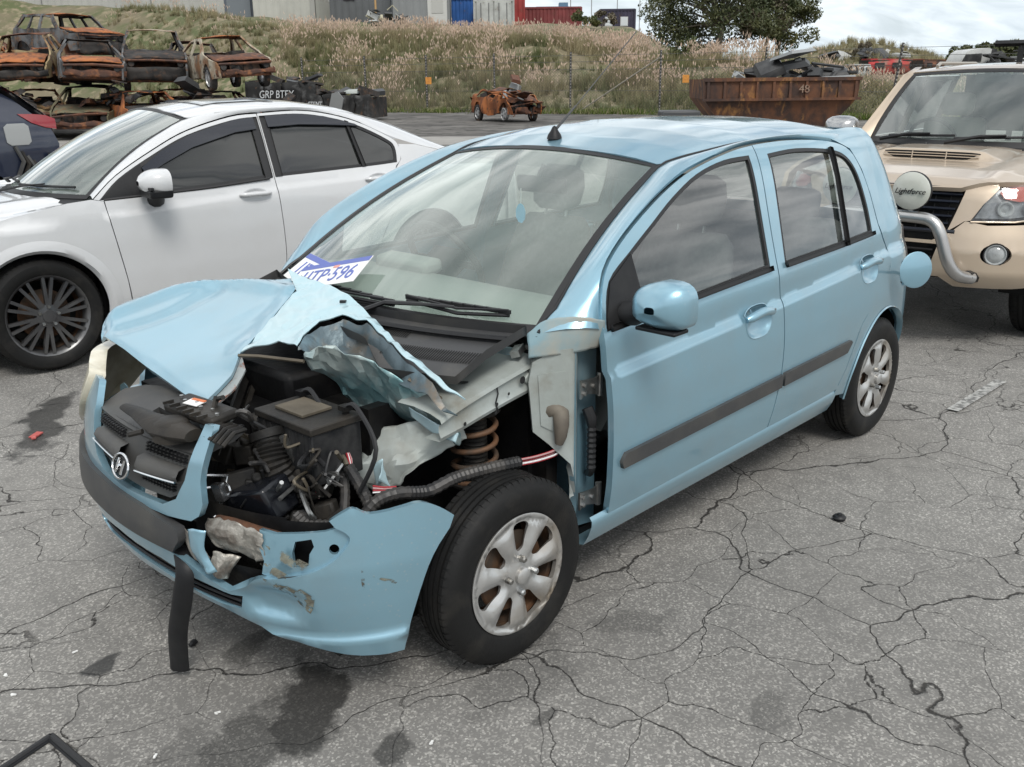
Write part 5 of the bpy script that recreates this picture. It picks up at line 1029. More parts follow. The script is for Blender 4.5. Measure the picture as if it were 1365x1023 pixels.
for sg in (-1,1):
    b=MB(); rows=[]
    for t in np.linspace(0,1,8):
        s=sg*lerp(.05,.248,t); zc=.640+.012*t; hh=lerp(.030,.020,t)
        rows.append([BP(s,zc+hh,-.022,False),BP(s,zc+hh*.8,.004,False),BP(s,zc,.012,False),BP(s,zc-hh*.8,.004,False),BP(s,zc-hh,-.022,False)])
    b.loft(rows if sg<0 else [r for r in rows][::-1],cap=False); w=b.build('grille_wing',GPLAST,gr,smooth=50)
    b=MB(); b.tube([BP(sg*lerp(.055,.245,t),.628+.012*t,.012,False) for t in np.linspace(0,1,8)],.0035,6); b.build('chrome_strip',CHROME,w)
ec=BP(-.005,.628,.022,False); M=frame3(ec,(0,1,0),(-.35,0,1)) 
b=MB(); b.tube([M@Vector((.046*math.cos(a),.034*math.sin(a),0)) for a in np.linspace(0,2*math.pi,29)],.0042,6,cap=False)
for pts in ([(-.020,-.021),(-.013,.0),(-.010,.022)],[(.010,-.022),(.013,0),(.020,.021)],[(-.012,-.003),(0,.003),(.012,.004)]): b.tube([M@Vector((x,y,.001)) for x,y in pts],[.0045,.0055,.0045],6)
b.build('grille_emblem',CHROME,gr,smooth=60)
b=MB(); b.lathe([(.042,0),(.03,.004),(.0005,.005)],(0,0,0),'z',24); b.xf(M@Matrix.Diagonal((1,.75,1,1))@Matrix.Translation((0,0,-.006))); b.build('emblem_back',PLAST,gr)
# slam panel cover above the grille
def SP(s,t): # t 0 front .. 1 rear
    p=BP(s,.722,-.01,False); return Vector((lerp(p.x,.50,t),lerp(p.y,p.y*.98,t),lerp(.727,.762,t)-.012*(1-t)**4))
sp=panel('slam_panel_cover',[(-.30,0),(.295,0),(.315,.55),(.30,.80),(.10,.78),(.04,.95),(-.2,.95),(-.28,.8),(-.33,.5)],lambda s,t:SP(s,t),GPLAST,HB,holes=[[(-.06,.33),(.02,.36),(.05,.50),(-.07,.52)]],res=.05,flange=.02)
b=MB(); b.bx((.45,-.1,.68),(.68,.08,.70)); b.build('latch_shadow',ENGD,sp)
b=MB(); c=U(222,562,z=.785); rows=[[c+Vector((-.01+.050*k*math.cos(a),.060*k*math.sin(a),h)) for a in np.linspace(0,2*math.pi,16,endpoint=False)] for k,h in ((1,-.05),(.98,-.012),(.85,.0),(.5,.006),(.02,.007))]; b.loft(rows,close=True); b.tube([tuple(c+Vector(v)) for v in ((.02,-.20,.0),(.015,-.14,-.003),(.01,-.08,-.012),(.0,-.02,-.02),(-.01,.05,-.02),(-.02,.10,-.02))],[.016,.024,.034,.05,.042,.03],10,flat=.55); b.tube([tuple(c+Vector((.055,-.03,-.02))),tuple(c+Vector((.08,-.06,-.03)))],.008,6); b.build('air_intake_snorkel',ENGB,HB,smooth=50)
b=MB(); b.box(c+Vector((-.10,.0,.005)),(.09,.24,.03),(.02,.1,.05)); cv=b.build('latch_cover',ENGB,HB,bevel=.01)
b=MB(); q=c+Vector((-.095,-.02,.024)); b.box(q,(.035,.055,.002),(0,.1,.2)); b.build('warning_sticker',mat('sticker_white',(.75,.74,.72),.5),cv); b=MB(); b.box(q+Vector((-.014,.0,.003)),(.010,.050,.002),(0,.1,.2)); b.build('sticker_heading',mat('sticker_orange',(.6,.16,.05),.5),cv)
for k in range(6):
    b=MB(); q=c+Vector((-.10+.012*(k%2),-.10+.042*k,.022)); b.lathe([(.006,-.006),(.006,.004),(.0003,.005)],q,'z',6); b.build('cover_bolt',METAL,cv)
    b=MB(); q=c+Vector((-.055,-.09+.036*k,.020)); b.box(q,(.03,.006,.008)); b.build('cover_rib',ENGB,cv)
for k in range(5):
    b=MB(); q=c+Vector((-.12,.10+.022*k,-.01)); b.tube([q,q+Vector((.05,.03,.012)),q+Vector((.09,.04,-.01))],.006,6); b.build('latch_lever',ENGB,cv)
def bracket(px,py,x,ang):
    c=U(px,py,x=x); b=MB(); M=frame3(c,(math.sin(ang)*.3,.75,.4),(0,-.3,1))
    b.prism([(-.018,-.03),(.018,-.03),(.022,.02),(.012,.035),(-.010,.035),(-.02,.018)],-.002,.002,lambda x,y,z:M@Vector((x,y,z))); o=b.build('wing_bracket',BLUE,HB,smooth=0)
    b=MB(); b.lathe([(.006,.003),(.0002,.003)],(0,0,0),'z',10); b.xf(M); b.build('bracket_hole',RUB,o)
bracket(274,580,.60,.3); bracket(168,525,.50,-.5)
# right-hand wing, head lamp (seen past the bonnet)
hl=panel('head_lamp',[(-.60,.585),(-.52,.64),(-.46,.70),(-.44,.79),(-.60,.815),(-.80,.81),(-.98,.79),(-.95,.68),(-.80,.585)],lambda s,z:BP(s,z,.02,False),LENSC,HB,res=.04,flange=.05)
wg=panel('front_wing',[(-.378,.33),(-.33,.33),(-.30,.45),(-.22,.54),(-.1,.60),(0,.615),(.1,.60),(.22,.54),(.30,.45),(.33,.52),(.30,.66),(.22,.75),(.0,.83),(-.2,.88),(-.372,.90)],lambda x,z:(x,-S(x,z),z),BLUE,HB,res=.05,flange=.03)
b=MB(); b.lathe([(.34,-.78),(.345,-.55),(.02,-.5)],(0,0,.29),'y',24,-.2,math.pi+.2); b.build('wheel_liner',ENGD,wg)
# ---- bonnet: one plane with dents, split by a sharp fold
_A=U(130,437,y=-.6); _T=U(270,540,y=.10); _F=U(395,393,y=-.2); _n=(_T-_A).cross(_F-_A).normalized(); _n=_n if _n.z>0 else -_n
_e1=(_T-_A).normalized(); _e2=_n.cross(_e1)
def HPu(px,py):
    d=ray(px,py); p=CAMPOS+d*((_A-CAMPOS).dot(_n)/d.dot(_n))-_A; return (p.dot(_e1),p.dot(_e2))
def segd(u,v,pts):
    return float(seg_dist(np.array([u]),np.array([v]),pts)[0]) if len(pts)>2 else 0
def pld(u,v,P):
    best=9
    for (x1,y1),(x2,y2) in zip(P[:-1],P[1:]):
        dx,dy=x2-x1,y2-y1; t=max(0,min(1,((u-x1)*dx+(v-y1)*dy)/(dx*dx+dy*dy+1e-12))); best=min(best,math.hypot(u-x1-t*dx,v-y1-t*dy))
    return best
px=lambda L:[HPu(*p) for p in L]
fold=px([(395,391),(362,430),(330,466),(322,474)])
ridge=px([(150,418),(205,398),(250,381),(275,377),(330,378),(385,388)]); cre=px([(165,438),(200,428),(235,415),(262,400),(290,385)])
front=px([(130,440),(200,489),(270,540)]); far=px([(130,440),(133,425),(142,410),(160,398),(205,384),(275,371),(340,369),(385,364)])
from mathutils import noise as MNO
def hH(u,v):
    h=-.010*math.exp(-(pld(u,v,cre)/.03)**2)-.006*abs(MNO.noise(Vector((u*6+2,v*4,1))))*max(0,1-pld(u,v,fold)/.25)+.016*math.exp(-(pld(u,v,ridge)/.035)**2)
    d=pld(u,v,front); h-=.012*max(0,1-d/.02)**1.6
    d=pld(u,v,far); h-=.030*max(0,1-d/.045)**1.5
    d=pld(u,v,fold); h+=.012*math.exp(-(d/.05)**2)
    return h+.004*MNO.noise(Vector((u*5,v*5,0)))
HO=lambda u,v:_A+_e1*u+_e2*v+_n*hH(u,v)
o1=px([(270,540),(235,514),(200,489),(165,463),(130,440),(133,425),(142,410),(160,398),(205,384),(240,376),(275,371),(310,369),(340,369),(385,364),(395,391),(362,430),(330,466),(322,474),(308,500),(292,518)])
hood=panel('bonnet',o1,HO,BLUE,HB,lines=[],res=.016,flange=.012,smooth=30)
tears=px([(322,474),(308,500),(292,518),(270,540),(292,530),(312,512),(326,488)])
panel('torn_edge',tears,lambda u,v:HO(u,v)-_n*.014,mat('torn_rusty_edge',(.35,.38,.38),.5,.4,col2=(.28,.10,.05),nscale=25,nlo=.5,nhi=.62,bump=.3),hood,res=.012,flange=.006)
arch_=px([(400,476),(412,455),(430,443),(460,434),(490,440),(515,462),(545,492),(580,518)])
def hF(u,v):
    d=pld(u,v,fold); h=.012*math.exp(-(d/.05)**2)+.018*min(1,d/.12)
    d=pld(u,v,arch_); h+=.020*math.exp(-(d/.03)**2)
    return h+.020*abs(MNO.noise(Vector((u*8,v*8,3))))-.010*abs(MNO.noise(Vector((u*16+4,v*11,5))))+.004*MNO.noise(Vector((u*26,v*26,3)))
HO2=lambda u,v:_A+_e1*u+_e2*v+_n*hF(u,v)
o2=px([(396,391),(385,364),(400,372),(432,382),(458,396),(480,412),(505,440),(540,478),(580,510),(622,541),(580,520),(545,494),(517,465),(492,443),(460,436),(430,446),(412,458),(400,477),(372,458),(350,465),(323,475),(331,466),(363,430)])
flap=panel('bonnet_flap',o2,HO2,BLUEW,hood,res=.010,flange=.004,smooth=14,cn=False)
b=MB(); q=HO2(*HPu(459,410)); b.box(q+_n*.004,(.012,.02,.008),(0,0,.6)); b.build('washer_jet',RUB,flap)
o3=px([(400,478),(412,458),(430,447),(460,437),(492,444),(517,466),(545,496),(580,522),(608,542),(578,530),(545,512),(500,486),(455,468),(425,468)])
panel('scraped_fold',o3,lambda u,v:HO2(u,v)-_n*(.004+.05*min(1,pld(u,v,arch_)/.06)),FOLD,hood,res=.010,flange=.003,smooth=14,cn=False)
def sheet(name,rows,m,parent,amp=.008,sc=14,n=5,solid=.0015,seed=0,smooth=16):
    R=[spline([tuple(p) for p in r],n) for r in rows]; k=len(R[0]); cols=[spline([tuple(R[i][j]) for i in range(len(R))],n) for j in range(k)]
    G=[[Vector(cols[j][i]) for j in range(k)] for i in range(len(cols[0]))]
    for r in G:
        for i,p in enumerate(r):
            nv=Vector(MNO.noise_vector(p*sc+Vector((seed,0,0)))); r[i]=p+(nv*.5+Vector([abs(q) for q in MNO.noise_vector(p*sc*1.7+Vector((0,seed,0)))])*1.1-Vector((.3,.3,.3)))*amp
    return MB().loft(G).build(name,m,parent,smooth=smooth,solid=solid)
sheet('torn_inner_skin',[[U(408,470,y=.20),U(440,462,y=.28),U(480,474,y=.36),U(530,500,y=.46),U(600,542,y=.58)],[U(415,492,y=.20),U(450,500,y=.26),U(495,515,y=.36),U(545,545,y=.47),U(612,580,y=.60)],[U(470,520,y=.24),U(478,545,y=.27),U(515,552,y=.36),U(560,570,y=.46),U(610,592,y=.60)]],TEAL,hood,amp=.022,sc=13,seed=2)
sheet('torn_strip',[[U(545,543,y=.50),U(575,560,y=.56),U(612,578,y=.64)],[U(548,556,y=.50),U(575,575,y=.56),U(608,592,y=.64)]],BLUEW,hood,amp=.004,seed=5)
b=MB(); b.tube([U(545,505,y=.50),U(590,533,y=.58),U(612,552,y=.63)],[.012,.010,.008],6,flat=.5); b.build('bonnet_brace',TAN,hood); b=MB(); b.tube([U(318,474,y=.02),U(345,475,y=.08),U(405,482,y=.22)],.006,5); b.build('bonnet_brace',TAN,hood)
# ---- structure behind the missing wing
def hp_y(x): return itp(x,[-.45,-.36,-.33,-.30,-.26,-.20],[.70,.71,.742,.745,.70,.655])
pil=panel('hinge_pillar',[(-.47,.24),(-.36,.265),(-.335,.33),(-.325,.42),(-.318,.46),(-.318,.86),(-.33,.90),(-.40,.915),(-.47,.90)],lambda x,z:(x,hp_y(x),z),mat('pillar_blue_grey',(.17,.30,.37),.42,.3,col2=(.27,.35,.37),nscale=3,nlo=.45,nhi=.7,bump=.1,bscale=20),HB,holes=[],res=.02,flange=.02,inward=True,smooth=50)
panel('pillar_front_plate',[(-.330,.38),(-.318,.46),(-.30,.51),(-.255,.575),(-.215,.62),(-.205,.78),(-.215,.84),(-.27,.875),(-.330,.88)],lambda x,z:(x,hp_y(x)-.004,z),PRIMER,pil,res=.02,flange=.02,inward=True,smooth=50)
panel('pillar_stamping',[(-.232,.64),(-.225,.80),(-.29,.81),(-.295,.66),(-.26,.62)],lambda x,z:(x,hp_y(x)+.001,z),PRIMER,pil,res=.03,flange=.006,inward=True)
b=MB(); b.bx((-.46,.60,.25),(-.40,.69,.95)); b.build('door_jamb',BLUE,pil)
for z in (.745,.375):
    b=MB(); b.prism([(-.33,z-.03),(-.355,z-.018),(-.40,z-.03),(-.44,z-.045),(-.44,z+.035),(-.40,z+.022),(-.355,z+.026),(-.33,z+.03)],.748,.755,lambda x,y,zz:(x,zz,y)); b.tube([(-.425,.752,z-.04),(-.425,.752,z+.035)],.010,8)
    for dx,dz in ((-.345,.012),(-.345,-.014),(-.39,0)): b.lathe([(.008,.755),(.008,.762),(.0003,.763)],(dx,0,z+dz),'y',6)
    b.build('door_hinge',METAL,pil,smooth=40)
b=MB(); pts=[(-.385,.735,.67),(-.387,.75,.64)]+[(-.388,.752,.62-.009*k) for k in range(18)]+[(-.395,.74,.45),(-.41,.72,.44)]
b.tube(pts,[.018,.019]+[.013 if k%2 else .0165 for k in range(18)]+[.013,.012],8); b.build('wiring_boot',RUB,pil,smooth=30)
# cowl side fairing
sheet('cowl_corner',[[(-.395,.792,.955),(-.33,.745,.972),(-.262,.672,.962),(-.215,.640,.925)],[(-.400,.785,.915),(-.33,.755,.925),(-.255,.695,.915),(-.205,.655,.895)],[(-.405,.765,.865),(-.33,.75,.865),(-.255,.70,.86),(-.20,.66,.855)]],mat('dusty_blue_steel',(.20,.31,.35),.75,.0,col2=(.33,.33,.29),nscale=6,nlo=.42,nhi=.66),HB,amp=.004)
# upper rail
rl=[(-.47,.84,.745),(-.34,.845,.75),(-.20,.825,.735),(-.06,.80,.715),(.06,.775,.695),(.14,.752,.685)]
b=MB(); rows=[]
for x,zt,zb in [tuple(p) for p in spline(rl,4)]:
    w=MNO.noise(Vector((x*9,1,0)))*.006*(1 if x>-.2 else .3); rows.append([(x,.46,zt+.012+w),(x,.53,zt+.016+w),(x,.600,zt+.010+w),(x,.640,zt+w),(x,.645,zt-.012),(x,.634,zt-.02),(x,.632,zb+.03),(x,.640,zb+.012),(x,.635,zb),(x,.57,zb-.004)])
b.loft(rows); rail=b.build('inner_wing_rail',PRIMER,HB,smooth=40)
b=MB()
for x,z,r in ((-.19,.80,.012),(-.08,.752,.006),(-.075,.728,.006),(.05,.728,.006),(-.30,.825,.007),(-.24,.84,.008),(-.13,.772,.005)): b.lathe([(r,.6445),(.0003,.6445)],(x,0,z-.012),'y',10)
b.lathe([(.014,.002),(.0003,.002)],(-.02,.57,.805),'z',12); b.build('rail_hole',RUB,rail)
b=MB(); b.prism([(-.20,.782),(-.22,.80),(-.42,.824),(-.44,.815),(-.44,.790),(-.41,.782),(-.22,.765)],.6,.641,lambda x,y,zz:(x,zz,y)); b.build('rail_stamping',PRIMER,rail,bevel=.004)
b=MB(); b.tube([(-.085,.638,.80),(-.088,.641,.77),(-.078,.641,.745),(-.088,.640,.715)],.0025,5); b.build('rail_tear',RUB,rail)
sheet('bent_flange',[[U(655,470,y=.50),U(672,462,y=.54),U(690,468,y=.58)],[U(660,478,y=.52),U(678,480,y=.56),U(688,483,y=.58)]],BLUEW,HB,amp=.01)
b=MB(); b.box(U(690,468,y=.60),(.05,.03,.02),(.3,.2,.4)); b.tube([U(700,462,y=.6),U(712,466,y=.62),U(708,474,y=.63)],.008,6); b.build('bent_bracket',METAL,HB)
# dark inner wheel house, strut and spring
b=MB(); b.bx((-.32,.36,.15),(.20,.40,.74)); b.bx((-.33,.38,.2),(-.28,.66,.74)); b.build('inner_wheel_house',ENGD,HB)
b=MB(); sx,sy=U(632,580,y=.55).x,.55
b.tube([(sx+.085*0+.066*math.cos(a),sy+.066*math.sin(a),.485+.215*a/(2*math.pi*4.2)) for a in np.linspace(0,2*math.pi*4.2,90)],.0085,8); sg=b.build('coil_spring',STEELD,HB,smooth=60)
b=MB(); b.tube([(sx,sy,.30),(sx,sy,.52),(sx,sy,.72)],[.028,.028,.03],12)
for k in range(14): b.tube([(sx,sy,.53+k*.013),(sx,sy,.536+k*.013),(sx,sy,.543+k*.013)],[.034,.041,.034],12,cap=False)
b.lathe([(.085,.475),(.088,.485),(.03,.482)],(sx,sy,0),'z',18); b.lathe([(.08,.70),(.085,.71),(.03,.715)],(sx,sy,0),'z',18); b.build('strut',ENGB,sg)
# crumpled apron
sheet('crumpled_apron',[[U(488,588,y=.36),U(520,570,y=.42),U(560,560,y=.50),U(612,562,y=.58)],[U(480,608,y=.36),U(515,600,y=.44),U(560,590,y=.52),U(622,585,y=.60)],[U(470,625,y=.38),U(500,622,y=.42),U(540,612,y=.50),U(585,602,y=.56)],[U(490,650,y=.40),U(505,660,y=.44),U(530,650,y=.48),U(545,632,y=.52)]],PRIMER,HB,amp=.018,sc=11,seed=9)
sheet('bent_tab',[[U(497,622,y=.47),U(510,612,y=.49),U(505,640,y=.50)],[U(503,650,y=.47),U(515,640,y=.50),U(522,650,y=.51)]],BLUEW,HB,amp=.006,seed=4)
# wiring loom
b=MB(); gp=U(742,548,y=.70); d=Vector((.1,.9,-.2)).normalized()
b.tube([gp-d*.05,gp-d*.02,gp,gp+d*.02,gp+d*.02+Vector((.01,.01,-.03)),gp+d*.015+Vector((.01,.012,-.07)),gp+d*.012+Vector((.012,.01,-.095))],[.048,.046,.034,.026,.024,.019,.013],14); b.build('loom_grommet',mat('dusty_rubber',(.10,.085,.07),.7,col2=(.16,.14,.11),nscale=10),HB,smooth=50)
LP=[U(748,590,y=.68),U(740,603,y=.70),U(715,612,y=.70),U(690,617,y=.69)]; wr=[REDW,REDW,PINKW,REDW,WHITEP,PINKW,REDW]
for k in range(7):
    b=MB(); oo=Vector((random.uniform(-.004,.004),random.uniform(-.006,.006),random.uniform(-.008,.008))); b.tube([Vector(p)+oo*s for p,s in zip(spline([tuple(p) for p in LP],4),[.5]*3+[1.2]*20)],.0026,5); b.build('loom_wire',wr[k],HB)
def corr(name,pts,r,m=PLAST,parent=HB,pitch=.008):
    P=resample(spline([tuple(p) for p in pts],8),pitch,False); MB().tube(P,[r*(1 if i%2 else .86) for i in range(len(P))],9).build(name,m,parent,smooth=30)
LB=mat('loom_black',(.02,.02,.021),.5,col2=(.07,.065,.06),nscale=12)
corr('wiring_loom',[U(692,616,y=.69),U(650,625,y=.68),U(605,638,y=.66),U(570,655,y=.64),U(530,658,y=.62),U(503,668,y=.60),U(485,690,y=.58)],.019,LB)
corr('wiring_loom',[U(464,622,y=.48),U(478,645,y=.52),U(490,668,y=.56),U(495,690,y=.58)],.018,LB); corr('wiring_loom',[U(458,632,y=.46),U(460,660,y=.50),U(458,690,y=.54)],.015,LB)
for k in range(4):
    b=MB(); b.tube([U(462+k,604,y=.47),U(464+k*1.5,612,y=.475),U(466+k,620,y=.48)],.0028,5); b.build('loom_wire',[REDW,WHITEP,REDW,PINKW][k],HB)
    b=MB(); b.tube([U(497,648+3*k,y=.58),U(512,650+2*k,y=.59),U(528,649+k,y=.60)],.0028,5); b.build('loom_wire',[REDW,PINKW,REDW,WHITEP][k],HB)
    if k<2: b=MB(); b.tube([U(421+k*2,648,y=.44),U(423+k*2,665,y=.45)],.0026,5); b.build('loom_wire',[REDW,PINKW][k],HB)
b=MB(); b.tube([U(462,612,y=.47),U(445,635,y=.46),U(430,655,y=.46)],[.005,.008,.005],6); b.build('earth_strap',METAL,HB)
# battery
bz=.765; B0=[U(352,546,z=bz),U(402,526,z=bz),U(468,548,z=bz),U(420,574,z=bz)]
bc_=sum(B0,Vector())/4; bu=((B0[3]-B0[0])+(B0[2]-B0[1])).normalized(); bv=Vector((-bu.y,bu.x,0)); lu=.255; lv=.165
def BBX(c,d,name,m,par,bev=.004):
    b=MB(); b.box((0,0,0),d); b.xf(frame3(c,bu,bv)); return b.build(name,m,par,bevel=bev)
bat=BBX(bc_-Vector((0,0,.095)),(lu,lv,.15),'battery',mat('battery_case',(.010,.011,.013),.45,spec=.25,col2=(.05,.05,.05),nscale=8),HB)
BBX(bc_-Vector((0,0,.010)),(lu+.012,lv+.012,.022),'battery_lid',ENGB,bat); BBX(bc_+Vector((0,0,.006))-bu*.02,(.13,.10,.008),'battery_label',TAN,bat,.001)
for k in range(9): BBX(bc_-Vector((0,0,.095))-bv*(lv/2)*0+bu*(lu*(k/8-.5)*.95)+bv*(-lv/2-.001),(.004,.006,.14),'case_rib',MATS['battery_case'],bat,0)
for sgn in (-1,1):
    b=MB(); q=bc_+bu*.10*sgn+bv*.055; b.tube([q,q+Vector((0,0,.02))],.010,8); b.box(q+Vector((0,0,.018)),(.03,.03,.014)); b.build('battery_terminal',ENGD,bat)
    b=MB(); b.tube(spline([tuple(q+Vector((0,0,.02))),tuple(q+bu*.05+Vector((0,0,.03))),tuple(q+bu*.10+Vector((0.02,0.05,-.06))),tuple(q+bu*.06+Vector((.06,.06,-.18)))],5),.007,6); b.build('battery_cable',RUB,bat)
b=MB(); q=U(385,600,y=.36); b.box(q,(.012,.02,.09),(.2,.2,.4)); b.build('battery_clamp',METAL,bat)
# intake hose, fan shroud, engine lumps
corr('intake_hose',[U(358,582,y=.30),U(362,600,y=.32),U(368,622,y=.34),U(385,650,y=.36),U(398,668,y=.37)],.047,ENGB,HB,.012)
b=MB(); q=U(357,580,y=.30); b.lathe([(.050,-.01),(.052,.012),(.044,.014),(.040,-.03),(.0005,-.03)],(0,0,0),'z',20); b.xf(frame3(q,(1,.2,.2),(-.2,1,.5))); b.build('hose_mouth',ENGB,HB)
b=MB(); b.tube([U(326,505,y=-.12),U(312,545,y=-.02),U(296,600,y=.08),U(288,650,y=.14)],.016,4); b.build('radiator_support',ENGB,HB); b=MB(); b.tube([U(340,505,y=-.12),U(326,548,y=-.0),U(310,610,y=.10)],.011,4); b.build('radiator_support',ENGB,HB)
b=MB(); b.bx((.42,-.42,.30),(.48,.12,.72)); b.build('radiator',ENGD,HB)
b=MB(); b.bx((-.05,-.45,.35),(.36,.20,.70)); b.bx((.0,-.35,.68),(.28,.12,.80)); eng=b.build('engine_block',ENGD,HB,bevel=.02)
for k,(u,v,yy,sz) in enumerate([(318,530,-.10,.06),(352,505,-.12,.07),(350,560,.15,.07),(420,510,.05,.10),(380,515,.0,.08),(330,600,.20,.08),(320,640,.25,.09),(345,650,.3,.07),(400,690,.42,.08),(370,680,.36,.07),(435,680,.48,.06),(300,600,.15,.07),(430,650,.42,.07),(345,615,.24,.06)]):
    b=MB(); q=U(u,v,y=yy); b.box(q,(sz*random.uniform(.5,1.1),sz*random.uniform(.5,1.1),sz*random.uniform(.4,.9)),(random.uniform(-.4,.4),random.uniform(-.4,.4),random.uniform(0,1.5))); 
    if k%2: b.tube([q,q+Vector((.02,.03,.05))],sz*.22,9)
    b.build('engine_component',ENGB if k%3 else ENGD,HB,bevel=.008)
for k in range(34):
    u=random.uniform(295,450); v=random.uniform(585 if u>345 else 545,705); y0=.22+.3*(u-300)/140; pts=[]
    for j in range(4): pts.append(tuple(U(u+random.uniform(-22,22),v+random.uniform(-20,20),y=y0+random.uniform(-.05,.05))))
    b=MB(); b.tube(spline(pts,5),random.uniform(.0025,.007),6); b.build('engine_hose',[LB,ENGB,RUB,ENGB,METAL][k%5] if k%11 else TAN,HB)
corr('intake_hose',[U(398,690,y=.46),U(415,703,y=.52),U(440,706,y=.58)],.026,LB)
b=MB(); b.box(U(345,665,y=.33),(.10,.20,.10),(.3,.2,.2)); b.build('lamp_housing_back',mat('glossy_black',(.008,.009,.012),.2),HB,bevel=.01)
# broken head-lamp bracket, bright zinc
b=MB(); y=.27
b.tube([U(272,634,y=y),U(303,634,y=y),U(300,650,y=y),U(294,672,y=y),U(296,682,y=y),U(285,690,y=y)],.004,5); b.box(U(293,656,y=y),(.02,.03,.05),(.2,.1,.3)); b.tube([U(309,660,y=y+.01),U(322,672,y=y+.01)],.006,6); b.tube([U(267,652,y=y),U(280,650,y=y)],.004,5)
rg=[Vector(U(303,652,y=y+.01))+Vector((0,.016*math.cos(a),.016*math.sin(a))) for a in np.linspace(0,2*math.pi,15)]; b.tube(rg,.004,5); b.build('lamp_bracket',mat('bright_zinc',(.62,.63,.64),.2,.95),HB,smooth=50)
# bumper bar remains
b=MB(); b.tube([U(290,692,y=.30),U(310,698,y=.36),U(345,708,y=.43),U(378,716,y=.50)],[.016,.020,.017,.014],8,flat=.7); b.build('bumper_bar',RUSTB,HB,smooth=40)
b=MB(); b.tube([U(340,706,y=.40),U(372,696,y=.42),U(380,706,y=.44)],[.008,.010,.006],6); b.build('bar_bracket',RUSTB,HB)
def bs(rows,name,m,amp,seed,off=-.03): return sheet(name,[[BP(s,z,off+d,False) for s,z,d in r] for r in rows],m,HB,amp=amp,sc=22,seed=seed)
bs([[(.33,.545,0),(.40,.555,.0),(.47,.552,.01),(.53,.548,.02)],[(.33,.515,.01),(.40,.52,.02),(.47,.50,.0),(.53,.49,.015)],[(.36,.47,.0),(.39,.46,-.02),(.47,.45,-.02),(.53,.46,.0)]],'crumpled_absorber',ALU,.010,1)
bs([[(.36,.47,.01),(.39,.46,0),(.42,.45,-.02)],[(.35,.43,.02),(.37,.42,.03),(.40,.41,0)],[(.345,.40,.02),(.37,.395,.03),(.39,.385,.01)]],'crumpled_absorber',ALU,.008,3)
bs([[(.255,.51,.02),(.29,.515,.035),(.33,.52,.02)],[(.26,.47,.02),(.29,.465,.03),(.33,.47,.02)],[(.28,.435,.02),(.31,.43,.025),(.34,.44,.01)]],'crumpled_absorber',ALU,.006,7)
bs([[(.30,.53,.045),(.335,.54,.05),(.36,.535,.04)],[(.31,.47,.045),(.345,.47,.05),(.355,.48,.04)],[(.345,.42,.04),(.365,.415,.045),(.38,.42,.03)]],'torn_bumper_strip',BLUE,.004,8)
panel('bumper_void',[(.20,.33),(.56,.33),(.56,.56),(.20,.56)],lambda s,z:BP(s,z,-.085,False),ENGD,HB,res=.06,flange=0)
# arch liner remnant behind bumper corner
sheet('arch_liner_remnant',[[U(584,735,y=.70),U(600,735,y=.66)],[U(567,770,y=.70),U(588,762,y=.66)],[U(549,812,y=.69),U(560,800,y=.66)],[U(541,832,y=.69),U(547,826,y=.67)]],PLAST,HB,amp=.004)
b=MB(); b.bx((-.2,-.6,.16),(.5,.6,.20)); b.build('undertray',ENGD,HB)
# ---- number plates under the wiper, air freshener
PLW=mat('plate_white',(.78,.78,.76),.35); PLB=mat('plate_blue',(.09,.13,.42),.35); 
def plate(c,x,y,label,txt,off):
    M=frame3(c,x,y); r=empty('number_plate',c,0,label,'number plate'); M0=Matrix.Translation(-Vector(c))@M
    b=MB(); b.box((0,0,0),(.372,.134,.002)); b.xf(M0); b.build('plate_sheet',PLW,r)
    b=MB(); b.box((0,.054,.0016),(.366,.024,.001)); b.xf(M0); b.build('blue_band',PLB,r)
    text_obj('plate_text',txt,.105,M0@Matrix.Translation((off,-.012,.0018)),PLB,r,sx=.80)
    b=MB(); b.box((.02,.036,.0018),(.030,.014,.001)); b.xf(M0); b.build('plate_badge',mat('plate_badge_red',(.7,.3,.25),.4),r)
def plate_from(px4,u,v0,lift): # lie on the glass
    pass
gn=(ws(-.6,.1)-ws(-.5,.1)).cross(ws(-.55,.15)-ws(-.55,.05)); gn=gn if gn.z>0 else -gn; gn.normalize()
def onglass(px_,py_,lift):
    # intersect pixel ray with glass plane near lower right corner
    o=ws(-.55,.1)+gn*lift; d=ray(px_,py_); return CAMPOS+d*((o-CAMPOS).dot(gn)/d.dot(gn))
a1=onglass(410,356,.030); a2=onglass(498,341,.030); xd=(a2-a1).normalized(); yd=gn.cross(xd)
plate(a2-xd*.186-yd*.067,xd,yd,'white number plate reading 596 lying uppermost under the wiper on the windscreen','1ITP·596',0)
b1=onglass(414,338,.022); b2=onglass(437,349,.022); xd2=(b2-b1).normalized(); yd2=gn.cross(xd2)
plate(b1+xd2*.186-yd2*.067,xd2,yd2,'white number plate mostly hidden beneath another plate under the wiper','1ITP·596',0)
fc2=U(694,282,x=-1.0); fr=empty('air_freshener',fc2,0,'bright blue hanging air freshener dangling below the inside mirror','air freshener')
b=MB(); b.prism([(-.022,-.03),(-.008,-.045),(.010,-.043),(.024,-.022),(.024,.006),(.012,.026),(.0,.032),(-.014,.024),(-.025,.0)],-.002,.002,lambda x,y,z:(z,-x,y)); b.build('scented_card',mat('freshener_blue',(.08,.45,.75),.5),fr)
b=MB(); b.tube([(0,0,.03),(.0,.004,.06),(.0,.002,.09)],.002,5); b.build('freshener_string',WHITEP,fr)

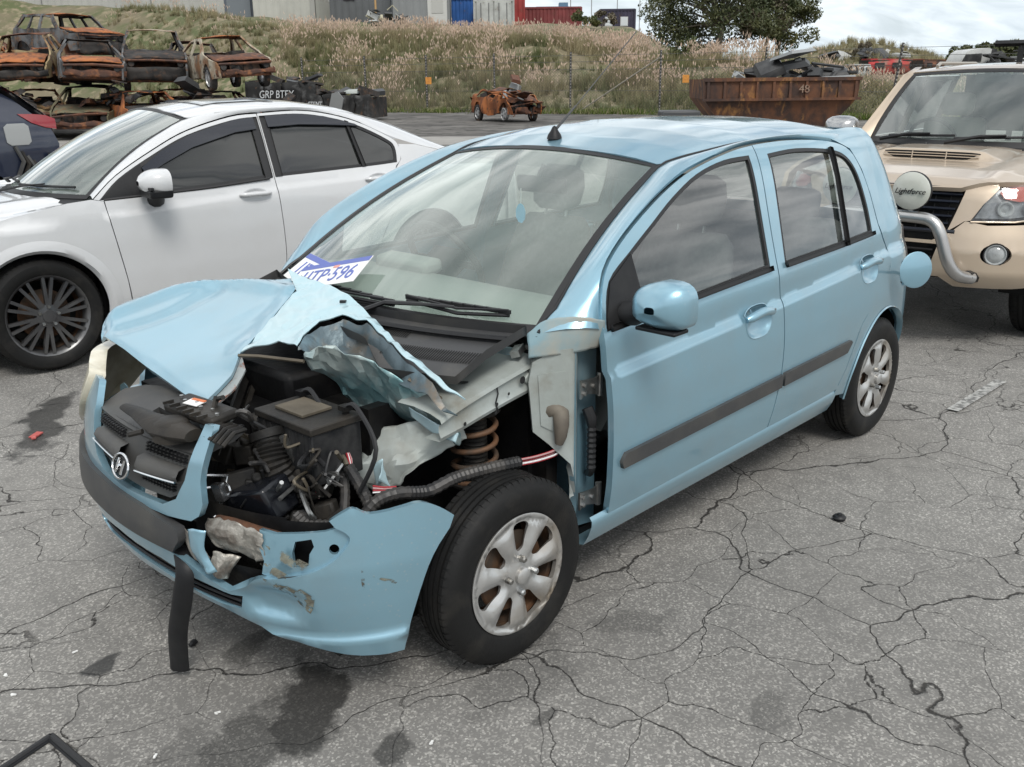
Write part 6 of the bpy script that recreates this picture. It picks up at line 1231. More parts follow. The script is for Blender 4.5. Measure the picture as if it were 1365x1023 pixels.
# small clips, bolts and broken bits in the bay
for k in range(30):
    u=random.uniform(290,470); v=random.uniform(590 if u>345 else 550,705); q=U(u,v,y=.12+.36*(u-290)/180+random.uniform(-.06,.02)); b=MB(); s_=random.uniform(.008,.02)
    if k%2: b.lathe([(s_*.6,-s_),(s_*.6,s_),(s_*.3,s_*1.2),(.0003,s_*1.2)],(0,0,0),'z',7)
    else: b.box((0,0,0),(s_*1.6,s_,s_*.6),None,.8)
    b.xf(Matrix.Translation(q)@Euler((random.uniform(-1,1),random.uniform(-1,1),random.uniform(0,3))).to_matrix().to_4x4()); b.build('bay_fitting',[ENGB,METAL,ENGD,TAN,ENGB][k%5],HB)
# ================= white saloon parked alongside =================
WHITE=paint('pearl_white_paint',(.60,.61,.62),metal=.0,rough=.35,dirt=.22,dcol=(.46,.45,.43))
TINT=glass('dark_tint_glass',(.02,.022,.024),1.0,film=.02)
VISOR=mat('smoked_visor',(.012,.014,.022),.12,0,coat=.6)
RIMD=mat('dark_alloy',(.10,.10,.105),.32,.7,col2=(.15,.15,.15),nscale=6)
def side_fn(ZZ,YY,front=None,rear=None,step=None):
    zz=np.linspace(.1,2.1,201); ys=np.interp(zz,ZZ,YY); k=np.hanning(13); k/=k.sum(); ys=np.convolve(np.r_[[ys[0]]*6,ys,[ys[-1]]*6],k,'valid')
    def f(x,z):
        y=itp(z,zz,ys)
        if front and x>front[0]: y-=front[1]*(x-front[0])**2
        if rear and x<rear[0]: y-=rear[1]*(rear[0]-x)**2
        if step:
            d=z-step(x)
            if d>0: y-=.008*min(1,d/.012)*(.5+.5*math.cos(math.pi*min(1,max(0,d-.012)/.14)))
        return y
    return f
def multi_spoke(R,n,m,parent,y):
    b=MB(); b.lathe([(R*.86,-.06),(R*.93,-.005),(R,.004),(R+.006,-.006)],(0,y,0),'y',40)
    o=b.build('rim',m,parent,smooth=50); b=MB()
    for k in range(n):
        a=2*math.pi*k/n
        for da in (-.075,.075):
            ca,sa=math.cos(a+da),math.sin(a+da); c2,s2=math.cos(a+da*1.5),math.sin(a+da*1.5)
            p0=Vector((R*.22*ca,y+.002,R*.22*sa)); p1=Vector((R*.94*c2,y+.0,R*.94*s2)); t=(p1-p0).normalized(); w=t.cross(Vector((0,1,0)))*.010
            b.add([p0-w,p0+w,p1+w*.9,p1-w*.9,p0-w*.8-Vector((0,.03,0)),p0+w*.8-Vector((0,.03,0)),p1+w*.7-Vector((0,.03,0)),p1-w*.7-Vector((0,.03,0))],[(3,2,1,0),(0,1,5,4),(1,2,6,5),(2,3,7,6),(3,0,4,7)])
    b.build('spokes',m,o,smooth=0)
    b=MB(); b.lathe([(R*.30,-.03),(R*.28,.0),(R*.16,.006),(R*.15,.012),(.001,.013)],(0,y,0),'y',24); b.build('hub',m,o)
    for k in range(5):
        a=2*math.pi*(k+.5)/5; b=MB(); b.lathe([(.009,0),(.009,.012),(.0005,.013)],(R*.23*math.cos(a),y+.002,R*.23*math.sin(a)),'y',8); b.build('wheel_nut',METAL,o)
    b=MB(); b.lathe([(R*.86,.02),(R*.86,-.08)],(0,y-.06,0),'y',32); b.lathe([(R*.62,0),(R*.6,.004),(.001,.004)],(0,y-.075,0),'y',28); b.build('brake_disc',STEELD,parent)
    return o
WC=empty('white_saloon_car',(-.345,-3.933,.045),rad(-7.8),'white four door saloon with tinted windows and black alloy wheels','car')
wcre=lambda x:itp(x,[-3.6,-2.4,-1.5,-.5,.6],[.965,.945,.915,.845,.80])
WSd=side_fn([.15,.25,.35,.5,.7,.85,.95,1.05,1.15,1.25,1.33,1.40],[.79,.825,.85,.866,.872,.868,.845,.79,.74,.69,.648,.60],(-.1,.16),(-2.2,.06),wcre)
ws_=lambda o=0.:(lambda x,z:(x,WSd(x,z)+o,z))
wl1=[[(x,wcre(x)+o) for x in np.linspace(-3.4,.5,90)] for o in (0,.012,-.02)]
WF=[(-.405,.93),(-.42,.80),(-.475,.45),(-.49,.30),(-1.485,.31),(-1.495,.55),(-1.475,.98),(-1.483,1.375),(-1.30,1.362),(-.99,1.288),(-.75,1.187),(-.50,1.06),(-.345,.945)]
WFw=[(-.375,.937),(-.51,1.045),(-.75,1.167),(-.99,1.268),(-1.30,1.342),(-1.474,1.358),(-1.466,.985),(-1.04,.957),(-.6,.938)]
WR=[(-1.489,1.376),(-1.75,1.385),(-1.95,1.365),(-2.18,1.305),(-2.40,1.20),(-2.47,1.14),(-2.46,1.04),(-2.40,.985),(-2.425,.90),(-2.40,.76),(-2.29,.62),(-2.23,.50),(-2.20,.31),(-1.491,.311),(-1.501,.55),(-1.481,.98)]
WRw=[(-1.494,1.362),(-1.75,1.368),(-1.95,1.345),(-2.17,1.287),(-2.38,1.185),(-2.44,1.125),(-2.425,1.02),(-2.17,1.008),(-1.487,.988)]
WFs=sm(WF,(0,3,4,7,12)); WFws=sm(WFw,(0,5,6)); WRs=sm(WR,(0,12,13)); WRws=sm(WRw,(0,6,8))
def wroof_y(x): return itp(x,[-2.7,-2.3,-1.9,-1.5,-1.2,-1.0],[.50,.555,.59,.60,.59,.565])
def WRF(x,y):
    zc=itp(x,[-3.1,-2.8,-2.5,-2.2,-1.9,-1.6,-1.3,-1.0],[1.06,1.20,1.315,1.405,1.445,1.462,1.455,1.41]); u=abs(y)/.6; return Vector((x,y,zc-.035*u*u-.025*u**6))
def wws(u,v):
    x0,z0=-.10-.25*u*u,.945; x1,z1=-.985-.05*u*u,1.412-.055*u*u; bl=.04*math.sin(math.pi*v)
    return Vector((lerp(x0,x1,v)+bl*.45,lerp(.70,.555,v)*u,lerp(z0,z1,v)+bl*.9))
def WH(x,y): 
    zc=itp(x,[-.35,-.1,.2,.5,.75,.85],[.955,.945,.92,.86,.76,.66]); return Vector((x,y,zc-.03*(y/.7)**2-.03*(y/.75)**6+.012*math.exp(-((abs(y)-.5)/.07)**2)))
def w_side():
    d=panel('front_door',WFs,ws_(),WHITE,WC,holes=[WFws],lines=[clipline(l,-1.46,-.47) for l in wl1],res=.03,flange=.02,inward=True)
    panel('window_glass',WFws,ws_(-.008),TINT,d,res=.1,flange=0,inward=True); panel('window_frame',WFws,ws_(-.002),RUB,d,holes=[ins(WFws,.022)],res=.05,flange=.01,inward=True)
    panel('quarter_sail',[(-.39,.942),(-.51,1.04),(-.66,1.118),(-.66,.945)],ws_(.001),PLAST,d,res=.05,flange=.01,inward=True)
    vz=[(-.66,1.10),(-.80,1.185),(-1.0,1.268),(-1.30,1.342),(-1.445,1.357),(-1.447,1.285),(-1.30,1.272),(-1.0,1.197),(-.80,1.115),(-.68,1.055)]
    panel('weather_shield',vz,ws_(.014),VISOR,d,res=.05,flange=.012,inward=True)
    b=MB(); b.tube([(x,WSd(x,.955)+.003,itp(x,[-1.44,-1.04,-.4],[.985,.957,.937])) for x in np.linspace(-.4,-1.44,10)],.008,5); b.build('belt_moulding',RUB,d)
    def hnd(door,x,z):
        b=MB(); rows=[[(x+.085*r*math.cos(a),WSd(x,z)+o,z+.04*r*math.sin(a)) for a in np.linspace(0,2*math.pi,20,endpoint=False)] for r,o in ((1,.0),(.85,.0015),(.5,-.012),(.02,-.014))]; b.loft(rows,close=True); b.build('handle_cup',WHITE,door,smooth=60)
        b=MB(); b.tube([(x+.105-.21*t,WSd(x,z)+.005+.026*math.sin(math.pi*t)**.4,z+.004) for t in np.linspace(0,1,11)],[.009]+[.014]*9+[.009],8); b.build('door_handle',WHITE,door,smooth=60)
    panel('pillar_trim',[(-1.42,1.35),(-1.415,.985),(-1.466,.987),(-1.474,1.354)],ws_(.001),RUB,d,res=.06,flange=.008,inward=False)
    hnd(d,-1.32,.895)
    r=panel('rear_door',WRs,ws_(),WHITE,WC,holes=[WRws],lines=[clipline(l,-2.38,-1.52) for l in wl1],res=.03,flange=.02,inward=True)
    panel('window_glass',WRws,ws_(-.008),TINT,r,res=.1,flange=0,inward=True); panel('window_frame',WRws,ws_(-.002),RUB,r,holes=[ins(WRws,.020)],res=.05,flange=.01,inward=True)
    panel('pillar_trim',[(-1.494,1.355),(-1.487,.99),(-1.535,.99),(-1.545,1.355)],ws_(.001),RUB,r,res=.06,flange=.008,inward=False)
    panel('window_divider',[(-2.10,1.31),(-2.125,1.30),(-2.165,1.01),(-2.135,1.01)],ws_(.001),RUB,r,res=.05,flange=.01)
    panel('weather_shield',[(-1.53,1.360),(-1.75,1.368),(-1.95,1.346),(-2.17,1.288),(-2.19,1.275),(-1.95,1.292),(-1.75,1.302),(-1.53,1.293)],ws_(.014),VISOR,r,res=.05,flange=.012,inward=True)
    hnd(r,-2.235,.925)
    arch=[(.375*math.cos(a),.318+.375*math.sin(a)) for a in np.linspace(rad(-8),rad(188),30)]
    fo=[(.44,.27)]+arch+[(-.484,.295),(-.470,.45),(-.414,.80),(-.398,.93),(-.33,.945),(-.2,.935),(.1,.885),(.45,.80),(.62,.74),(.70,.62),(.66,.40),(.55,.27)]
    w=panel('front_wing',fo,ws_(),WHITE,WC,res=.045,flange=.03,inward=True,lines=[])
    b=MB(); ar=[(a,) for a in np.linspace(rad(-10),rad(190),36)]
    b.loft([[(k*math.cos(a),WSd(k*math.cos(a),.318+k*math.sin(a))+o,.318+k*math.sin(a)) for a in np.linspace(rad(-12),rad(192),36)] for k,o in ((.43,.0015),(.40,.008),(.375,.010),(.355,-.02))]); b.build('arch_flare',WHITE,w,smooth=60)
    b=MB(); b.lathe([(.37,.82),(.375,.60),(.02,.55)],(0,0,.318),'y',30,-.2,math.pi+.2); b.build('wheel_liner',ENGD,w)
    ra=[(-2.645+.365*math.cos(a),.318+.365*math.sin(a)) for a in np.linspace(rad(185),rad(0),24)]
    qo=[(-2.206,.31),(-2.236,.50),(-2.296,.623),(-2.407,.765),(-2.432,.90),(-2.407,.985),(-2.466,1.04),(-2.477,1.14),(-2.62,1.13),(-2.9,1.06),(-3.1,1.01),(-3.45,.985),(-3.52,.9),(-3.55,.6),(-3.48,.30),(-3.02,.29)]+ra[::-1][::-1][0:0]+[(-2.645+.365*math.cos(a),.318+.365*math.sin(a)) for a in np.linspace(rad(-5)+math.pi*0,rad(180),24)]
    q=panel('quarter_panel',qo,ws_(),WHITE,WC,res=.05,flange=.03,inward=True)
    b=MB(); b.lathe([(.36,.82),(.365,.60),(.02,.55)],(-2.645,0,.318),'y',26,-.2,math.pi+.2); b.build('wheel_well',ENGD,q)
    ztop=lambda x:itp(x,[-.33,-.2,.1,.45,.62],[.943,.933,.883,.798,.738])
    MB().loft([[tuple(WH(x,.697)-Vector((0,0,.004)))  for x in np.linspace(-.30,.66,14)],[tuple((WH(x,.697)+Vector((x,WSd(x,ztop(x)),ztop(x))))*.5+Vector((0,.01,.012))) for x in np.linspace(-.30,.66,14)],[(x,WSd(x,ztop(x)),ztop(x)) for x in np.linspace(-.30,.66,14)]]).build('wing_top',WHITE,w,smooth=60)
    MB().loft([[(x,WSd(x,z)+.005,z-.10*(x-.40)) for x in np.linspace(.40,.70,8)] for z in (.79,.75,.71,.67)]).build('head_lamp',mat('saloon_lamp',(.45,.47,.48),.15,0,coat=1.),w,smooth=60)
    b=MB(); rows=[]
    for x in np.linspace(-.4,-2.25,12): rows.append([(x,WSd(x,.3)-.006,.30),(x,WSd(x,.27)+.006,.275),(x,WSd(x,.22),.21),(x,WSd(x,.2)-.1,.19)])
    b.loft(rows); b.build('sill',WHITE,WC,smooth=60)
    lo=[(-.34,.948),(-.50,1.066),(-.75,1.194),(-.99,1.296),(-1.30,1.371),(-1.486,1.385),(-1.75,1.393),(-1.95,1.373),(-2.18,1.313),(-2.40,1.208),(-2.62,1.133),(-2.95,1.055)]
    lo=[Vector((x,WSd(x,z),z)) for x,z in spline(lo,4)]
    up=[(-.355,.70,.945)]+[tuple(wws(1.0,v)) for v in (.2,.4,.6,.8,1)]+[tuple(WRF(x,wroof_y(x))) for x in (-1.2,-1.5,-1.8,-2.1,-2.3)]+[tuple(WRF(x,wroof_y(x))) for x in (-2.5,-2.7,-2.95)]
    up=[Vector(p) for p in spline(up,4)]
    def rs(P,n):
        L=[0]
        for a,c in zip(P[:-1],P[1:]): L.append(L[-1]+(c-a).length)
        return [Vector([float(np.interp(t*L[-1],L,[p[i] for p in P])) for i in range(3)]) for t in np.linspace(0,1,n)]
    A=rs(lo,40); Bq=rs(up,40); rows=[[a.lerp(c,t)+Vector((0,.6,.8))*.020*math.sin(math.pi*t) for a,c in zip(A,Bq)] for t in (1,.85,.6,.35,.12,0)]
    s=MB().loft(rows).build('roof_side_frame',WHITE,WC,smooth=60); b=MB(); b.tube([p+Vector((0,0,.002)) for p in Bq[14:]],.004,5); b.build('roof_moulding',mat('grey_line',(.3,.3,.3),.5),s)
w_side()
for o in [o for o in WC.children]:
    m=mirror(o,WC); [mirror(c,m) for c in o.children]
# mirror
def w_mirror():
    b=MB(); rows=[]; c=Vector((-.66,.98,1.03))
    for t in np.linspace(0,1,9):
        k=math.sin(min(1,t*1.3+.02)*math.pi/2)**.5; row=[]
        for a in np.linspace(0,2*math.pi,22,endpoint=False):
            ca,sa=math.cos(a),math.sin(a); row.append(c+Vector((.10-.16*t,.115*k*math.copysign(abs(ca)**.7,ca),.075*k*math.copysign(abs(sa)**.7,sa))))
        rows.append(row)
    b.loft(rows,close=True,cap=False); b.F.append(tuple(range(len(b.V)-22,len(b.V)))); h=b.build('door_mirror',WHITE,WC,smooth=50)
    b=MB(); b.box(c+Vector((-.0,.0,-.062)),(.13,.20,.05),(0,0,0),1.08); b.tube([(-.70,.83,.905),(-.69,.88,.93),(-.67,.95,.975)],[.055,.05,.045],10,flat=.8); b.build('mirror_foot',PLAST,h,bevel=.012)
    b=MB(); b.box(c+Vector((.058,.065,-.028)),(.02,.10,.014)); b.build('mirror_indicator',RUB,h)
    return h
h=w_mirror(); m=mirror(h); [mirror(c,m) for c in h.children]
rp=[tuple(WRF(0,0)[:0]) for _ in []]+[(wws(u,1).x,wws(u,1).y) for u in np.linspace(1,-1,11)]+[(x,-wroof_y(x)) for x in np.linspace(-1.05,-2.25,16)]+[(-2.28,y) for y in (-.4,-.2,0,.2,.4)]+[(x,wroof_y(x)) for x in np.linspace(-2.25,-1.05,16)]
panel('roof',rp,lambda x,y:WRF(x,y),WHITE,WC,res=.08,flange=.006)
panel('sunroof',[(-1.22,-.38),(-1.22,.38),(-1.72,.38),(-1.72,-.38)],lambda x,y:WRF(x,y)+Vector((0,0,.003)),mat('sunroof_glass',(.10,.11,.12),.1,0,coat=1),WC,res=.1,flange=.004,inward=True)
panel('rear_window',[(-2.30,-.54),(-2.98,-.50),(-2.98,.50),(-2.30,.54)],lambda x,y:WRF(x,y),TINT,WC,res=.1,flange=0,inward=False)
w=panel('windscreen',[(-1,0),(1,0),(1,1),(-1,1)],lambda u,v:wws(u,v),glass('saloon_screen_glass',(.55,.64,.60),1.3,film=.22,filmcol=(.45,.53,.49)),WC,res=.1,flange=0)
panel('windscreen_surround',[(-1.01,-.02),(1.01,-.02),(1.01,1.01),(-1.01,1.01)],lambda u,v:wws(u,v)+Vector((0,0,.002)),RUB,w,holes=[[(-.975,.02),(.975,.02),(.97,.975),(-.97,.975)]],res=.1,flange=.005)
panel('bonnet',[(-.06-.25*(y/.7)**2,y) for y in np.linspace(.70,-.70,13)]+[(.3,-.70),(.6,-.62),(.8,-.4),(.84,0),(.8,.4),(.6,.62),(.3,.70)],lambda x,y:WH(x,y),WHITE,WC,res=.06,flange=.015,inward=False)
b=MB(); b.loft([[tuple(wws(u,0)+Vector((-.0,0,-.01))) for u in np.linspace(-1,1,15)],[tuple(wws(u,0)+Vector((.09,0,-.028))) for u in np.linspace(-1,1,15)]]); b.build('cowl_panel',PLAST,WC)
for u0,u1,ua in ((.10,.86,-.05),(-.75,.02,-.85)):
    b=MB(); b.tube([wws(lerp(u0,u1,t),.05+.02*t)+Vector((.012,0,.014)) for t in (0,.5,1)],.008,5); w=b.build('wiper',RUB,WC); b=MB(); b.tube([wws(ua,-.03)+Vector((.05,0,.02)),wws(lerp(u0,u1,.3),.01)+Vector((.03,0,.04)),wws(lerp(u0,u1,.6),.06)+Vector((.02,0,.03))],[.016,.012,.008],6,flat=.6); b.build('wiper_arm',PLAST,w)
# nose, boot lid, tail (mostly outside the photograph)
def loop_body(name,rows,m,parent,**k): return MB().loft(rows).build(name,m,parent,smooth=50,**k)
def plan(y,x0,x1,w,n=3): return x0+(x1-x0)*max(0,1-(abs(y)/w)**n)**(1/n)
loop_body('front_bumper',[[(plan(y,.45,xf,.86),y,z) for y in np.linspace(-.855,.855,25)] for z,xf in ((.18,.80),(.25,.88),(.45,.93),(.60,.92),(.70,.90),(.77,.83))],WHITE,WC)
loop_body('tail_panel',[[(plan(y,-3.3,xf,.84),y,z) for y in np.linspace(.835,-.835,25)] for z,xf in ((.25,-3.55),(.4,-3.62),(.6,-3.66),(.8,-3.64),(.98,-3.60))],WHITE,WC)
loop_body('boot_lid',[[(x,y,itp(x,[-3.6,-3.3,-2.95],[1.0,1.03,1.055])-.03*(y/.75)**2) for y in np.linspace(-.76,.76,13)] for x in (-2.93,-3.1,-3.3,-3.45,-3.6)],WHITE,WC)
b=MB(); b.bx((-3.4,-.75,.18),(.6,.75,.22)); b.bx((-2.6,-.7,.22),(-.35,.7,.9)); b.build('underbody',ENGD,WC)
def sal_wheel():
    w=bpy.data.objects.new('wheel',None); link(w,WC); tyre_mesh(.318,.21,.236,n=64).build('tyre',TYRE,w,smooth=40); multi_spoke(.236,10,RIMD,w,.085); return w
w0=sal_wheel(); w0.location=(0,.765,.316); w0.rotation_euler=(0,.2,.10)
for loc,rz in (((-2.645,.765,.316),0),((0,-.765,.316),math.pi+.10),((-2.645,-.765,.316),math.pi)):
    w=copytree(w0,WC); w.location=loc; w.rotation_euler=(0,.5,rz)
# ================= gold pick-up behind the hatchback =================
GOLD=paint('champagne_gold_paint',(.50,.405,.305),metal=.30,rough=.38,dirt=.25,dcol=(.4,.35,.28))
CLEARL=mat('clear_lens',(.42,.44,.44),.15,0,coat=.6,col2=(.28,.29,.29),nscale=14)
AMB=mat('indicator_lens',(.45,.07,.04),.35)
PK=empty('gold_pickup_truck',(-5.071,.029,-.025),rad(1.94),'champagne gold pick-up with bonnet scoop and round driving lamp on bull bar','pick-up')
_pp=np.array(spline([(.90,-.2),(.90,0),(.89,.25),(.855,.48),(.79,.66),(.69,.80),(.55,.885),(.35,.90),(0,.90)],10)[10:]); _ps=np.r_[0,np.cumsum(np.hypot(*np.diff(_pp,axis=0).T))]
def KB(s,z,off=0.):
    a=abs(s); g=lambda q:np.array([np.interp(q,_ps,_pp[:,0]),np.interp(q,_ps,_pp[:,1])]); p=g(a); t=g(a+.015)-g(max(0,a-.015)); t/=np.hypot(*t); n=np.array([t[1],-t[0]])
    e=itp(z,[.36,.42,.50,.62,.72,.80,.92,1.0,1.06],[-.07,-.02,.02,.02,-.01,-.04,-.07,-.11,-.17])+off
    return Vector((p[0]+n[0]*e,(p[1]+n[1]*e)*(1 if s>=0 else -1),z))
bo=[(-1.25,.80),(-.9,.79),(-.60,.78),(-.47,.80),(-.40,.735),(-.30,.68),(.30,.68),(.40,.735),(.47,.80),(.60,.78),(.9,.79),(1.25,.80),(1.22,.52),(1.12,.42),(.8,.40),(.45,.40),(.36,.46),(-.36,.46),(-.45,.40),(-.8,.40),(-1.12,.42),(-1.22,.52)]
lowi=[(-.34,.66),(.34,.66),(.30,.50),(-.30,.50)]
fogs=[[(s+.085*math.cos(a),.615+.062*math.sin(a)) for a in np.linspace(0,2*math.pi,20,endpoint=False)] for s in (-.66,.66)]
bp_=panel('front_bumper',bo,lambda s,z:KB(s,z),GOLD,PK,holes=[lowi]+fogs,res=.045,flange=.03)
panel('bumper_backing',[(-1.0,.44),(1.0,.44),(1.0,.74),(-1.0,.74)],lambda s,z:KB(s,z,-.06),ENGD,bp_,res=.1,flange=0)
for k in range(3):
    b=MB(); z=.53+.045*k; b.tube([KB(s,z,-.02) for s in np.linspace(-.31,.31,9)],.008,5); b.build('intake_bar',PLAST,bp_)
for sg in (-1,1):
    c=KB(sg*.66,.615,-.015); b=MB(); M=frame3(c,(-.35*sg,1,0),(0,0,1)); M=M if M.col[2].x>0 else M@Matrix.Rotation(math.pi,4,'Y')
    b.lathe([(.060,-.01),(.066,.006),(.058,.010),(.050,.0),(.047,.004),(.03,.014),(.001,.016)],(0,0,0),'z',24); b.xf(M); fl=b.build('fog_lamp',CLEARL,PK); b=MB(); b.lathe([(.060,.008),(.067,.012),(.070,.0)],(0,0,0),'z',24); b.xf(M); b.build('fog_bezel',PLAST,fl)
    ho=[(sg*s,z) for s,z in ((.50,.80),(.56,.90),(.66,.995),(.80,1.015),(.98,1.01),(1.14,.985),(1.10,.90),(.98,.825),(.75,.805))]
    hl=panel('head_lamp',ho if sg>0 else ho[::-1],lambda s,z:KB(s,z,.004),glass('lamp_cover_glass',(.9,.92,.92),1.0,film=.04,filmcol=(.8,.8,.8)),PK,res=.04,flange=.012,inward=None)
    panel('lamp_bowl',ins(ho if sg>0 else ho[::-1],.012),lambda s,z:KB(s,z,-.055),mat('lamp_reflector',(.30,.31,.32),.3,.5,col2=(.16,.165,.17),nscale=12),hl,res=.05,flange=0)
    panel('indicator',[(sg*s,z) for s,z in ((.66,.965),(.70,.99),(.82,1.0),(.95,.985),(.93,.93),(.80,.915),(.70,.93))][::sg],lambda s,z:KB(s,z,-.03),AMB,hl,res=.04,flange=.01)
    for s_,z_,r_ in ((.70,.875,.048),(.90,.875,.045)):
        c=KB(sg*s_,z_,-.04); b=MB(); b.lathe([(r_,.0),(r_*.95,.03),(r_*.8,.03),(r_*.5,.012),(.001,.018)],(0,0,0),'x',20); b.xf(Matrix.Translation(c)@Matrix.Rotation(.5*sg,4,'Z')); b.build('lamp_projector',CLEARL,hl)
    b=MB(); b.tube([KB(sg*s,z,.006) for s,z in ((.50,.798),(.75,.803),(.98,.823))],.006,5); b.build('lamp_trim',GOLD,hl)
    # grille side flank (bonnet-coloured, runs into bumper)
    panel('grille_flank',[(sg*s,z) for s,z in ((.375,.735),(.465,.80),(.50,.805),(.56,.90),(.655,.995),(.64,1.02),(.45,1.0),(.44,.95))][::sg],lambda s,z:KB(s,z,.0),GOLD,PK,res=.04,flange=.03)
gp=panel('grille',[(-.385,.735),(.385,.735),(.45,.955),(.44,.99),(-.44,.99),(-.45,.955)],lambda s,z:KB(s,z,-.05),ENGD,PK,res=.06,flange=.0)
for k in range(5):
    z=.765+.043*k; w=.37+.06*k/4; b=MB(); b.loft([[KB(s,z,-.035) for s in np.linspace(-w,w,13)],[KB(s,z+.012,-.006) for s in np.linspace(-w,w,13)],[KB(s,z+.020,-.03) for s in np.linspace(-w,w,13)]]); b.build('grille_slat',mat('grille_blue_black',(.02,.024,.035),.35),gp,smooth=50)
for k in range(9): b=MB(); s=-.36+.09*k; b.tube([KB(s,.745,-.03),KB(s,.97,-.03)],.004,4); b.build('grille_upright',PLAST,gp)
for z in (.735,.985): b=MB(); b.tube([KB(s,z,-.004) for s in np.linspace(-.42,.42,13)],.013,6); b.build('grille_border',MATS['grille_blue_black'],gp)
def KH(x,y):
    zc=itp(x,[-.55,-.2,.2,.5,.68,.77,.81],[1.155,1.135,1.105,1.075,1.045,1.01,.985]); u=abs(y)/.80
    h=zc-.025*u*u-.05*u**8+.014*math.exp(-((abs(y)-.52)/.07)**2)
    g=math.exp(-(max(0,abs(y)-.29)/.10)**2); h+=.055*g*(max(0,1-(x-.17)/.03) if x>.17 else itp(x,[-.45,-.15,.17],[.15,.75,1]))
    return Vector((x,y,h))
panel('bonnet',[(-.30-.20*(y/.75)**2,y) for y in np.linspace(.78,-.78,13)]+[(0,-.80),(.35,-.79),(.55,-.73),(.70,-.58),(.79,-.40),(.815,0),(.79,.40),(.70,.58),(.55,.73),(.35,.79),(0,.80)],KH,GOLD,PK,lines=[[(.17,-.45),(.17,.45)],[(.20,-.45),(.20,.45)]],res=.05,flange=.03)
sc=MB().loft([[(.212-.012*t-.03*(y/.35)**2+.0,y,KH(.22,y).z+.006+.046*t*math.exp(-(max(0,abs(y)-.29)/.06)**2)) for y in np.linspace(-.36,.36,15)] for t in (0,.5,1)]).build('scoop_mouth',ENGD,PK)
for t in (.35,.7): b=MB(); b.tube([(.222-.012*t-.03*(y/.35)**2,y,KH(.22,y).z+.006+.046*t) for y in np.linspace(-.31,.31,11)],.003,5); b.build('scoop_bar',GOLD,sc)
for y in (-.11,.11): b=MB(); b.tube([(.22,y,KH(.22,y).z+.005),(.21,y,KH(.22,y).z+.05)],.004,4); b.build('scoop_divider',GOLD,sc)
for y in (-.2,.45):
    b=MB(); b.lathe([(.014,0),(.010,.01),(.001,.012)],KH(-.30,y),'z',10); b.build('washer_jet',RUB,PK)
def KW(u,v):
    x0,z0=-.36-.26*u*u,1.16; x1,z1=-1.02-.08*u*u,1.665-.03*u*u; bl=.03*math.sin(math.pi*v)
    return Vector((lerp(x0,x1,v)+bl*.5,lerp(.735,.62,v)*u,lerp(z0,z1,v)+bl*.8))
w=panel('windscreen',[(-1,0),(1,0),(1,1),(-1,1)],KW,glass('pickup_screen_glass',(.70,.80,.76),1.2,film=.15,filmcol=(.45,.52,.50)),PK,res=.12,flange=0)
panel('windscreen_surround',[(-1.02,-.03),(1.02,-.03),(1.02,1.015),(-1.02,1.015)],lambda u,v:KW(u,v)+Vector((0,0,.003)),RUB,w,holes=[[(-.955,.04),(.955,.04),(.95,.955),(-.95,.955)]],res=.1,flange=.005)
for a,c in ((-.75,-.05),(-.05,.65)):
    b=MB(); b.tube([KW(lerp(a,c,t),.05+.03*t)+Vector((.015,0,.015)) for t in (0,.5,1)],.009,5); wi=b.build('wiper',RUB,PK); b=MB(); b.tube([KW(a-.05,-.02)+Vector((.06,0,.03)),KW(lerp(a,c,.35),.03)+Vector((.03,0,.045)),KW(lerp(a,c,.65),.07)+Vector((.02,0,.03))],[.016,.012,.008],6); b.build('wiper_arm',PLAST,wi)
b=MB(); b.loft([[tuple(KW(u,0)+Vector((-.02,0,-.01))) for u in np.linspace(-1,1,13)],[tuple(KW(u,0)+Vector((.10,0,-.03))) for u in np.linspace(-1,1,13)]]); b.build('cowl_panel',PLAST,PK)
KSd=side_fn([.3,.45,.6,.8,1.0,1.1,1.2,1.4,1.6,1.68],[.85,.88,.895,.90,.89,.865,.83,.76,.69,.655],(.35,.5),None,None)
ks=lambda o=0.:(lambda x,z:(x,KSd(x,z)+o,z))
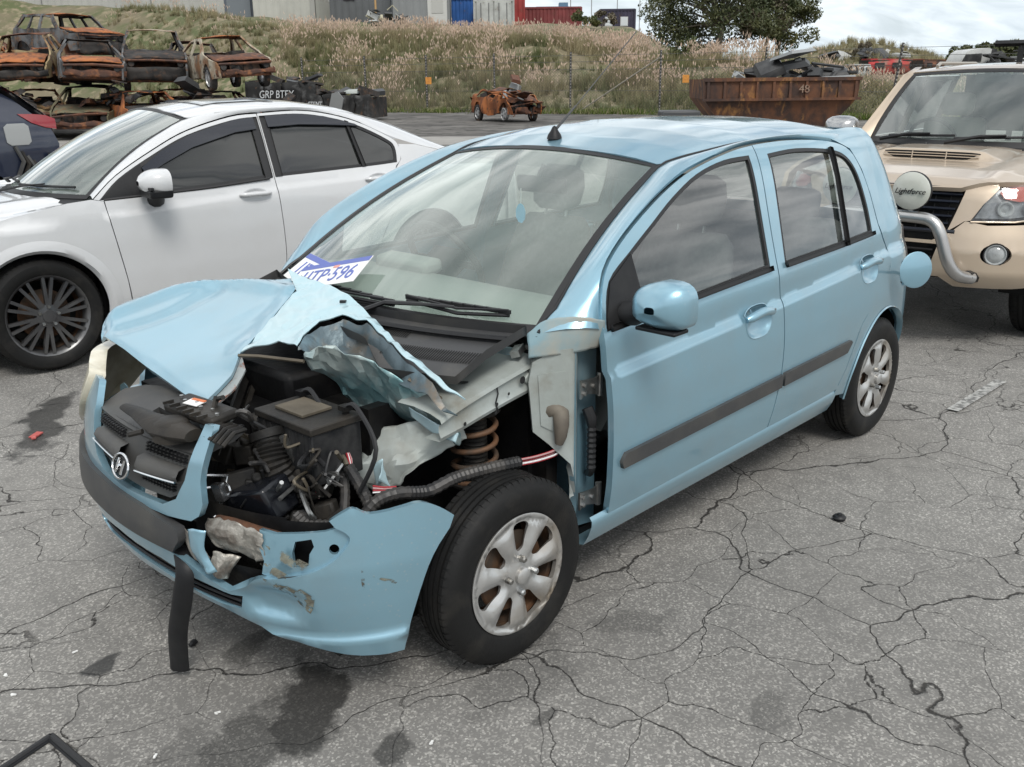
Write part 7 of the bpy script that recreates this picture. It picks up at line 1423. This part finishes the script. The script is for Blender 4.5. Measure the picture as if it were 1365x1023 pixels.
def k_side():
    fa=[(.43*math.cos(a),.38+.43*math.sin(a)) for a in np.linspace(rad(-5),rad(185),26)]
    w=panel('front_wing',[(.50,.40)]+fa+[(-.55,.38),(-.56,1.10),(-.45,1.145),(-.1,1.105),(.3,1.055),(.50,.99),(.60,.80)],ks(),GOLD,PK,res=.06,flange=.03,inward=True)
    b=MB(); b.lathe([(.425,.86),(.43,.6),(.02,.55)],(0,0,.38),'y',24,-.15,math.pi+.15); b.build('wheel_liner',ENGD,w)
    for nm,x0,x1,w0,w1 in (('front_door',-.57,-1.52,-.75,-1.47),('rear_door',-1.53,-2.38,-1.58,-2.30)):
        fr=nm[0]=='f'; do=[(x0,.40),(x1,.40),(x1,1.62),(x0-.5 if fr else x0,1.62),(x0,1.15)]; wo=[(w0,1.17),(w1,1.17),(w1,1.58),(w0-.40 if fr else w0,1.58)]
        d=panel(nm,do,ks(),GOLD,PK,holes=[wo],res=.08,flange=.02,inward=True); panel('window_glass',wo,ks(-.008),TINT,d,res=.15,flange=0,inward=True)
        b=MB(); b.tube([(x1+.08+.2*t,KSd(x1,1.02)+.006+.03*math.sin(math.pi*t)**.5,1.02) for t in np.linspace(0,1,7)],.013,6); b.build('door_handle',CHROME,d)
    lo=[Vector((x,KSd(x,z)+.001,z)) for x,z in ((-.56,1.16),(-1.05,1.61),(-1.25,1.635),(-1.9,1.635),(-2.4,1.63))]; up=[Vector(p) for p in (KW(1,0),KW(1,1),(-1.3,.635,1.69),(-1.9,.63,1.69),(-2.4,.61,1.67))]
    MB().loft([[a.lerp(c,t)+Vector((.02,.02,.02))*math.sin(math.pi*t) for a,c in zip(lo,up)] for t in (1,.6,.3,0)]).build('roof_side_frame',GOLD,PK,smooth=60)
    ra=[(-3.05+.42*math.cos(a),.38+.42*math.sin(a)) for a in np.linspace(rad(0),rad(180),20)]
    panel('tub_side',[(-2.40,.42),(-2.40,1.08),(-4.1,1.08),(-4.1,.45),(-3.48,.42)]+ra[::-1][0:0]+[(-3.05-.42*math.cos(a),.40+.42*math.sin(a)) for a in np.linspace(0,math.pi,20)],ks(),GOLD,PK,res=.1,flange=.03,inward=False)
k_side()
for o in [o for o in PK.children if o.name.split('.')[0] in ('front_wing','front_door','rear_door','roof_side_frame','tub_side')]:
    m=mirror(o,PK); [mirror(c,m) for c in o.children]
panel('roof',[(KW(u,1).x,KW(u,1).y) for u in np.linspace(1,-1,9)]+[(-1.3,-.635),(-1.9,-.63),(-2.4,-.61),(-2.4,.61),(-1.9,.63),(-1.3,.635)],lambda x,y:Vector((x,y,itp(x,[-2.4,-1.9,-1.5,-1.2,-1.0],[1.69,1.715,1.715,1.70,1.665])-.03*(y/.6)**2)),GOLD,PK,res=.1,flange=.01)
for y in (.5,-.5): b=MB(); b.tube([(-1.25,y,1.69),(-1.32,y,1.715),(-2.2,y,1.715),(-2.3,y,1.69)],.014,6); b.build('roof_rail',mat('rail_grey',(.35,.33,.30),.5),PK)
b=MB(); b.bx((-2.45,-.62,1.15),(-2.41,.62,1.62)); b.bx((-2.4,-.75,.4),(-.5,.75,1.0)); b.bx((-4.05,-.7,.5),(-2.42,.7,.62)); b.build('cab_back',ENGD,PK)
b=MB(); b.tube([(-2.7,.75,1.05),(-2.7,.75,1.86)],.025,4); b.tube([(-2.7,-.28,1.05),(-2.7,-.28,1.86)],.025,4); b.tube([(-2.7,-.5,1.88),(-2.7,.95,1.88)],.028,4); b.build('ladder_rack',PLAST,PK)
for sy in (1,-1):
    c=Vector((-.62,.98*sy,1.24)); rows=[]
    for t in np.linspace(0,1,7):
        k=math.sin(min(1,t*1.3+.05)*math.pi/2)**.5; rows.append([c+Vector((.09-.15*t,.13*k*math.copysign(abs(math.cos(a))**.7,math.cos(a)),.09*k*math.copysign(abs(math.sin(a))**.7,math.sin(a)))) for a in np.linspace(0,2*math.pi,18,endpoint=False)])
    h=MB().loft(rows,close=True,cap=True).build('door_mirror',mat('dull_chrome',(.45,.45,.45),.22,.9),PK,smooth=50); b=MB(); b.tube([(-.66,.82*sy,1.15),(-.65,.92*sy,1.19)],.035,8); b.build('mirror_foot',PLAST,h)
b=MB(); b.box((-.98,0,1.60),(.03,.25,.07)); b.build('inside_mirror',PLAST,PK,bevel=.015)
for y in (.38,-.38):
    b=MB(); b.box((-1.45,y,1.0),(.14,.48,.60),(0,-.15,0)); b.box((-1.50,y,1.40),(.10,.26,.18),(0,-.15,0)); b.box((-1.2,y,.75),(.5,.48,.15)); b.build('front_seat',mat('beige_seat',(.30,.28,.25),.9),PK,bevel=.05)
b=MB(); b.bx((-.85,-.7,.75),(-.40,.7,1.12)); b.build('dashboard',DASH,PK,bevel=.08)
sw=MB(); c=Vector((-.98,-.38,1.14)); sw.tube([c+Vector((.07*math.sin(a),.18*math.cos(a),.165*math.sin(a))) for a in np.linspace(0,2*math.pi,25)],.014,6); sw.tube([c-Vector((0,.17,0)),c+Vector((0,.17,0))],.02,6); sw.build('steering_wheel',PLAST,PK)
# bull bar hoop and driving lamps
BARS=mat('brushed_bar',(.55,.55,.54),.3,.8,col2=(.42,.41,.40),nscale=5)
nb=[(.86,.55,.47),(.97,.50,.50),(1.02,.45,.58),(1.03,.39,.74),(1.03,.33,.815),(1.03,.22,.83),(1.03,0,.83)]; nb=nb+[(x,-y,z) for x,y,z in nb[::-1][1:]]
b=MB(); b.tube(spline(nb,5),.036,12); bar=b.build('bull_bar',BARS,PK,smooth=60)
b=MB(); b.tube([(.80,.55,.47),(.90,.53,.48)],.04,8); b.tube([(.80,-.55,.47),(.90,-.53,.48)],.04,8); b.build('bar_mount',PLAST,bar)
LF=mat('lamp_cover_pale',(.50,.52,.46),.25,0,coat=.6,col2=(.58,.59,.54),nscale=6)
for y in (.20,-.24):
    c=Vector((1.04,y,.985)); r=bpy.data.objects.new('driving_lamp',None); link(r,PK); r.location=c
    b=MB(); b.lathe([(.03,-.09),(.09,-.07),(.112,-.02),(.116,.0),(.112,.014)],(0,0,0),'x',32); b.build('lamp_shell',PLAST,r)
    b=MB(); b.lathe([(.113,.008),(.110,.020),(.09,.030),(.05,.036),(.001,.038)],(0,0,0),'x',32); b.build('lamp_cover',LF,r)
    text_obj('lamp_lettering','Lightforce',.044,Matrix(((0,0,1,.041),(1,0,0,0),(0,1,0,0),(0,0,0,1))),RUB,r,ext=.002,shear=.35)
    b=MB(); b.tube([(-.01,0,-.10),(-.01,0,-.155)],.016,8); b.box((-.01,0,-.125),(.03,.09,.012)); b.build('lamp_bracket',BARS,r)
def pk_wheel():
    w=bpy.data.objects.new('wheel',None); link(w,PK); tyre_mesh(.375,.245,.205,n=60).build('tyre',TYRE,w,smooth=40); multi_spoke(.205,6,mat('silver_alloy',(.5,.5,.5),.3,.7),w,.10); return w
w0=pk_wheel(); w0.location=(0,.76,.372)
for loc,rz in (((-3.05,.76,.372),0),((0,-.76,.372),math.pi),((-3.05,-.76,.372),math.pi)):
    w=copytree(w0,PK); w.location=loc; w.rotation_euler=(0,.5,rz)
# ================= navy SUV beyond the saloon (only its tail is in view) =================
NAVY=paint('navy_paint',(.012,.018,.040),metal=.2,rough=.35,dirt=.2,dcol=(.12,.13,.15))
NV=empty('navy_suv',(0.25,-8.85,.05),0,'dark navy SUV with damaged rear corner and red tail lamp beyond the white saloon','car')
NSd=side_fn([.25,.4,.6,.9,1.0,1.15,1.3,1.5,1.6],[.86,.89,.91,.91,.90,.87,.81,.72,.66],None,(-1.6,.05),None)
ns=lambda o=0.:(lambda x,z:(x,NSd(x,z)+o,z))
def nsl():
    ra=[(-1.75+.40*math.cos(a),.37+.40*math.sin(a)) for a in np.linspace(0,math.pi,20)]
    q=panel('quarter_panel',[(-1.30,.33)]+ra+[(-2.2,.36),(-2.45,.40),(-2.60,.60),(-2.66,.95),(-2.60,1.12),(-2.30,1.40),(-2.0,1.60),(-1.0,1.62),(-1.0,.33)],ns(),NAVY,NV,holes=[[(-1.06,1.14),(-1.9,1.16),(-2.12,1.26),(-1.95,1.48),(-1.06,1.54)]],res=.07,flange=.02,inward=True)
    panel('window_glass',[(-1.06,1.14),(-1.9,1.16),(-2.12,1.26),(-1.95,1.48),(-1.06,1.54)],ns(-.01),TINT,q,res=.1,flange=0,inward=True)
    nw=[(.72,1.15),(.30,1.50),(-.93,1.54),(-.93,1.14)]
    fs=panel('front_half_side',[(1.62,.33),(2.1,.36),(2.15,.8),(1.9,.95),(1.2,1.04),(.90,1.10),(.36,1.58),(-.99,1.62),(-.99,.33),(.78,.33)]+[(1.2-.42*math.cos(a),.37+.42*math.sin(a)) for a in np.linspace(0,math.pi,14)][1:-1],ns(),NAVY,NV,holes=[nw],res=.12,flange=.02,inward=True); panel('window_glass',nw,ns(-.01),TINT,fs,res=.15,flange=0,inward=True)
    panel('fuel_flap',[(-2.13,.99),(-2.13,1.14),(-2.17,1.17),(-2.34,1.17),(-2.375,1.14),(-2.375,.99),(-2.34,.96),(-2.17,.96)],ns(.012),mat('flap_grey',(.28,.29,.29),.5),q,res=.05,flange=.012,inward=True)
    panel('tail_lamp',[(-2.30,1.26),(-2.45,1.255),(-2.58,1.24),(-2.67,1.20),(-2.66,1.10),(-2.55,1.12),(-2.42,1.17)],ns(.012),REDL,q,res=.05,flange=.02,inward=True)
nsl()
for o in list(NV.children): m=mirror(o,NV); [mirror(c,m) for c in o.children]
loop_body('tailgate',[[(plan(y,-2.4+dx,xf,.86,4),y,z) for y in np.linspace(.80,-.80,21)] for z,xf,dx in ((.9,-2.72,0),(1.1,-2.72,0),(1.25,-2.66,.05),(1.45,-2.40,.25),(1.6,-2.15,.4))],NAVY,NV)
loop_body('rear_bumper',[[(plan(y,-2.3,xf,.93,4),y,z+.02*math.sin(y*9)) for y in np.linspace(.92,-.92,21)] for z,xf in ((.38,-2.62),(.5,-2.75),(.7,-2.78),(.85,-2.74))],PLAST,NV)
loop_body('roof',[[(x,y,1.66-.05*(y/.7)**2-.03*abs(x+1)) for y in np.linspace(-.66,.66,9)] for x in (.4,-.5,-1.2,-1.8,-2.1)],NAVY,NV)
loop_body('windscreen',[[(x,y,z-.02*(y/.7)**2) for y in np.linspace(-w_,w_,9)] for x,z,w_ in ((.42,1.63,.67),(1.0,1.10,.82))],TINT,NV); loop_body('bonnet',[[(x-.1*(y/.8)**2,y,z-.03*(y/.8)**2) for y in np.linspace(-.88,.88,9)] for x,z in ((1.0,1.10),(1.6,1.05),(2.1,.95),(2.22,.75),(2.22,.38))],NAVY,NV)
b=MB(); b.bx((-2.3,-.8,.3),(2,.8,1.0)); b.build('underbody',ENGD,NV)
for k in range(7):
    b=MB(); x=-2.2-.05*k; b.tube([(x,.90,.95-.05*k),(x-.05,.93,.80-.03*k),(x+.03,.9,.62)],.022,5); b.build('torn_trim',ENGB if k%2 else GPLAST,NV)
for x in (-1.75,1.2):
    for sy in (1,-1): b=tyre_mesh(.365,.23,.23,n=40); b.lathe([(.23,.06),(.20,.08),(.001,.085)],(0,0,0),'y',24); b.build('wheel',TYRE,NV).location=(x,.80*sy,.365)
# ---------------- small things on the asphalt ----------------
p=U(1119,689,z=.012); b=MB(); b.lathe([(.022,-.012),(.024,.0),(.020,.006),(.010,.008),(.009,.014),(.001,.015)],p,'z',18); cp=empty('plastic_cap',(0,0,0),0,'small black plastic cap lying alone on the asphalt by the blue car','cap'); b.build('cap_body',RUB,cp)
b=MB(); b.lathe([(.024,-.003),(.0265,-.001),(.024,.001)],p,'z',18); b.build('cap_rim',PLAST,cp)
q=[U(-40,1052,z=.008),U(68,980,z=.008),U(120,1023,z=.008),U(150,1050,z=.008)]
fr=empty('black_plate_frame',q[1],0,'black plastic number plate frame lying on the asphalt','frame')
for a,c in ((q[0],q[1]),(q[1],q[3])):
    b=MB(); a=a-q[1]; c=c-q[1]; b.tube([a,c],.009,6,flat=.6); b.build('frame_bar',RUB,fr); b=MB(); t=(c-a).normalized(); n=Vector((-t.y,t.x,0))*.012; b.tube([a+n*-1+Vector((0,0,-.003)),c+n*-1+Vector((0,0,-.003))],.004,5); b.build('frame_lip',PLAST,fr)
for i,(u,v) in enumerate(((100,869),(207,1008),(8,900),(18,926),(290,950),(575,990))):
    p=U(u,v,z=.004); b=MB(); b.box(p,(.016,.006,.003),(0,0,i*.7)); b.box(p+Vector((.004,.004,.002)),(.008,.005,.003),(.1,.1,i)); o=b.build('glass_chip',mat('white_chip',(.75,.75,.73),.3)); tag(o,'tiny white plastic splinter on the asphalt near the blue car','splinter','white splinters on the asphalt')
p=U(48,580,z=.01+gz(0,-2)); b=MB(); b.box(p,(.06,.035,.006),(0,.1,.5)); b.box(p+Vector((.02,.03,.003)),(.04,.02,.006),(0,.1,1.1)); tag(b.build('red_lens_shard',mat('faded_red_shard',(.45,.10,.09),.4)),'flat red lens shard on a dark stain near the white saloon','shard')
b=MB(); p=U(258,856,z=.01); b.box(p,(.02,.016,.012),(.2,.1,.4),.7); b.box(p+Vector((.012,.008,0)),(.012,.012,.008),(.1,.3,.2)); tag(b.build('black_plastic_bit',RUB),'small black plastic bit beside the hanging bumper strip','debris')
